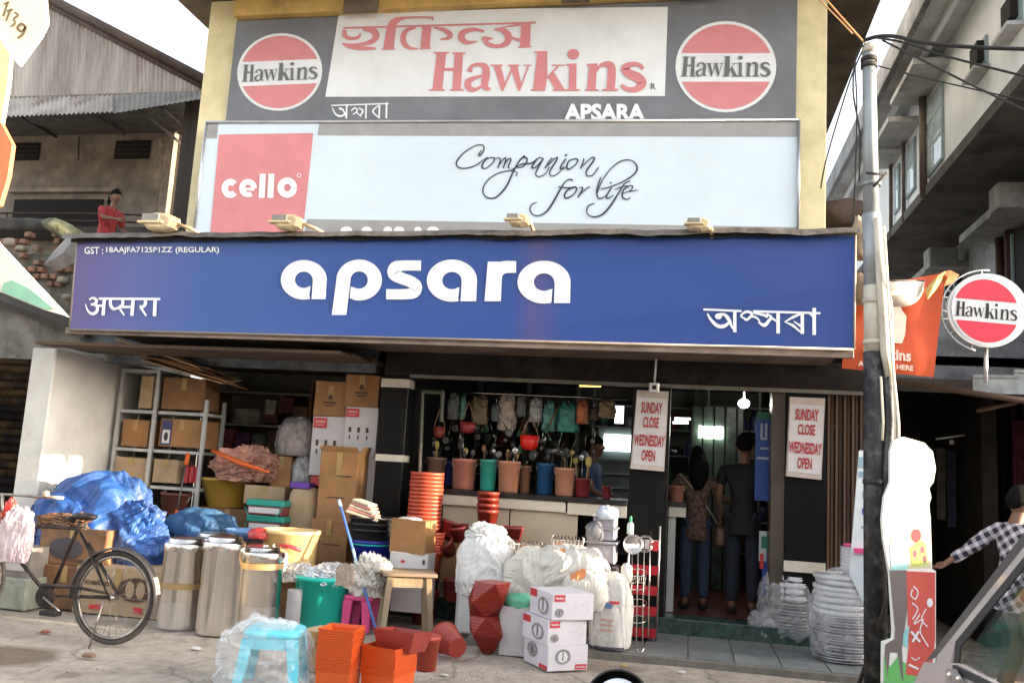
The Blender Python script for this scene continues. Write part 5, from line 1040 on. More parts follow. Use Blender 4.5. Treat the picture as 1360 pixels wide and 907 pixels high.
# black and blue tub stack
blk = mt('black_plastic', (.02, .02, .022), .4, var=.2); roy = mt('royal_blue_plastic', (.02, .035, .36), .35, var=.1)
for k in range(3):
    bucket('black_tub', 'black tub nested in the stack on the blue tub', 464, 524, 688+k*8, 716+k*8, 8.35, blk, 'tub', .88, handle=False, group='black tubs nested on the blue tub', ribs=1)
tq = bucket('blue_tub', 'royal blue tub with teal rim under the black tubs', 466, 521, 719, 762, 8.3, roy, 'tub', .86, handle=False)
ob('rim', B().lathe([(.198, at(490, 728, 8.3).z-at(490, 762, 8.3).z), (.203, .27)], (0, 0, 0), 24, False, False), teal, tq, local=True)
bucket('blue_tub', 'lower royal blue tub behind the pink stool', 468, 520, 760, 850, 8.25, roy, 'tub', .8, handle=False, z0=0)
for k in range(5):
    c = at(484, 684-k*4.2, 8.45); M_ = Matrix.Translation(c)@Matrix.Rotation(R(14), 4, 'Y')@Matrix.Rotation(R(8-3*k), 4, 'Z')
    ob('folded_mat', B().box(-.17+.02*k, .16-.015*k, -.1, .1, -.012, .012, bev=.008).xf(M_), (mt('mat_cream', (.62, .50, .36), .8, var=.15), mt('mat_pink', (.50, .22, .18), .8, var=.2))[k % 2], loc=c, label=('cream' if k % 2 == 0 else 'pink')+' folded mat in the pile on the black tubs', cat='mat', group='folded mats on the black tubs')
# stool things
pink = mt('pink_plastic', (.72, .08, .26), .35, var=.06)
pg = gd(473, 838); ps = thing('pink_stool', 'bright pink plastic stool under the white bag', 'stool', (pg.x, pg.y+.1, 0))
ob('seat', B().box(-.135, .135, -.135, .135, .27, .31, bev=.02), pink, ps, local=True)
for sx_ in (-1, 1):
    for sy_ in (-1, 1): ob('leg', B().prism([(sx_*.13, 0), (sx_*.07, 0), (sx_*.045, .27), (sx_*.125, .27)], sy_*.13-.02, sy_*.13+.02), pink, ps, local=True)
ob('plastic_bag', crumple((pg.x+.06, pg.y+.1, .30), (.36, .3, .34), 101, .4, 2.8, 80, 50, fold=1.4), mt('cream_bag', (.66, .62, .55), .4, var=.1), loc=(pg.x+.06, pg.y+.1, .3), label='cream plastic bag slumped on the pink stool', cat='bag')
b = crumple(at(508, 760, 7.85), (.17, .14, .10), 103, .2, 3, 20, 14); ob('bag_handle_loop', b, MATS['cream_bag'], loc=at(508, 760, 7.85), label='cream bag corner folded toward the wooden stool', cat='bag')
ms_ = thing('mop_stick', 'blue and white mop stick leaning on the black tubs', 'mop', at(499, 835, 7.75))
a, c, d = at(499, 835, 7.7), at(480, 770, 7.85), at(450, 664, 8.15)
ob('stick', B().tube([a, d], .012, 8), mt('stick_blue', (.10, .22, .62), .35), ms_); ob('sleeve', B().tube([a.lerp(d, .42), a.lerp(d, .6)], .0135, 8), mt('stick_pale', (.5, .66, .8), .35), ms_); ob('end_grip', B().tube([a.lerp(d, .95), d], .016, 8), MATS['stick_pale'], ms_)
carton(519, 568, 690, 735, 8.2, .26, 'brown carton with bubble wrap on top of the white stool carton', kraft, rz=R(-6), tp='')
ob('bubble_wrap', crumple(at(545, 693, 8.3), (.22, .16, .05), 107, .3, 3, 20, 12), filmd, loc=at(545, 693, 8.3), label='scrap of bubble wrap on the brown carton behind the wooden stool', cat='bubble wrap')
carton(517, 567, 734, 768, 8.2, .28, 'white carton with a small red logo behind the wooden stool', wcard, tp='', pr=lambda t, f, w_, h_: (P_disc(t, f, .36, .66, .06, .06, ink_r), P_rect(t, f, .88, .95, .6, .78, ink_k)))
carton(519, 566, 766, 815, 8.22, .28, 'lower white carton seen through the legs of the wooden stool', wcard, tp='', z0=.15)
# wooden stool
wd = mt('old_wood', (.27, .19, .12), .8, var=.3, scale=6, wood=3, bump=.3, dirt=.4, dcol=(.5, .42, .3)); wdt = mt('old_wood_top', (.24, .17, .115), .8, var=.3, scale=6, wood=1, bump=.3, dirt=.3)
f1 = gd(556, 852); ws = thing('wooden_stool', 'worn grey wooden stool standing before the white carton', 'stool', (f1.x-.13, f1.y+.16, 0), R(24)); ws.scale = (1.25, 1.25, 1.17); ws.location.x -= .06
for sx_ in (-1, 1):
    for sy_ in (-1, 1): ob('leg', B().add([(sx_*.17+dx, sy_*.15+dy, 0) for dx in (-.02, .02) for dy in (-.02, .02)]+[(sx_*.135+dx, sy_*.12+dy, .46) for dx in (-.02, .02) for dy in (-.02, .02)], [(0, 1, 3, 2), (4, 5, 7, 6), (0, 1, 5, 4), (2, 3, 7, 6), (0, 2, 6, 4), (1, 3, 7, 5)]), wd, ws, local=True)
for k in range(3): ob('seat_board', B().box(-.19, .19, -.165+k*.111, -.059+k*.111, .461, .485, bev=.004), wdt, ws, local=True)
for s in (-1, 1): ob('apron', B().box(-.13, .13, s*.12-.01, s*.12+.01, .38, .46), wd, ws, local=True); ob('apron', B().box(s*.135-.01, s*.135+.01, -.11, .11, .38, .46), wd, ws, local=True)
# --- planters
terra = mt('terracotta_plastic', (.44, .07, .035), .42, var=.08, scale=4); brickr = mt('brick_red_plastic', (.27, .03, .018), .42, var=.12, scale=4); orp = mt('orange_planter', (.66, .10, .018), .4, var=.06, scale=4); drk = mt('dark_red_plastic', (.22, .03, .025), .42, var=.15)
def potmesh(r, h, n=24, tp_=.72, rim=.03): return B().lathe([(r*tp_, 0), (r*.95, h-rim), (r, h-rim), (r*1.01, h), (r*.94, h), (r*.9, h-rim), (r*tp_*.95, .02)], (0, 0, 0), n, True, True)
def potstack(px, ytop, ybot, Y, wpx, npots, mat, label, group, name='flower_pot', n=24, h=.26, rz=0, z0=None):
    zt = at(px, ytop, Y).z; zb = z0 if z0 is not None else at(px, ybot, Y).z; r = wpx*Y/1180/2; x = at(px, (ytop+ybot)/2, Y+r).x
    st = (zt-zb-h)/(npots-1) if npots > 1 else 0; o0 = None
    for k in range(npots):
        z = zb+st*k
        if o0 is None: o0 = ob(name, potmesh(r, h, n), mat, local=True, loc=(x, Y+r, z), label=label, cat='pot', group=group); o0.rotation_euler.z = rz; o = o0
        else: o = o0.copy(); COL.objects.link(o); o.location = (x+random.uniform(-.004, .004), Y+r, z); o.rotation_euler.z = rz+random.uniform(-.02, .02)
potstack(564, 627, 742, 8.55, 47, 15, terra, 'round terracotta coloured pot nested in the tall stack by the black pillar', 'upper terracotta pots of the tall stack', h=.3)
potstack(567, 707, 775, 8.5, 45, 7, terra, 'round pot nested in the lower half of the tall terracotta stack', 'lower pots of the tall stack', h=.3)
potstack(565, 760, 800, 8.5, 40, 1, brickr, 'darkest pot at the foot of the tall terracotta stack', 'foot of the tall stack', h=.3, z0=0)
def stackpots2(px, ytop, Y, wpx, npots, mat, label, group, h, st, z0, nn=4, rz=R(45), nm='square_planter'):
    r = wpx*Y/1180/2*(1.30 if nn == 4 else 1); x = at(px, ytop+30, Y+r*.7).x; o0 = None
    for k in range(npots):
        b_ = B().lathe([(r*.90, 0), (r*.945, h-.016), (r*.985, h-.011), (r, h), (r*.95, h), (r*.90, h-.02), (r*.86, .02)], (0, 0, 0), nn, True, True, fac=True)
        if o0 is None: o0 = ob(nm, b_, mat, local=True, loc=(x, Y+r*.7, z0), label=label, cat='planter', group=group); o = o0
        else: o = o0.copy(); COL.objects.link(o); o.location = (x+random.uniform(-.003, .003), Y+r*.7, z0+st*k)
        o.rotation_euler.z = rz+random.uniform(-.015, .015)
    return o
g_ = gd(452, 925); stackpots2(452, 835, g_.y, 55, 17, orp, 'bright orange square planter nested in the stack at the front left', 'orange square planters, left stack', .16, .0157, 0, rz=R(47))
g_ = gd(515, 925); stackpots2(515, 870, g_.y, 60, 13, orp, 'orange square planter nested in the stack right of the first', 'orange square planters, right stack', .14, .0135, 0, rz=R(30))
xx = at(519, 870, g_.y).x
for k in range(1):
    r_ = (.215, .19)[k]; b_ = B().lathe([(r_*.80, 0), (r_*.955, .10), (r_*1.0, .13), (r_*.95, .13), (r_*.9, .10), (r_*.78, .01)], (0, 0, 0), 4, True, True, fac=True)
    o = ob('square_planter', b_, brickr if k == 0 else mt('salmon_plastic', (.52, .12, .05), .42, var=.08), local=True, loc=(xx+.01+.09*k, g_.y+.19-.03*k, .262+.055*k), label=('dark red' if k == 0 else 'salmon')+' square planter set askew on top of the right orange stack', cat='planter'); o.rotation_euler = (R(-4), R(5), R(36))
g_ = gd(567, 893); r_ = 35*g_.y/1180/2; ob('flower_pot', potmesh(r_, at(567, 843, g_.y+r_).z, 28, .74), terra, local=True, loc=(at(567, 870, g_.y+r_).x, g_.y+r_, 0), label='single upright terracotta pot right of the orange planters', cat='pot')
g_ = gd(598, 884); o = ob('flower_pot', potmesh(.125, .26, 28, .62), brickr, local=True, loc=(g_.x+.02, g_.y+.12, .115), label='dark red pot lying on its side with its base to the viewer', cat='pot'); o.rotation_euler = (R(-82), 0, R(42))
# base ring on the lying pot
# hexagonal twisted stack
g_ = gd(643, 872); N_ = 34; H_ = at(643, 772, g_.y+.1).z; k_ = 0
hx_l = 'dark red six sided planter nested in the tall twisted stack'
rnd = random.Random(5); tw_ = [0]
lv = [(0, .05, .045), (.28, .178, .02), (.52, .125, -.005), (.72, .190, .0), (1.0, .155, .055)]   # height, corner radius, lean of the twisted stack
def tw_ring(z, out=0.0):
    f_ = min(.9999, z/H_); k = max(i for i in range(4) if lv[i][0] <= f_); t_ = (f_-lv[k][0])/(lv[k+1][0]-lv[k][0])
    ra, rb2 = lv[k][1]+out, lv[k+1][1]+out; ln = lv[k][2]+(lv[k+1][2]-lv[k][2])*t_; a0 = R(20)+(R(45) if k % 2 else 0); pts = []
    for i in range(4):
        A = Vector((ra*cos(a0+i*pi/2), ra*sin(a0+i*pi/2))); A2 = Vector((ra*cos(a0+(i+1)*pi/2), ra*sin(a0+(i+1)*pi/2))); Bq = Vector((rb2*cos(a0+R(45)+i*pi/2), rb2*sin(a0+R(45)+i*pi/2)))
        pts += [A.lerp(Bq, t_), A2.lerp(Bq, t_)]
    return [(p.x+ln, p.y, z) for p in pts]
for k in range(26):
    za, zb = H_*k/26, H_*(k+.96)/26; r1_, r2_, r3_ = tw_ring(za, -.008), tw_ring(za+(zb-za)*.55, -.001), tw_ring(zb, .002)
    ob('twisted_planter', B().add(r1_+r2_+r3_, [(j+o, (j+1) % 8+o, (j+1) % 8+8+o, j+8+o) for o in (0, 8) for j in range(8)]+[tuple(range(16, 24))]).xf(Matrix.Translation(Vector((at(643, 830, g_.y+.15).x, g_.y+.15, 0)))), brickr, loc=(g_.x, g_.y+.15, za), label=hx_l, cat='planter', group='planters of the twisted stack')
# planters by the counter
potstack(648, 653, 705, 8.62, 31, 4, brickr, 'red square planter nested in the stack hanging before the cream counter', 'red planters before the counter', 'square_planter', 6, .2)
ob('planter_support', B().box(at(634, 708, 8.6).x, at(664, 708, 8.6).x, 8.62, 8.95, .05, at(648, 706, 8.6).z, bev=.01), kdark, loc=(at(648, 708, 8.6).x, 8.8, .05), label='dark carton under the red planter stack before the counter', cat='box')
potstack(681, 700, 722, 8.6, 29, 1, drk, 'small dark red pot beside the wire dish rack', 'dark pots before the counter', h=.16)
bucket('dark_pot', 'dark red pot low behind the white bag, left', 588, 615, 770, 800, 8.5, drk, 'pot', handle=False)
for i, (x, y) in enumerate(((594, 700), (612, 706), (600, 722))):
    c = at(x, y+12, 8.75); o = ob('flower_pot', potmesh(.10, .15, 20), drk, local=True, loc=c, label='dark red pot tumbled in the pile left of the white bag, %s' % ('topmost', 'right one', 'lowest')[i], cat='pot', group='dark pots left of the white bag'); o.rotation_euler = (R(20*i-10), R(15-25*i), 0)
carton(585, 640, 720, 775, 8.7, .4, 'dark carton under the tumbled dark red pots', kdark)
# --- white bag over a white bin
wbag = mt('white_poly', (.68, .67, .66), .4, var=.06, scale=4, bump=.25, bscale=5); wbin = mt('white_plastic', (.60, .60, .60), .4, var=.05)
g_ = Vector((at(635, 800, 7.95).x, 8.2, .05)); t = thing('bagged_bin', 'white plastic bin covered with a white bag left of the cookware boxes', 'bin', g_)
ob('bin', B().box(-.22, .2, -.2, .2, 0, at(635, 765, 7.95).z-.05, bev=.03), wbin, t, local=True)
zb = at(635, 795, 7.95).z-.05
ob('bag', crumple((0, 0, zb), (.54, .5, at(635, 712, 7.95).z-.05-zb), 111, .18, 1.8, 110, 70, sq=.75, flat=.5, fold=.4), wbag, t, local=True)
ob('bag_knot', crumple((-.02, 0, at(635, 722, 7.95).z-.05), (.34, .3, .16), 113, .35, 2.4, 60, 36, fold=.9), wbag, t, local=True)
# bottom right part: white boxes, green packet
carton(664, 712, 806, 852, 7.5, .3, 'white carton with green packet behind the cookware boxes', wcard, tp='', z0=0)
ob('green_packet', crumple(at(690, 808, 7.6), (.26, .2, .12), 117, .25, 3, 26, 16), mt('green_packet', (.16, .55, .34), .4, var=.2), loc=at(690, 808, 7.6), label='light green packet on the white carton behind the twisted planters', cat='packet')
# sack heap: printed woven sacks
def sackmat(key):
    m = mt(key, (.66, .62, .55), .55, var=.1, scale=3, bump=.25, bscale=5); t_ = m.node_tree; N = t_.nodes; L = t_.links; b_ = N['Principled BSDF']
    v = N.new('ShaderNodeTexVoronoi'); v.inputs['Scale'].default_value = 5; v.feature = 'F1'; tc = N.new('ShaderNodeTexCoord'); L.new(tc.outputs['Object'], v.inputs['Vector'])
    r1 = N.new('ShaderNodeValToRGB'); e = r1.color_ramp.elements; e[0].position = .36; e[0].color = (1, 1, 1, 1); e[1].position = .40; e[1].color = (0, 0, 0, 1); L.new(v.outputs['Distance'], r1.inputs[0])
    sp = N.new('ShaderNodeSeparateColor'); L.new(v.outputs['Color'], sp.inputs[0]); r2 = N.new('ShaderNodeValToRGB'); r2.color_ramp.interpolation = 'CONSTANT'
    e = r2.color_ramp.elements; e[0].color = (.66, .62, .55, 1); e[1].position = .45; e[1].color = (.68, .25, .08, 1)
    for p_, c_ in ((.66, (.66, .62, .55, 1)), (.80, (.30, .40, .50, 1)), (.88, (.66, .62, .55, 1))): q_ = e.new(p_); q_.color = c_
    L.new(sp.outputs[0], r2.inputs[0]); mx = N.new('ShaderNodeMix'); mx.data_type = 'RGBA'; old = b_.inputs['Base Color'].links[0].from_socket
    L.new(r1.outputs[0], mx.inputs[0]); L.new(old, mx.inputs[6]); L.new(r2.outputs[0], mx.inputs[7]); L.new(mx.outputs[2], b_.inputs['Base Color']); return m
sk = sackmat('printed_sack')
for i, (px, yb, Y, w_, d_, h_, lb) in enumerate(((705, 800, 7.9, .62, .5, .44, 'printed woven sack slumped at the left of the sack heap'), (752, 790, 7.85, .66, .5, .40, 'large printed woven sack spread across the cookware boxes'), (775, 815, 7.7, .42, .4, .36, 'small woven sack sagging between heap and upright sack'))):
    c = at(px, yb, Y); c.y += .2; ob('woven_sack', crumple(c, (w_, d_, h_), 121+i, .24, 1.5, 120, 76, sq=.85, fold=.2), sk, loc=c, label=lb, cat='sack', group='woven sacks in a heap')
c = gd(807, 866, .05); c.y += .2; t = thing('upright_sack', 'upright full white sack with red and blue print beside the cookware boxes', 'sack', c)
zt = at(807, 765, c.y).z-.05; ob('sack_body', crumple((0, 0, 0), (.37, .36, zt), 131, .12, 2.0, 90, 70, sq=.7, flat=.55, fold=.5), mt('woven_white', (.64, .62, .58), .55, var=.08, bump=.2, bscale=6, dirt=.15, dcol=(.5, .35, .25)), t, local=True)
ob('sack_ear', crumple((.12, 0, zt*.93), (.1, .1, .16), 133, .3, 3, 20, 12), MATS['woven_white'], t, local=True)
def curve_patch(t, x0, x1, z0, z1, mat, name, R_=.187): ob(name, B().add([(R_*sin(x), -R_*cos(x)-.012, z) for z in (z0, z1) for x in [x0+(x1-x0)*i/6 for i in range(7)]], [(i, i+1, i+8, i+7) for i in range(6)]), mat, t, local=True)
curve_patch(t, -.5, .1, zt*.60, zt*.68, mt('print_blue', (.10, .20, .38), .5), 'blue_stripe'); curve_patch(t, 0, .45, zt*.66, zt*.70, ink_r, 'red_stripe'); 
for k in range(3): curve_patch(t, -.4, .2, zt*(.28+.07*k), zt*(.31+.07*k), mt('print_pink', (.60, .36, .30), .5), 'pink_print_line')
curve_patch(t, -.7, .8, zt*.04, zt*.07, mt('print_black', (.06, .06, .08), .5), 'dark_hem')
# cookware boxes
C0 = gd(727, 891.5); ang = R(37); wbx, dbx = .355, .41
zts = [at(727, y, C0.y).z for y in (892, 857, 823, 787)]
potm = mt('print_steel', (.30, .29, .30), .4, var=.4, scale=30); potd = mt('print_steel_dark', (.16, .12, .12), .4)
for k in range(3):
    dx = (0, -.012, .012)[k]; t = thing('cookware_box', 'white cookware box with red corner label, %s of the stack of three' % ('bottom', 'middle', 'top')[k], 'box', (C0.x+dx, C0.y, zts[k] if k else 0), ang+(0, .03, -.04)[k], 'cookware boxes stacked at the front')
    h = zts[k+1]-zts[k]-.004; ww = wbx*(1, 1.0, 1.03)[k]
    ob('box_body', B().box(0, ww, 0, dbx, 0, h, bev=.004), mt('white_lilac_card', (.68, .64, .68), .5, var=.04, dirt=.08, dcol=(.5, .45, .45)), t, local=True)
    F = lambda u, v, q=0: Vector((u*ww, -.003-q, v*h)); S = lambda u, v, q=0: Vector((-.003-q, (1-u)*dbx, v*h))
    if k == 0:
        P_rect(t, F, .68, .97, .04, .24, ink_r, 'red_label'); P_text(t, F, 'Hawkins', .71, .94, .10, .18, plate_white); P_disc(t, F, .36, .55, .2, .3, potm, 'printed_pot'); P_disc(t, F, .36, .55, .12, .22, plate_white, 'printed_pot_shine', q=.001); P_rect(t, F, .345, .375, .4, .75, potd, 'printed_knob', q=.002)
        P_disc(t, S, .36, .62, .22, .30, potm, 'printed_pot'); P_rect(t, S, .33, .39, .45, .8, potd, 'printed_knob', q=.001); P_rect(t, S, .66, .98, .03, .2, ink_r, 'red_label')
    else:
        P_rect(t, F, .04, .30, .70, .96, ink_r, 'red_label'); P_text(t, F, 'Hawkins', .07, .27, .79, .88, plate_white); P_disc(t, F, .17, .28, .11, .17, potm, 'printed_pot'); P_rect(t, F, .155, .185, .2, .36, potd, 'printed_knob', q=.001)
        for c_ in ((.55, .5), (.72, .55), (.86, .4), (.8, .65)): P_rect(t, F, c_[0], c_[0]+.015, c_[1], c_[1]+.06, mt('print_grey', (.35, .33, .35), .5), 'print_mark')
        P_rect(t, S, .02, .32, .68, .97, ink_r, 'red_label'); P_disc(t, S, .62, .44, .24, .34, potm, 'printed_pot'); P_disc(t, S, .62, .44, .15, .24, MATS['white_lilac_card'], 'printed_pot_shine', q=.001); P_rect(t, S, .59, .65, .25, .7, potd, 'printed_knob', q=.002)
# --- red tray rack and chrome stand
redp = mt('rack_red', (.50, .02, .03), .35, var=.08); rg_ = Vector((at(858, 800, 8.5).x, 8.5, .05)); t = thing('tray_rack', 'red plastic tray rack of five tiers left of the doorway pillar', 'rack', rg_)
x0, x1 = at(832, 800, 8.45).x-rg_.x, at(873, 800, 8.45).x-rg_.x
for k, py in enumerate((845, 816, 789, 762, 728)):
    z = at(855, py, 8.45).z-.05; ob('tray', B().add([(x0*s, -.05*s*2, z+h) for s, h in ((1.05, .085), (.9, 0))]+[(x1*s, -.05*s*2, z+h) for s, h in ((.9, 0), (1.05, .085))]+[(x1*1.05, .14, z+.085), (x1*.9, .12, z), (x0*.9, .12, z), (x0*1.05, .14, z+.085)], [(0, 1, 2, 3), (3, 2, 5, 4), (1, 6, 5, 2), (0, 7, 6, 1)]), redp if k < 4 else wcard, t, local=True)
for x in (x0, x1): ob('post', B().tube([(x, .02, 0), (x, .02, at(855, 705, 8.45).z)], .01, 6), alu, t, local=True)
P_ = at(869, 724, 8.38)-rg_; ob('red_label', B().box(P_.x-.045, P_.x+.04, P_.y, P_.y+.01, P_.z-.05, P_.z+.04), redp, t, local=True)
chrome = mt('chrome_wire', (.75, .68, .62), .12, metal=1, var=.02)
t = thing('chrome_stand', 'chrome wire stand in front of the red tray rack', 'stand', (at(848, 850, 8.0).x, 8.0, .05))
for x, y0_, y1_ in ((846, 712, 868), (854, 712, 868), (838, 730, 850), (862, 706, 845)): ob('upright_wire', B().tube([at(x+2, y0_, 8.05), at(x-1, y1_, 7.95)], .006, 6), chrome, t)
ob('foot_loop', B().tube([at(846, 860, 7.95), at(850, 872, 7.95), at(855, 860, 7.95)], .007, 6), chrome, t)
for py in (760, 778, 800, 822): ob('ring', B().tube([at(835+24*(.5+.5*cos(a)), py+5*sin(a), 8.0-.1*sin(a)) for a in [2*pi*i/16 for i in range(16)]], .004, 5, closed=True), chrome, t)
for i in range(9):
    ob('fork_wire', B().tube([at(834+i*3, 762, 8.0), at(836+i*2.6, 775, 7.97)], .003, 5), chrome, t)
cb = at(841, 723, 7.9); ob('steel_bowl', B().lathe([(.01, -.05), (.05, -.045), (.082, -.01), (.085, .02), (.08, .022), (.07, .0), (.02, -.03)], cb, 28, True, True, axis=Matrix.Rotation(R(75), 3, 'X')), steel, loc=cb, label='round steel bowl hanging on the chrome stand', cat='bowl')
cb = at(857, 722, 7.95); b = B(); 
for k in range(5): b.tube([cb+Vector((.07*cos(a), .07*sin(a)*cos(k*.6), .07*sin(a)*sin(k*.6+.3))) for a in [2*pi*i/16 for i in range(16)]], .003, 5, closed=True)
ob('wire_ball', b, chrome, loc=cb, label='tangled chrome wire basket beside the hanging steel bowl', cat='basket')
bt = at(837, 709, 8.35); t = thing('soap_bottle', 'small white bottle with green cap above the steel bowl', 'bottle', bt); ob('bottle_body', B().lathe([(.028, 0), (.03, .01), (.03, .09), (.012, .11)], (0, 0, 0), 12, True, True), mt('bottle_pale', (.55, .65, .6), .3), t, local=True); ob('cap', B().lathe([(.014, .11), (.012, .15), (.005, .165)], (0, 0, 0), 10, True, True), mt('cap_green', (.03, .35, .12), .3), t, local=True)
# wire dish racks before the counter
def wirerack(x0, x1, y0, y1, Y, label, n=8):
    X0, X1, Z0, Z1 = span(x0, x1, y0, y1, Y); t = thing('dish_rack', label, 'dish rack', ((X0+X1)/2, Y, Z0), 0, 'chrome dish racks before the counter'); w_ = (X1-X0)/2; h = Z1-Z0
    for z in (0, h*.55, h): ob('frame_loop', B().tube([(-w_, -.12, z), (w_, -.12, z), (w_, .12, z), (-w_, .12, z)], .006, 6, closed=True), chrome, t, local=True)
    for x in (-w_, w_): ob('corner_wire', B().tube([(x, -.12, 0), (x, -.12, h*1.15), (x*.93, -.12, h*1.22)], .006, 6), chrome, t, local=True)
    for i in range(n): x = -w_+2*w_*(i+.5)/n; ob('plate_wire', B().tube([(x, -.12, 0), (x, -.12, h), (x, -.07, h*1.2), (x, .0, h), (x, .12, .0)], .0035, 5), chrome, t, local=True)
wirerack(678, 722, 722, 748, 8.25, 'chrome dish rack behind the left of the sack heap'); wirerack(735, 776, 718, 755, 8.2, 'chrome dish rack in front of the dark counter opening', 9)
wirerack(633, 672, 706, 735, 8.45, 'small chrome rack above the white bagged bin', 5)
ob('rack_shelf_dark', B().box(at(730, 750, 8.3).x, at(822, 750, 8.3).x, 8.25, 8.6, at(775, 758, 8.3).z, at(775, 750, 8.3).z, bev=.02), blk, loc=at(775, 755, 8.4), label='dark tray holding the dish rack and the wrapped clear boxes', cat='tray')
carton(735, 822, 758, 830, 8.4, .4, 'plain brown carton under the dark dish rack tray', kdark, tp='', z0=.05)
cb_m = mt('frosted_box', (.36, .36, .44), .25, var=.25, scale=18)
for k, (x0, x1, y0, y1, lb) in enumerate(((776, 820, 718, 748, 'frosted storage box wrapped in clear film, lowest'), (777, 820, 700, 717, 'frosted storage box wrapped in clear film, middle'), (786, 820, 684, 700, 'frosted storage box with white paper, topmost'))):
    X0, X1, Z0, Z1 = span(x0, x1, y0, y1, 8.4); t = thing('storage_box', lb, 'storage box', ((X0+X1)/2, 8.5, Z0), 0, 'frosted storage boxes by the pillar'); w_, h = (X1-X0)/2, Z1-Z0
    ob('box_body', B().box(-w_*.9, w_*.9, -.1, .14, 0, h*.86, bev=.02), cb_m, t, local=True); ob('lid', B().box(-w_, w_, -.12, .15, h*.86, h*.98, bev=.01), (filmd if k else cb_m), t, local=True)
ob('paper_scrap', crumple(at(806, 690, 8.35), (.2, .12, .12), 141, .35, 3, 24, 14, fold=.9), mt('paper_bluewhite', (.50, .56, .66), .6), loc=at(806, 690, 8.35), label='crumpled bluish white paper on the frosted storage boxes', cat='paper')
ob('film_bundle', crumple(at(789, 718, 8.3), (.16, .14, .17), 143, .2, 3, 24, 14), mt('dark_film', (.16, .16, .18), .25, var=.4, scale=16), loc=at(789, 718, 8.3), label='dark round bundle in film left of the frosted boxes', cat='bundle')
# --- right: wrapped stacks of steel baskets
basketm = mt('basket_steel', (.10, .095, .10), .4, metal=.2, var=.45, scale=25)
def basket_stack(px, yb, ytop, wpx, n, label, Y=None, seed=0, top=None, grp='wire basket stacks'):
    c = gd(px, yb, .05); r = wpx*c.y/1180/2; z0 = .05; zt = at(px, ytop, c.y).z; c = Vector((at(px, (yb+ytop)/2, c.y+r).x, c.y+r, .05)); h = (zt-z0)/n
    o0 = None; rn = random.Random(seed)
    for k in range(n):
        b_ = B(); rr = r*(.93+.06*rn.random())
        b_.lathe([(rr*.9, 0), (rr*.97, h*.3), (rr, h*.62), (rr*.96, h*.7), (rr*.99, h*.92), (rr*.9, h*.95)], (0, 0, 0), 28, True, True)
        rim_b = B().tube([(rr*1.015*cos(a), rr*1.015*sin(a), h*.92) for a in [2*pi*i/28 for i in range(28)]], .006, 5, closed=True).tube([(rr*1.01*cos(a), rr*1.01*sin(a), h*.45) for a in [2*pi*i/28 for i in range(28)]], .003, 4, closed=True)
        o = ob('steel_basket', b_, (top[1] if top and k >= n-top[0] else basketm), local=True, loc=(c.x+rn.uniform(-.01, .01), c.y, z0+h*k), label=label if not (top and k >= n-top[0]) else top[2], cat='basket', group=grp+(' upper' if top and k >= n-top[0] else ''))
        o.rotation_euler = (rn.uniform(-.03, .03), rn.uniform(-.03, .03), rn.uniform(0, 3))
        if not (top and k >= n-top[0]): WM[o.name] = Matrix.Identity(4); ob('wire_rim', rim_b, mt('rim_wire', (.55, .54, .55), .3, metal=.7), o, local=True)
    return c, r, zt
greyw = mt('grey_white_plastic', (.60, .60, .63), .35, var=.12)
c, r, zt = basket_stack(1118, 884, 765, 72, 15, 'steel wire basket in the right wrapped stack by the pole', seed=3, top=(7, greyw, 'grey white plastic basket high in the right wrapped stack'), grp='right wrapped stack')
for k in range(7):
    z = zt+.028*k; ob('white_tub', B().lathe([(.1, 0), (.115, .05), (.12, .07), (.105, .07)], (c.x+.10, c.y-.02, z), 22, True, True), greyw, loc=(c.x+.1, c.y, z), label='white tub nested in the column beside the white banner', cat='tub', group='white tubs on the right stack')
ob('pink_tub', B().lathe([(.1, 0), (.118, .03), (.11, .035)], (c.x+.12, c.y, zt+.225), 22, True, True), mt('rose_plastic', (.65, .08, .25), .4), loc=(c.x+.12, c.y, zt+.22), label='pink tub topmost on the white tub column', cat='tub')
ob('clear_wrap', crumple((c.x, c.y, .05), (r*2.3, r*2.2, zt*.95), 151, .12, 3, 70, 44, sq=.9), mt('', (0, 0, 0)) if 0 else plastic_film('wrap_film', (.80, .80, .84), .26), loc=(c.x, c.y, .05), label='clear film wrapped round the lower right basket stack', cat='film')
c, r, zt = basket_stack(1052, 857, 765, 68, 10, 'steel basket in the left wrapped stack before the black pillar', seed=5, top=(4, greyw, 'pale wrapped dish high in the left wrapped stack'), grp='left wrapped stack')
ob('white_tray', B().lathe([(.15, 0), (.17, .09), (.175, .1), (.15, .1), (.14, .05)], (c.x+.02, c.y, zt), 26, True, True), greyw, loc=(c.x+.02, c.y, zt), label='white tray with orange rag on the left wrapped stack', cat='tray')
ob('orange_cloth', B().lathe([(.13, .09), (.1, .105), (.01, .1)], (c.x+.02, c.y, zt), 20, False, True), mt('peach_cloth', (.60, .30, .16), .7, var=.3), loc=(c.x+.02, c.y, zt+.09), label='peach cloth lying in the white tray on the left stack', cat='cloth')
ob('clear_wrap', crumple((c.x-.02, c.y-.02, .05), (r*2.5, r*2.2, zt*.98), 153, .16, 2.6, 64, 40, sq=.9, fold=.9), MATS['wrap_film'], loc=(c.x, c.y, .05), label='loose clear film round the left wrapped stack', cat='film')
ob('clear_wrap', crumple((c.x-.26, c.y-.1, .05), (.34, .3, .26), 155, .3, 3, 44, 28, fold=.9), MATS['wrap_film'], loc=(c.x-.26, c.y, .05), label='billowing clear film on the tiles at the foot of the left stack', cat='film')
for i in range(4): z = zt-.04+i*.0; 
b = B(); 
for k in range(3): b.tube([at(1082, 760+k*4, 8.6), at(1108, 762+k*4, 8.6)], .004, 5)
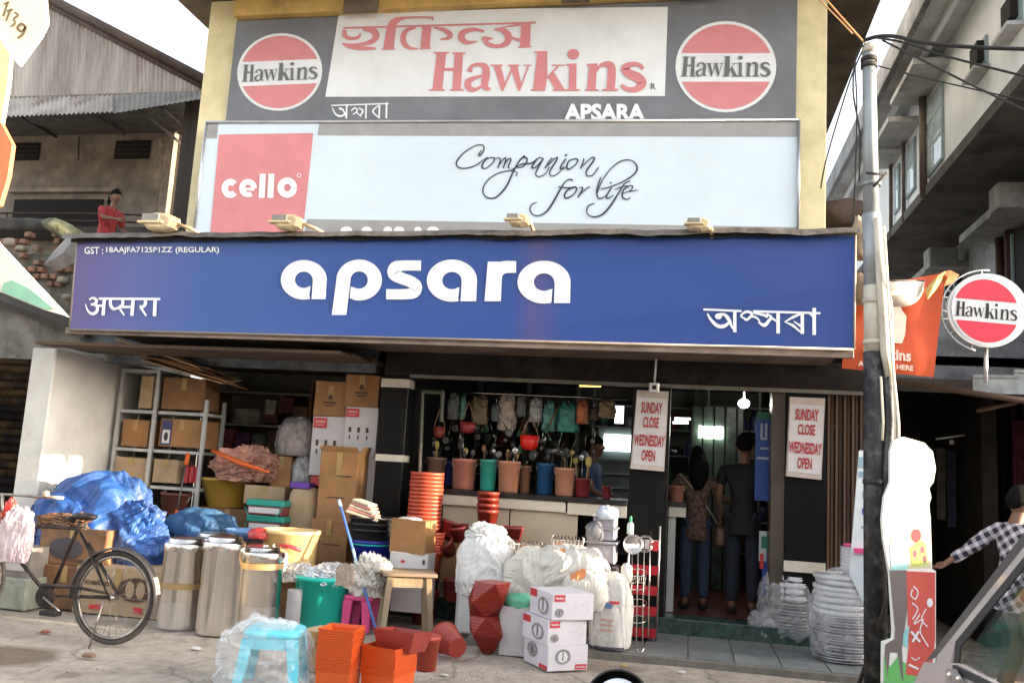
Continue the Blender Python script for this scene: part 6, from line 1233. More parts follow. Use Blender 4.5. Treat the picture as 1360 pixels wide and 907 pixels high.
ob('wire_grate', b, chrome, loc=at(1095, 764, 8.6), label='small wire grate between the two wrapped stacks', cat='grate')
# white banner behind pole
t = thing('standing_banner', 'narrow white standing banner with blue marks behind the pole', 'banner', (at(1152, 700, 8.2).x, 8.2, .05))
ob('banner_face', B().add([at(1141, 598, 8.2), at(1166, 598, 8.2), at(1180, 870, 8.2), at(1128, 762, 8.2)]+[p+Vector((0, .02, 0)) for p in (at(1141, 598, 8.2), at(1166, 598, 8.2), at(1180, 870, 8.2), at(1128, 762, 8.2))], [(0, 1, 2, 3), (7, 6, 5, 4), (0, 4, 5, 1), (0, 3, 7, 4), (1, 5, 6, 2)]), mt('banner_white', (.66, .72, .76), .5, var=.05), t)
for (x, y, w_, h_, m) in ((1146, 614, 12, 14, 'print_bluegrey'), (1145, 630, 9, 8, 'print_bluegrey'), (1148, 657, 5, 9, 'print_grey2'), (1150, 679, 10, 8, 'print_deepblue'), (1147, 700, 6, 4, 'print_bluegrey')):
    X0, X1, Z0, Z1 = span(x-w_/2, x+w_/2, y-h_/2, y+h_/2, 8.19); ob('printed_mark', B().poly([(X0, 8.193, Z0), (X1, 8.193, Z0), (X1, 8.193, Z1), (X0, 8.193, Z1)]), mt(m, {'print_bluegrey': (.25, .38, .48), 'print_grey2': (.3, .32, .36), 'print_deepblue': (.04, .06, .35)}[m], .5), t)
ob('pink_band', B().box(at(1134, 733, 8.18).x, at(1156, 733, 8.18).x, 8.17, 8.19, at(1145, 735, 8.18).z, at(1145, 728, 8.18).z), pink, t)
# --- small carton and blue stool at front
g_ = gd(416, 892); carton(400, 436, 838, 888, g_.y, .22, 'small brown carton with a red stamp beside the blue stool', kraft2, rz=R(-12), z0=0, pr=lambda t, f, w_, h_: (P_rect(t, f, .2, .45, .5, .68, ink_r), P_rect(t, f, .25, .4, .55, .63, kraft2, q=.001)))
sbm = mt('aqua_plastic', (.14, .60, .76), .32, var=.05); YS2 = 5.62; xs_ = at(351, 850, YS2).x
t = thing('aqua_stool', 'pale aqua plastic stool wrapped in clear film at the front', 'stool', (xs_, YS2+.16, 0), R(14)); t.scale = (1.06, 1.06, .87)
ob('seat', B().lathe([(.12, .36), (.165, .375), (.184, .395), (.176, .425), (.15, .437), (.05, .437)], (0, 0, 0), 36, True, True, sq=.45), sbm, t, local=True)
ob('seat_inset', B().lathe([(.10, .437), (.095, .4405), (.02, .4405)], (0, 0, 0), 32, False, True, sq=.45), mt('aqua_dark', (.35, .62, .70), .4), t, local=True)
ob('apron', B().lathe([(.165, .30), (.168, .38)], (0, 0, 0), 36, False, False, sq=.45), sbm, t, local=True)
for sx_ in (-1, 1):
    for sy_ in (-1, 1): ob('leg', B().add([(sx_*.175+dx, sy_*.175+dy, 0) for dx in (-.026, .026) for dy in (-.026, .026)]+[(sx_*.135+dx, sy_*.135+dy, .37) for dx in (-.034, .034) for dy in (-.034, .034)], [(0, 1, 3, 2), (4, 5, 7, 6), (0, 1, 5, 4), (2, 3, 7, 6), (0, 2, 6, 4), (1, 3, 7, 5)]), sbm, t, local=True)
ob('film_wrap', crumple((-.05, 0, 0), (.56, .50, .46), 161, .2, 2.5, 80, 56, sq=.7, fold=1.2, flat=.5), plastic_film('stool_film', (.88, .9, .92), .2), t, local=True)
# ================================================================== COUNTER AND INTERIOR
ctop = mt('counter_top', (.018, .017, .016), .25, var=.4); cpan = mt('cream_laminate', (.52, .43, .31), .5, var=.08, scale=2, dirt=.15, dcol=(.35, .28, .2)); cedge = mt('cream_edge', (.62, .56, .45), .45, var=.06)
cx0, cx1 = at(588, 655, 9.0).x, -.565; ctz = at(700, 656, 9.0).z
t = thing('shop_counter', 'cream shop counter with dark stone top behind the dish racks', 'counter', ((cx0+cx1)/2, 9.3, .2))
ob('top_slab', B().box(cx0-.05, cx1, 8.94, 9.75, ctz-.05, ctz, bev=.008), ctop, t)
xm = at(753, 670, 9.0).x
ob('edge_panel', B().box(cx0-.04, xm-.01, 8.96, 8.985, ctz-.155, ctz-.052, bev=.004), cedge, t); ob('edge_panel', B().box(xm+.01, cx1-.005, 8.96, 8.985, ctz-.17, ctz-.052, bev=.004), cedge, t)
for a, c in ((588, 676), (678, 767)): ob('front_panel', B().box(at(a, 700, 9.03).x, at(c, 700, 9.03).x, 9.0, 9.03, .2, ctz-.15), cpan, t)
ob('inner_shelf', B().box(at(768, 700, 9.1).x, cx1, 9.1, 9.7, .75, .78), dark, t); ob('inner_back', B().box(cx0, cx1, 9.7, 9.74, .2, ctz-.06), dark, t)
t = thing('side_counter', 'short cream counter end just right of the doorway pillar', 'counter', (-.1, 9.6, .2))
sx0, sx1 = -.17, at(911, 680, 9.6).x
ob('top_slab', B().box(sx0, sx1, 9.35, 10.6, ctz-.04, ctz+.01), ctop, t); ob('edge_panel', B().box(sx0, sx1, 9.36, 9.38, ctz-.14, ctz-.042), cedge, t); ob('side_panel', B().box(sx0+.0, at(896, 740, 9.4).x, 9.4, 9.43, .2, ctz-.142), mt('panel_grey_white', (.5, .5, .46), .5), t)
# buckets on the counter
cols = {'peach': (.58, .26, .15), 'pink clay': (.46, .18, .12), 'teal green': (.04, .34, .26), 'dull brown': (.26, .14, .10), 'ochre brown': (.34, .15, .08), 'deep blue': (.02, .10, .25), 'dark red': (.22, .025, .03), 'navy blue': (.02, .03, .14)}
BL = ((565, 592, 607, 645, 9.35, 'dull brown', 'leftmost on the counter'), (590, 602, 612, 645, 9.5, 'navy blue', 'narrow, second on the counter'), (600, 633, 609, 646, 9.2, 'pink clay', 'with tongs inside, left half of the counter'), (637, 660, 610, 647, 9.2, 'teal green', 'between two clay coloured ones'), (661, 691, 612, 650, 9.15, 'peach', 'right of the teal one'), (688, 705, 618, 650, 9.4, 'ochre brown', 'half behind the peach one'),
      (712, 736, 615, 653, 9.3, 'deep blue', 'in the middle of the counter'), (736, 764, 621, 656, 9.15, 'peach', 'nearest the man in the blue shirt'), (762, 785, 635, 660, 9.2, 'dark red', 'at the right beside the last peach one'), (800, 812, 645, 661, 9.2, 'dark red', 'small, in front of the bright window'), (889, 909, 645, 668, 9.5, 'pink clay', 'on the side counter right of the pillar'))
chromed = mt('utensil_steel', (.45, .44, .43), .25, metal=1, var=.1)
rn = random.Random(3)
for (x0, x1, y0, y1, Y, nm, ps_) in BL:
    t = bucket('plastic_bucket', nm+' bucket '+ps_, x0, x1, y0, y1, Y, mt('pl_'+nm.replace(' ', '_'), cols[nm], .45, var=.08), group='buckets on the shop counter', z0=ctz+.001 if Y < 9.5 else None, taper=.85)
    if x1-x0 > 20 and y1 < 662:
        r = .1
        for k in range(6):
            a = rn.uniform(0, 6); q = Vector((at((x0+x1)/2, y0, Y).x+r*.6*cos(a), Y+.1+r*.5*sin(a), ctz+.22)); e = q+Vector((rn.uniform(-.05, .05), rn.uniform(-.03, .03), rn.uniform(.14, .24)))
            o = thing('kitchen_utensil', 'steel or plastic kitchen utensil standing in a counter bucket', 'utensil', q, 0, 'utensils standing in the counter buckets')
            m = rn.choice([mt('dull_steel', (.20, .19, .18), .45, metal=.7, var=.4), chromed, mt('ut_brown', (.22, .09, .04), .5), mt('ut_yellow', (.4, .3, .08), .5), mt('ut_black', (.02, .02, .02), .4)])
            ob('stem', B().tube([q-Vector((0, 0, .12)), e], .006, 5), m, o); ob('utensil_head', B().ball(e, rn.uniform(.018, .036), 10, 6, (1, .3, rn.uniform(.8, 1.8))), m, o)
# hanging rail and hanging goods
rlx0, rlx1 = at(560, 530, 9.5).x, at(835, 530, 9.5).x
ob('hanging_rail', B().tube([(rlx0, 9.5, 2.33), (rlx1, 9.5, 2.33)], .012, 6), chromed, loc=((rlx0+rlx1)/2, 9.5, 2.33), label='thin steel rail carrying the hanging goods over the counter', cat='rail')
def hang_packet(x, y0, y1, w_, nm, col, Y, film_=False, k=0):
    c = at(x, y1, Y); zt = at(x, y0, Y).z; t = thing('hanging_packet', nm+' packet hanging over the counter', 'packet', c, 0, 'packets hanging over the counter')
    ob('packet_body', crumple(c, (w_*Y/1180, .08, zt-c.z), 200+k, .45, 3.5, 36, 26, fold=1.4, sq=.6), mt('hp_'+nm.replace(' ', '_'), col, .35, var=.4, scale=16), t); ob('hook_string', B().tube([(c.x, Y, zt-.01), (c.x, Y, 2.33)], .003, 4), chromed, t)
for k, (x, y0, y1, w_, nm, col) in enumerate(((714, 536, 566, 20, 'milky white', (.34, .34, .32)), (729, 534, 564, 16, 'pale green', (.10, .32, .27)), (752, 536, 566, 22, 'sea green', (.05, .26, .22)), (770, 532, 556, 16, 'orange', (.42, .12, .03)), (674, 526, 566, 18, 'clear and tan', (.42, .34, .28)), (614, 528, 552, 8, 'mint', (.15, .38, .30)), (634, 530, 560, 20, 'olive tan', (.16, .12, .06)), (809, 535, 552, 16, 'straw', (.28, .20, .10)), (692, 530, 552, 12, 'smoky grey', (.14, .14, .13)), (600, 528, 556, 12, 'dusky grey', (.12, .13, .12)), (655, 534, 560, 14, 'slate', (.10, .13, .14)), (790, 540, 560, 12, 'dark brown', (.07, .045, .03)))):
    hang_packet(x+(k*37 % 7-3), y0+(k*53 % 9-4), y1+(k*29 % 15-5), w_*(.8+.5*((k*17) % 5)/4), nm, col, 9.5+.04*(k % 3), k=k)
# hanging bowls
for (x, y, w_, h_, nm, col, Y) in ((703, 588, 27, 19, 'bright red', (.75, .02, .015), 9.3), (621, 568, 23, 15, 'dark red', (.30, .03, .03), 9.4), (583, 574, 17, 15, 'maroon', (.24, .035, .02), 9.4)):
    c = at(x, y, Y); r = w_*Y/1180/2; h = h_*Y/1180; t = thing('hanging_bowl', nm+' plastic bowl hanging over the counter buckets', 'bowl', c, 0, 'plastic bowls hanging over the counter')
    ob('bowl_body', B().lathe([(r*.5, -h/2), (r*.85, -h*.25), (r, h/2), (r*.93, h/2), (r*.6, -h*.3)], c, 24, True, True), mt('bowl_'+nm.replace(' ', '_'), col, .4), t)
    for s in (-1, 1): ob('string', B().tube([c+Vector((s*r*.9, 0, h/2)), c+Vector((0, 0, h/2+.22))], .004, 4), mt('string_tan', (.45, .28, .15), .8), t)
# ladles and strainers hanging in bunches
l0 = None
rn = random.Random(9)
for i in range(46):
    x = rn.uniform(574, 790); y = rn.uniform(556, 600)
    if 715 < x < 760: y = rn.uniform(548, 606)
    c = at(x, y, 9.55+rn.uniform(-.1, .25))
    if l0 is None:
        l0 = thing('hanging_ladle', 'thin steel ladle hanging among many over the counter', 'ladle', c, 0, 'ladles and strainers hanging over the counter')
        ob('stem', B().tube([(0, 0, .0), (0, 0, .22)], .004, 5), chromed, l0, local=True); ob('scoop', B().ball((0, -.012, -.02), .026, 10, 6, (1, .35, 1.3)), mt('dull_steel', (.20, .19, .18), .45, metal=.7, var=.4), l0, local=True); o = l0
    elif i == 1:
        l1 = thing('hanging_strainer', 'round wire strainer hanging among the ladles over the counter', 'strainer', c, 0, 'strainers hanging over the counter'); o = l1
        ob('stem', B().tube([(0, 0, .0), (0, 0, .20)], .0035, 5), chromed, l1, local=True); ob('strainer_ring', B().tube([(.038*cos(a), 0, -.038+.038*sin(a)) for a in [2*pi*q_/14 for q_ in range(14)]], .0035, 5, closed=True), chromed, l1, local=True)
        ob('strainer_net', B().lathe([(.036, 0), (.028, .012), (.012, .02), (.001, .022)], (0, 0, -.038), 12, False, False, axis=Matrix.Rotation(R(90), 3, 'X')), mt('net_grey', (.12, .12, .11), .6), l1, local=True)
    elif i == 2:
        l2 = thing('hanging_brush', 'coloured brush hanging among the ladles over the counter', 'brush', c, 0, 'brushes hanging over the counter'); o = l2
        ob('handle', B().tube([(0, 0, -.02), (0, 0, .16)], [.009, .006], 6), mt('brush_wood', (.22, .10, .04), .6), l2, local=True); ob('bristles', B().box(-.018, .018, -.014, .014, -.09, -.02, bev=.006), mt('bristle_green', (.05, .16, .08), .8), l2, local=True)
    else: o = dup((l0, l1, l2, l1, l0)[i % 5], c, rn.uniform(-1, 1))
    o.rotation_euler = (rn.uniform(-.25, .25), rn.uniform(-.5, .5), rn.uniform(-1.5, 1.5)); o.scale = (rn.uniform(.5, 1.5),)*3
t = sb
fm = mt('frame_greygreen', (.13, .14, .11), .7, dirt=.4)
for (a, b_, c, d) in ((561, 519, 557, 640), (588, 519, 586, 560)): ob('opening_frame', B().tube([at(a, b_, 9.25), at(c, d, 9.25)], .022, 4, False), fm, t)
ob('opening_frame_top', B().tube([at(561, 520, 9.25), at(589, 521, 9.25)], .022, 4, False), fm, t)
ob('pale_stick', B().tube([at(559, 588, 9.15), at(557, 640, 9.15)], .016, 6), mt('stick_brown', (.30, .22, .18), .7), loc=at(557, 640, 9.15), label='pale stick standing left of the counter buckets', cat='stick')
# back shelves full of goods
def wallshelf(x0, x1, Y, zs, label, seed, n, dark_=1.0):
    t = thing('wall_shelf', label, 'shelf', ((x0+x1)/2, Y, .2), 0, 'shelves inside the shop')
    for z in zs: ob('shelf_board', B().box(x0, x1, Y-.3, Y, z-.02, z), mt('shelf_grey', (.16, .16, .15), .5), t)
    for x in (x0, (x0+x1)/2, x1): ob('shelf_upright', B().box(x-.015, x+.015, Y-.31, Y-.0, .2, zs[-1]+.3), MATS['shelf_grey'], t)
    r_ = random.Random(seed); pal = [('grey', (.18, .18, .18)), ('brown', (.14, .08, .05)), ('green', (.05, .12, .07)), ('red', (.2, .03, .03)), ('blue', (.04, .07, .16)), ('cream', (.30, .26, .2)), ('steel', None)]
    for z in zs[:-1]:
        x = x0+.05
        while x < x1-.1:
            nm, col = r_.choice(pal); w_ = r_.uniform(.05, .11); h = r_.uniform(.1, .26); kind = r_.random()
            m = mt('goods_'+nm, col, .45, var=.3, scale=9) if col else chromed
            pr_ = [(w_*.8, 0), (w_, .02), (w_, h*.8), (w_*.6, h*.9), (w_*.5, h)] if kind < .5 else [(w_*.7, 0), (w_, h*.7), (w_*1.02, h), (w_*.9, h)]
            ob('shop_ware', B().lathe(pr_, (x+w_, Y-.16, z), 12, True, True), m, loc=(x+w_, Y-.16, z), label=nm+' household ware standing among others on the inner shop shelves', cat='ware', group=nm+' wares on the inner shelves'); x += 2*w_+r_.uniform(.01, .04)
zs = [.65, 1.05, 1.45, 1.85, 2.2, 2.5]
wallshelf(-2.9, -1.5, 12.4, zs, 'tall shelf of wares at the back left inside the shop', 1, 9); wallshelf(-1.3, .1, 12.7, zs, 'tall shelf of wares at the back behind the man in blue', 2, 9); wallshelf(.25, 1.55, 12.2, zs, 'tall shelf of wares behind the two customers', 3, 9)
litw = mt('lit_glass_case', (.75, .85, .80), .4, var=.1, emit=.55, ecol=(.75, .95, .9)); litb = mt('lit_panel', (.8, .9, .9), .4, emit=.9, ecol=(.85, .95, 1))
bulbm = mt('bulb_glow', (1, 1, .95), .4, emit=9, ecol=(1, .97, .9))
X0, X1, Z0, Z1 = span(802, 842, 577, 599, 11.2); t = thing('lit_display_case', 'lit glass display case behind the man in the blue shirt', 'display case', ((X0+X1)/2, 11.2, .2))
ob('light_panel', B().box(X0, X1, 11.2, 11.23, Z0, Z1), litb, t); ob('frame', B().box(X0-.08, X1+.05, 11.24, 11.3, .2, Z1+.08), mt('case_frame', (.16, .20, .19), .4), t)
for k in range(5): z = Z0-.1-.17*k; ob('glass_shelf', B().box(X0, X1, 11.1, 11.235, z-.02, z), mt('case_glass', (.30, .38, .37), .15), t)
X0, X1, Z0, Z1 = span(928, 960, 566, 582, 11.6); t = thing('lit_display_case', 'lit cabinet seen between the two customers', 'display case', ((X0+X1)/2, 11.6, .2))
ob('light_panel', B().box(X0, X1, 11.6, 11.63, Z0, Z1), mt('lit_panel_warm', (.9, .95, .8), .4, emit=2.4, ecol=(.95, 1, .85)), t); ob('cabinet', B().box(X0-.1, X1+.25, 11.64, 11.9, .2, Z1+.25), mt('cabinet_green', (.07, .11, .085), .4, var=.5, scale=6), t)
for k in range(6): ob('cabinet_post', B().box(X0-.1+k*.14, X0-.08+k*.14, 11.58, 11.60, .2, Z1+.25), dark, t)
X0, X1, Z0, Z1 = span(817, 828, 539, 562, 11.8); ob('bright_opening', B().box(X0, X1, 11.8, 11.83, Z0, Z1), litb, loc=(X0, 11.8, Z0), label='small bright lamp panel above the man in the blue shirt', cat='lamp')
for (x, y, r, Y, lb, m) in ((988, 536, .058, 10.6, 'glowing round bulb above the man in black', bulbm),):
    c = at(x, y, Y); t = thing('ceiling_bulb', lb, 'lamp', c); ob('bulb', B().ball(c, r, 16, 10, (1.1, 1, .9)), m, t); ob('holder', B().tube([c+Vector((0, 0, r*.8)), c+Vector((0, 0, .35))], .012, 6), white, t)
for (x0, x1, y, Y, lb, e) in ((896, 917, 556, 11.3, 'upper of two glowing tubes left of the woman', 1), (894, 914, 561, 11.3, 'lower of two glowing tubes left of the woman', 1), (770, 798, 510, 10.2, 'yellow glowing tube above the counter', 2)):
    t = thing('tube_lamp', lb, 'lamp', at((x0+x1)/2, y, Y)); ob('tube', B().tube([at(x0, y, Y), at(x1, y+.5, Y)], .012 if e == 1 else .03, 8), mt('tube_white', (1, 1, 1), .4, emit=4, ecol=(.95, 1, 1)) if e == 1 else mt('tube_yellow', (.9, .6, .1), .4, emit=.75, ecol=(1, .62, .12)), t)
    ob('fitting', B().tube([at(x0, y-2, Y+.03), at(x1, y-1.5, Y+.03)], .014, 6), dark, t)
# blue poster by the door
def pposter(x0, x1, y0, y1, Y, label, parts):
    t = thing('hanging_poster', label, 'poster', at((x0+x1)/2, y1, Y))
    for i, (a0, a1, b0_, b1, m, nm) in enumerate(parts):
        X0, X1, Z0, Z1 = span(a0, a1, b0_, b1, Y); ob(nm, B().box(X0, X1, Y-.002*i-.001, Y+.012-.002*i, Z0, Z1), m, t)
pb = mt('poster_blue', (.015, .06, .30), .4); pgm = mt('poster_green', (.02, .16, .10), .4); pwm = mt('poster_mark', (.40, .46, .55), .4)
pposter(1003, 1029, 547, 665, 9.35, 'blue poster with green top hanging inside the right door jamb', ((1003, 1029, 556, 665, pb, 'sheet'), (1005, 1023, 547, 557, pgm, 'green_top'), (1010, 1013, 562, 582, pwm, 'printed_mark'), (1016, 1019, 562, 582, pwm, 'printed_mark'), (1010, 1019, 581, 584, pwm, 'printed_mark'), (1010, 1022, 594, 597, pwm, 'printed_mark'), (1005, 1026, 607, 610, pwm, 'printed_mark')))
pposter(1008, 1026, 700, 790, 9.35, 'blue and green standing packet by the right door jamb', ((1012, 1026, 728, 790, pb, 'blue_body'), (1008, 1018, 705, 745, mt('poster_paper', (.45, .5, .5), .5), 'white_patch'), (1011, 1022, 712, 728, pgm, 'green_patch'), (1009, 1014, 735, 755, ink_r, 'red_patch')))
# ================================================================== PEOPLE
def skin(name, nodes, edges, mat, parent=None, sub=1, smooth=True):
    """nodes: {key: (pos, radius)}; first key is the root"""
    ks = list(nodes); me = bpy.data.meshes.new('tmp'); me.from_pydata([tuple(nodes[k][0]) for k in ks], [(ks.index(a), ks.index(b)) for a, b in edges], [])
    o = bpy.data.objects.new('tmp', me); COL.objects.link(o); m = o.modifiers.new('s', 'SKIN'); m.use_smooth_shade = True; m.branch_smoothing = .6
    sv = me.skin_vertices[0].data
    for i, k in enumerate(ks): r = nodes[k][1]; sv[i].radius = r if isinstance(r, tuple) else (r, r); sv[i].use_root = (i == 0)
    s_ = o.modifiers.new('u', 'SUBSURF'); s_.levels = sub; s_.render_levels = sub
    dg = bpy.context.evaluated_depsgraph_get(); nm = bpy.data.meshes.new_from_object(o.evaluated_get(dg)); nm.name = name
    bpy.data.objects.remove(o); bpy.data.meshes.remove(me)
    for p in nm.polygons: p.use_smooth = True
    r_ = bpy.data.objects.new(name, nm); nm.materials.clear(); nm.materials.append(mat); COL.objects.link(r_)
    if parent is not None: r_.parent = parent; nm.transform(WM[parent.name].inverted())
    return r_
skinm = mt('brown_skin', (.20, .095, .055), .55, var=.08, scale=20); hairm = mt('black_hair', (.005, .0045, .0045), .75, spec=.12, var=.3, scale=40, bump=.4)
def cloth_folds(o, seed, a=.012):
    for v in o.data.vertices:
        q = v.co*6+Vector((seed, 0, 0)); v.co += v.normal*a*(folds(Vector((q.x, q.y, q.z*.8)), seed, .8)+.1)
def person(label, base, H, face, pose, cl, hair='short', loc_z=0, hands=True, skm=None, grp=None):
    """face: heading angle (0 = +x). pose: joint offsets in body frame (forward, left, up) as fractions of H. returns thing"""
    t = thing('person', label, 'person', base, 0, grp); c, s = cos(face), sin(face)
    def W(f, l, u): return Vector((base[0]+(f*c-l*s)*H, base[1]+(f*s+l*c)*H, base[2]+u*H))
    J = dict(pelvis=(0, 0, .52), spine=(.0, 0, .62), chest=(.0, 0, .74), neck0=(-.004, 0, .825), neck=(.006, 0, .86), head=(.012, 0, .90), crown=(.008, 0, .955),
             shL=(0, .112, .80), shR=(0, -.112, .80), elL=(-.02, .135, .62), elR=(-.02, -.135, .62), wrL=(.03, .14, .48), wrR=(.03, -.14, .48),
             hipL=(0, .05, .50), hipR=(0, -.05, .50), knL=(.015, .055, .28), knR=(.015, -.055, .28), anL=(-.01, .055, .04), anR=(-.01, -.055, .04), toeL=(.09, .065, .018), toeR=(.09, -.065, .018))
    J.update(pose); h = H
    P = {k: W(*v) for k, v in J.items()}
    rad = dict(pelvis=.072, spine=.066, chest=.076, neck0=.034, neck=.031, head=.030, crown=.026, shL=.036, shR=.036, elL=.024, elR=.024, wrL=.015, wrR=.015, hipL=.052, hipR=.052, knL=.034, knR=.034, anL=.022, anR=.022, toeL=.018, toeR=.018)
    N = {k: (P[k], rad[k]*h*(.62 if k in ('pelvis', 'spine', 'chest', 'shL', 'shR', 'hipL', 'hipR', 'knL', 'knR') or (k[:2] == 'el' and cl.get('sleeve', .55) > 1) else 1)) for k in rad}
    E_ = [('pelvis', 'spine'), ('spine', 'chest'), ('chest', 'neck0'), ('neck0', 'neck'), ('neck', 'head'), ('head', 'crown'), ('chest', 'shL'), ('chest', 'shR'), ('shL', 'elL'), ('shR', 'elR'), ('elL', 'wrL'), ('elR', 'wrR'), ('pelvis', 'hipL'), ('pelvis', 'hipR'), ('hipL', 'knL'), ('hipR', 'knR'), ('knL', 'anL'), ('knR', 'anR'), ('anL', 'toeL'), ('anR', 'toeR')]
    if hands:
        for S in 'LR':
            d = (P['wr'+S]-P['el'+S]).normalized(); side = d.cross(Vector((c, s, 0))); side = side.normalized() if side.length > .1 else Vector((0, 0, 1)); cu = d.cross(side).normalized()
            pm = P['wr'+S]+d*.045*h; N['pm'+S] = (pm, .016*h); E_.append(('wr'+S, 'pm'+S))
            for i, (o_, L_, r_) in enumerate(((-.017, .036, .0052), (-.006, .043, .0055), (.006, .040, .0053), (.017, .031, .0047))):
                a = pm+d*.012*h+side*o_*h; b_ = a+d*L_*.55*h+cu*.004*h; e = b_+d*L_*.4*h+cu*.014*h
                N['f%s%da' % (S, i)] = (a, r_*h*1.1); N['f%s%db' % (S, i)] = (b_, r_*h); N['f%s%dc' % (S, i)] = (e, r_*h*.8); E_ += [('pm'+S, 'f%s%da' % (S, i)), ('f%s%da' % (S, i), 'f%s%db' % (S, i)), ('f%s%db' % (S, i), 'f%s%dc' % (S, i))]
            a = pm-d*.012*h-side*.024*h; b_ = a+d*.028*h-side*.008*h; N['t%sa' % S] = (a, .006*h); N['t%sb' % S] = (b_, .0052*h); E_ += [('pm'+S, 't%sa' % S), ('t%sa' % S, 't%sb' % S)]
    skin('body', N, E_, skm or skinm, t)
    # head: shaped skull with brow, nose, lips and chin, joined to the body mesh
    hf = Vector((c, s, 0)) if 'look' not in cl else Vector((cos(cl['look']), sin(cl['look']), 0)); hl_ = Vector((-hf.y, hf.x, 0)); hc = P['head'].lerp(P['crown'], .42)
    S0 = h/1.7
    def hp(f, l, u, off=0.0):
        rf, rl, ru = .098, .077, .122; kf = kl = 1.0
        if u < 0: kl *= 1-.30*u*u-.10*abs(u); kf *= (1-.34*abs(u) if f < 0 else 1-.10*abs(u))
        e = lambda a_, b_, w_: math.exp(-((l-a_)**2+(u-b_)**2)/w_**2) if f > 0 else 0
        bump = .024*e(0, -.10, .13)+.010*e(0, .02, .12)-.011*(e(.36, .10, .16)+e(-.36, .10, .16))+.009*e(0, -.46, .17)+.010*e(0, -.82, .22)+.005*(e(.5, -.15, .2)+e(-.5, -.15, .2))+.004*e(0, .35, .5)
        return hc+(hf*((rf*kf+off)*f+bump)+hl_*((rl*kl+off)*l)+Vector((0, 0, (ru+off)*u)))*S0
    n, m = 32, 24; hv = []
    for k in range(m+1):
        for i in range(n):
            th, a = pi*k/m, 2*pi*i/n; hv.append((sin(th)*cos(a), sin(th)*sin(a), cos(th)))
    qf = [(k*n+i, k*n+(i+1) % n, (k+1)*n+(i+1) % n, (k+1)*n+i) for k in range(m) for i in range(n)]
    bo = [o for o in t.children if o.name.startswith('body')][0]; me = bo.data; bm_ = bmesh.new(); bm_.from_mesh(me); Mi = WM[t.name].inverted()
    V_ = [bm_.verts.new(Mi@hp(*v)) for v in hv]
    for q_ in qf:
        try: bm_.faces.new([V_[i] for i in q_]).smooth = True
        except ValueError: pass
    bmesh.ops.recalc_face_normals(bm_, faces=bm_.faces); bm_.to_mesh(me); bm_.free()
    for sd in (-1, 1):
        ob('ear', B().ball(hc+(hl_*sd*.078-hf*.008-Vector((0, 0, .006)))*S0, .020*S0, 10, 8, (1, .55, 1.5)), skm or skinm, t); ob('eye', B().ball(hp(.93, sd*.34, .08, -.006), .010*S0, 8, 6), mt('eye_dark', (.02, .015, .012), .3), t)
        ob('eyebrow', B().tube([hp(.92, sd*.18, .22, .002), hp(.86, sd*.36, .27, .002), hp(.8, sd*.52, .20, .002)], .0035*S0, 5), hairm, t)
    ob('mouth', B().ball(hp(.88, 0, -.47, .003), .016*S0, 10, 6, (.35, 1, .28)), mt('lip', (.20, .06, .05), .5), t)
    def mask(f, l, u): return u-(.42*max(0, f)**.6 if f > 0 else 0)-(-.10 if f > 0 else (-.10+.45*max(f, -1)*(1.0 if hair == 'short' else 1.4)))-(0.06 if abs(l) > .8 else 0)
    if cl.get('bald'): pass
    hv2 = []
    for v in hv:
        mk = mask(*v); o_ = min(1, max(0, mk*5)); q = Vector(v); hv2.append(hp(*v, .016*o_*(1+.35*noise.noise(q*5)+.25*noise.noise(q*13))-.003))
    hb = B().add(hv2, [q_ for q_ in qf if all(mask(*hv[i]) > -.06 for i in q_)], True); ob('hair', hb, hairm, t)
    if hair == 'bun': ob('hair_bun', B().ball(hc-hf*.066*h-Vector((0, 0, .01*h)), .03*h, 14, 10), hairm, t)
    if hair == 'long':
        b_ = B(); b_.tube([hc-hf*.02*h, hc-hf*.045*h-Vector((0, 0, .05*h)), hc-hf*.055*h-Vector((0, 0, .12*h)), hc-hf*.05*h-Vector((0, 0, .20*h))], [.055*h, .066*h, .062*h, .03*h], 14); ob('long_hair', b_, hairm, t)
    if hair == 'tail': ob('hair_tail', B().tube([hc-hf*.05*h, hc-hf*.072*h-Vector((0, 0, .04*h)), hc-hf*.06*h-Vector((0, 0, .11*h))], [.028*h, .026*h, .012*h], 10), hairm, t)
    # clothing
    ex = 1.14; T = {k: (P[k], rad[k]*h*(1.05 if k[:2] == 'sh' else ex)+.006) for k in ('pelvis', 'spine', 'chest', 'shL', 'shR')}
    nb = P['neck0'].lerp(P['chest'], .02); T['nb'] = (nb, .047*h); Es = [('pelvis', 'spine'), ('spine', 'chest'), ('chest', 'nb'), ('chest', 'shL'), ('chest', 'shR')]
    cl.setdefault('hem', .475)
    if cl.get('hem'): T['hem'] = (W(0, 0, cl['hem']), .076*h); Es.append(('pelvis', 'hem'))
    sl_ = cl.get('sleeve', .55)
    for S in 'LR':
        if sl_ <= 1: e = P['sh'+S].lerp(P['el'+S], sl_); T['s'+S] = (e, .033*h); Es.append(('sh'+S, 's'+S))
        else: T['el'+S] = (P['el'+S], .031*h); T['w'+S] = (P['el'+S].lerp(P['wr'+S], .93), .023*h); Es += [('sh'+S, 'el'+S), ('el'+S, 'w'+S)]
    cloth_folds(skin('shirt', T, Es, cl['top'], t, 2), 3)
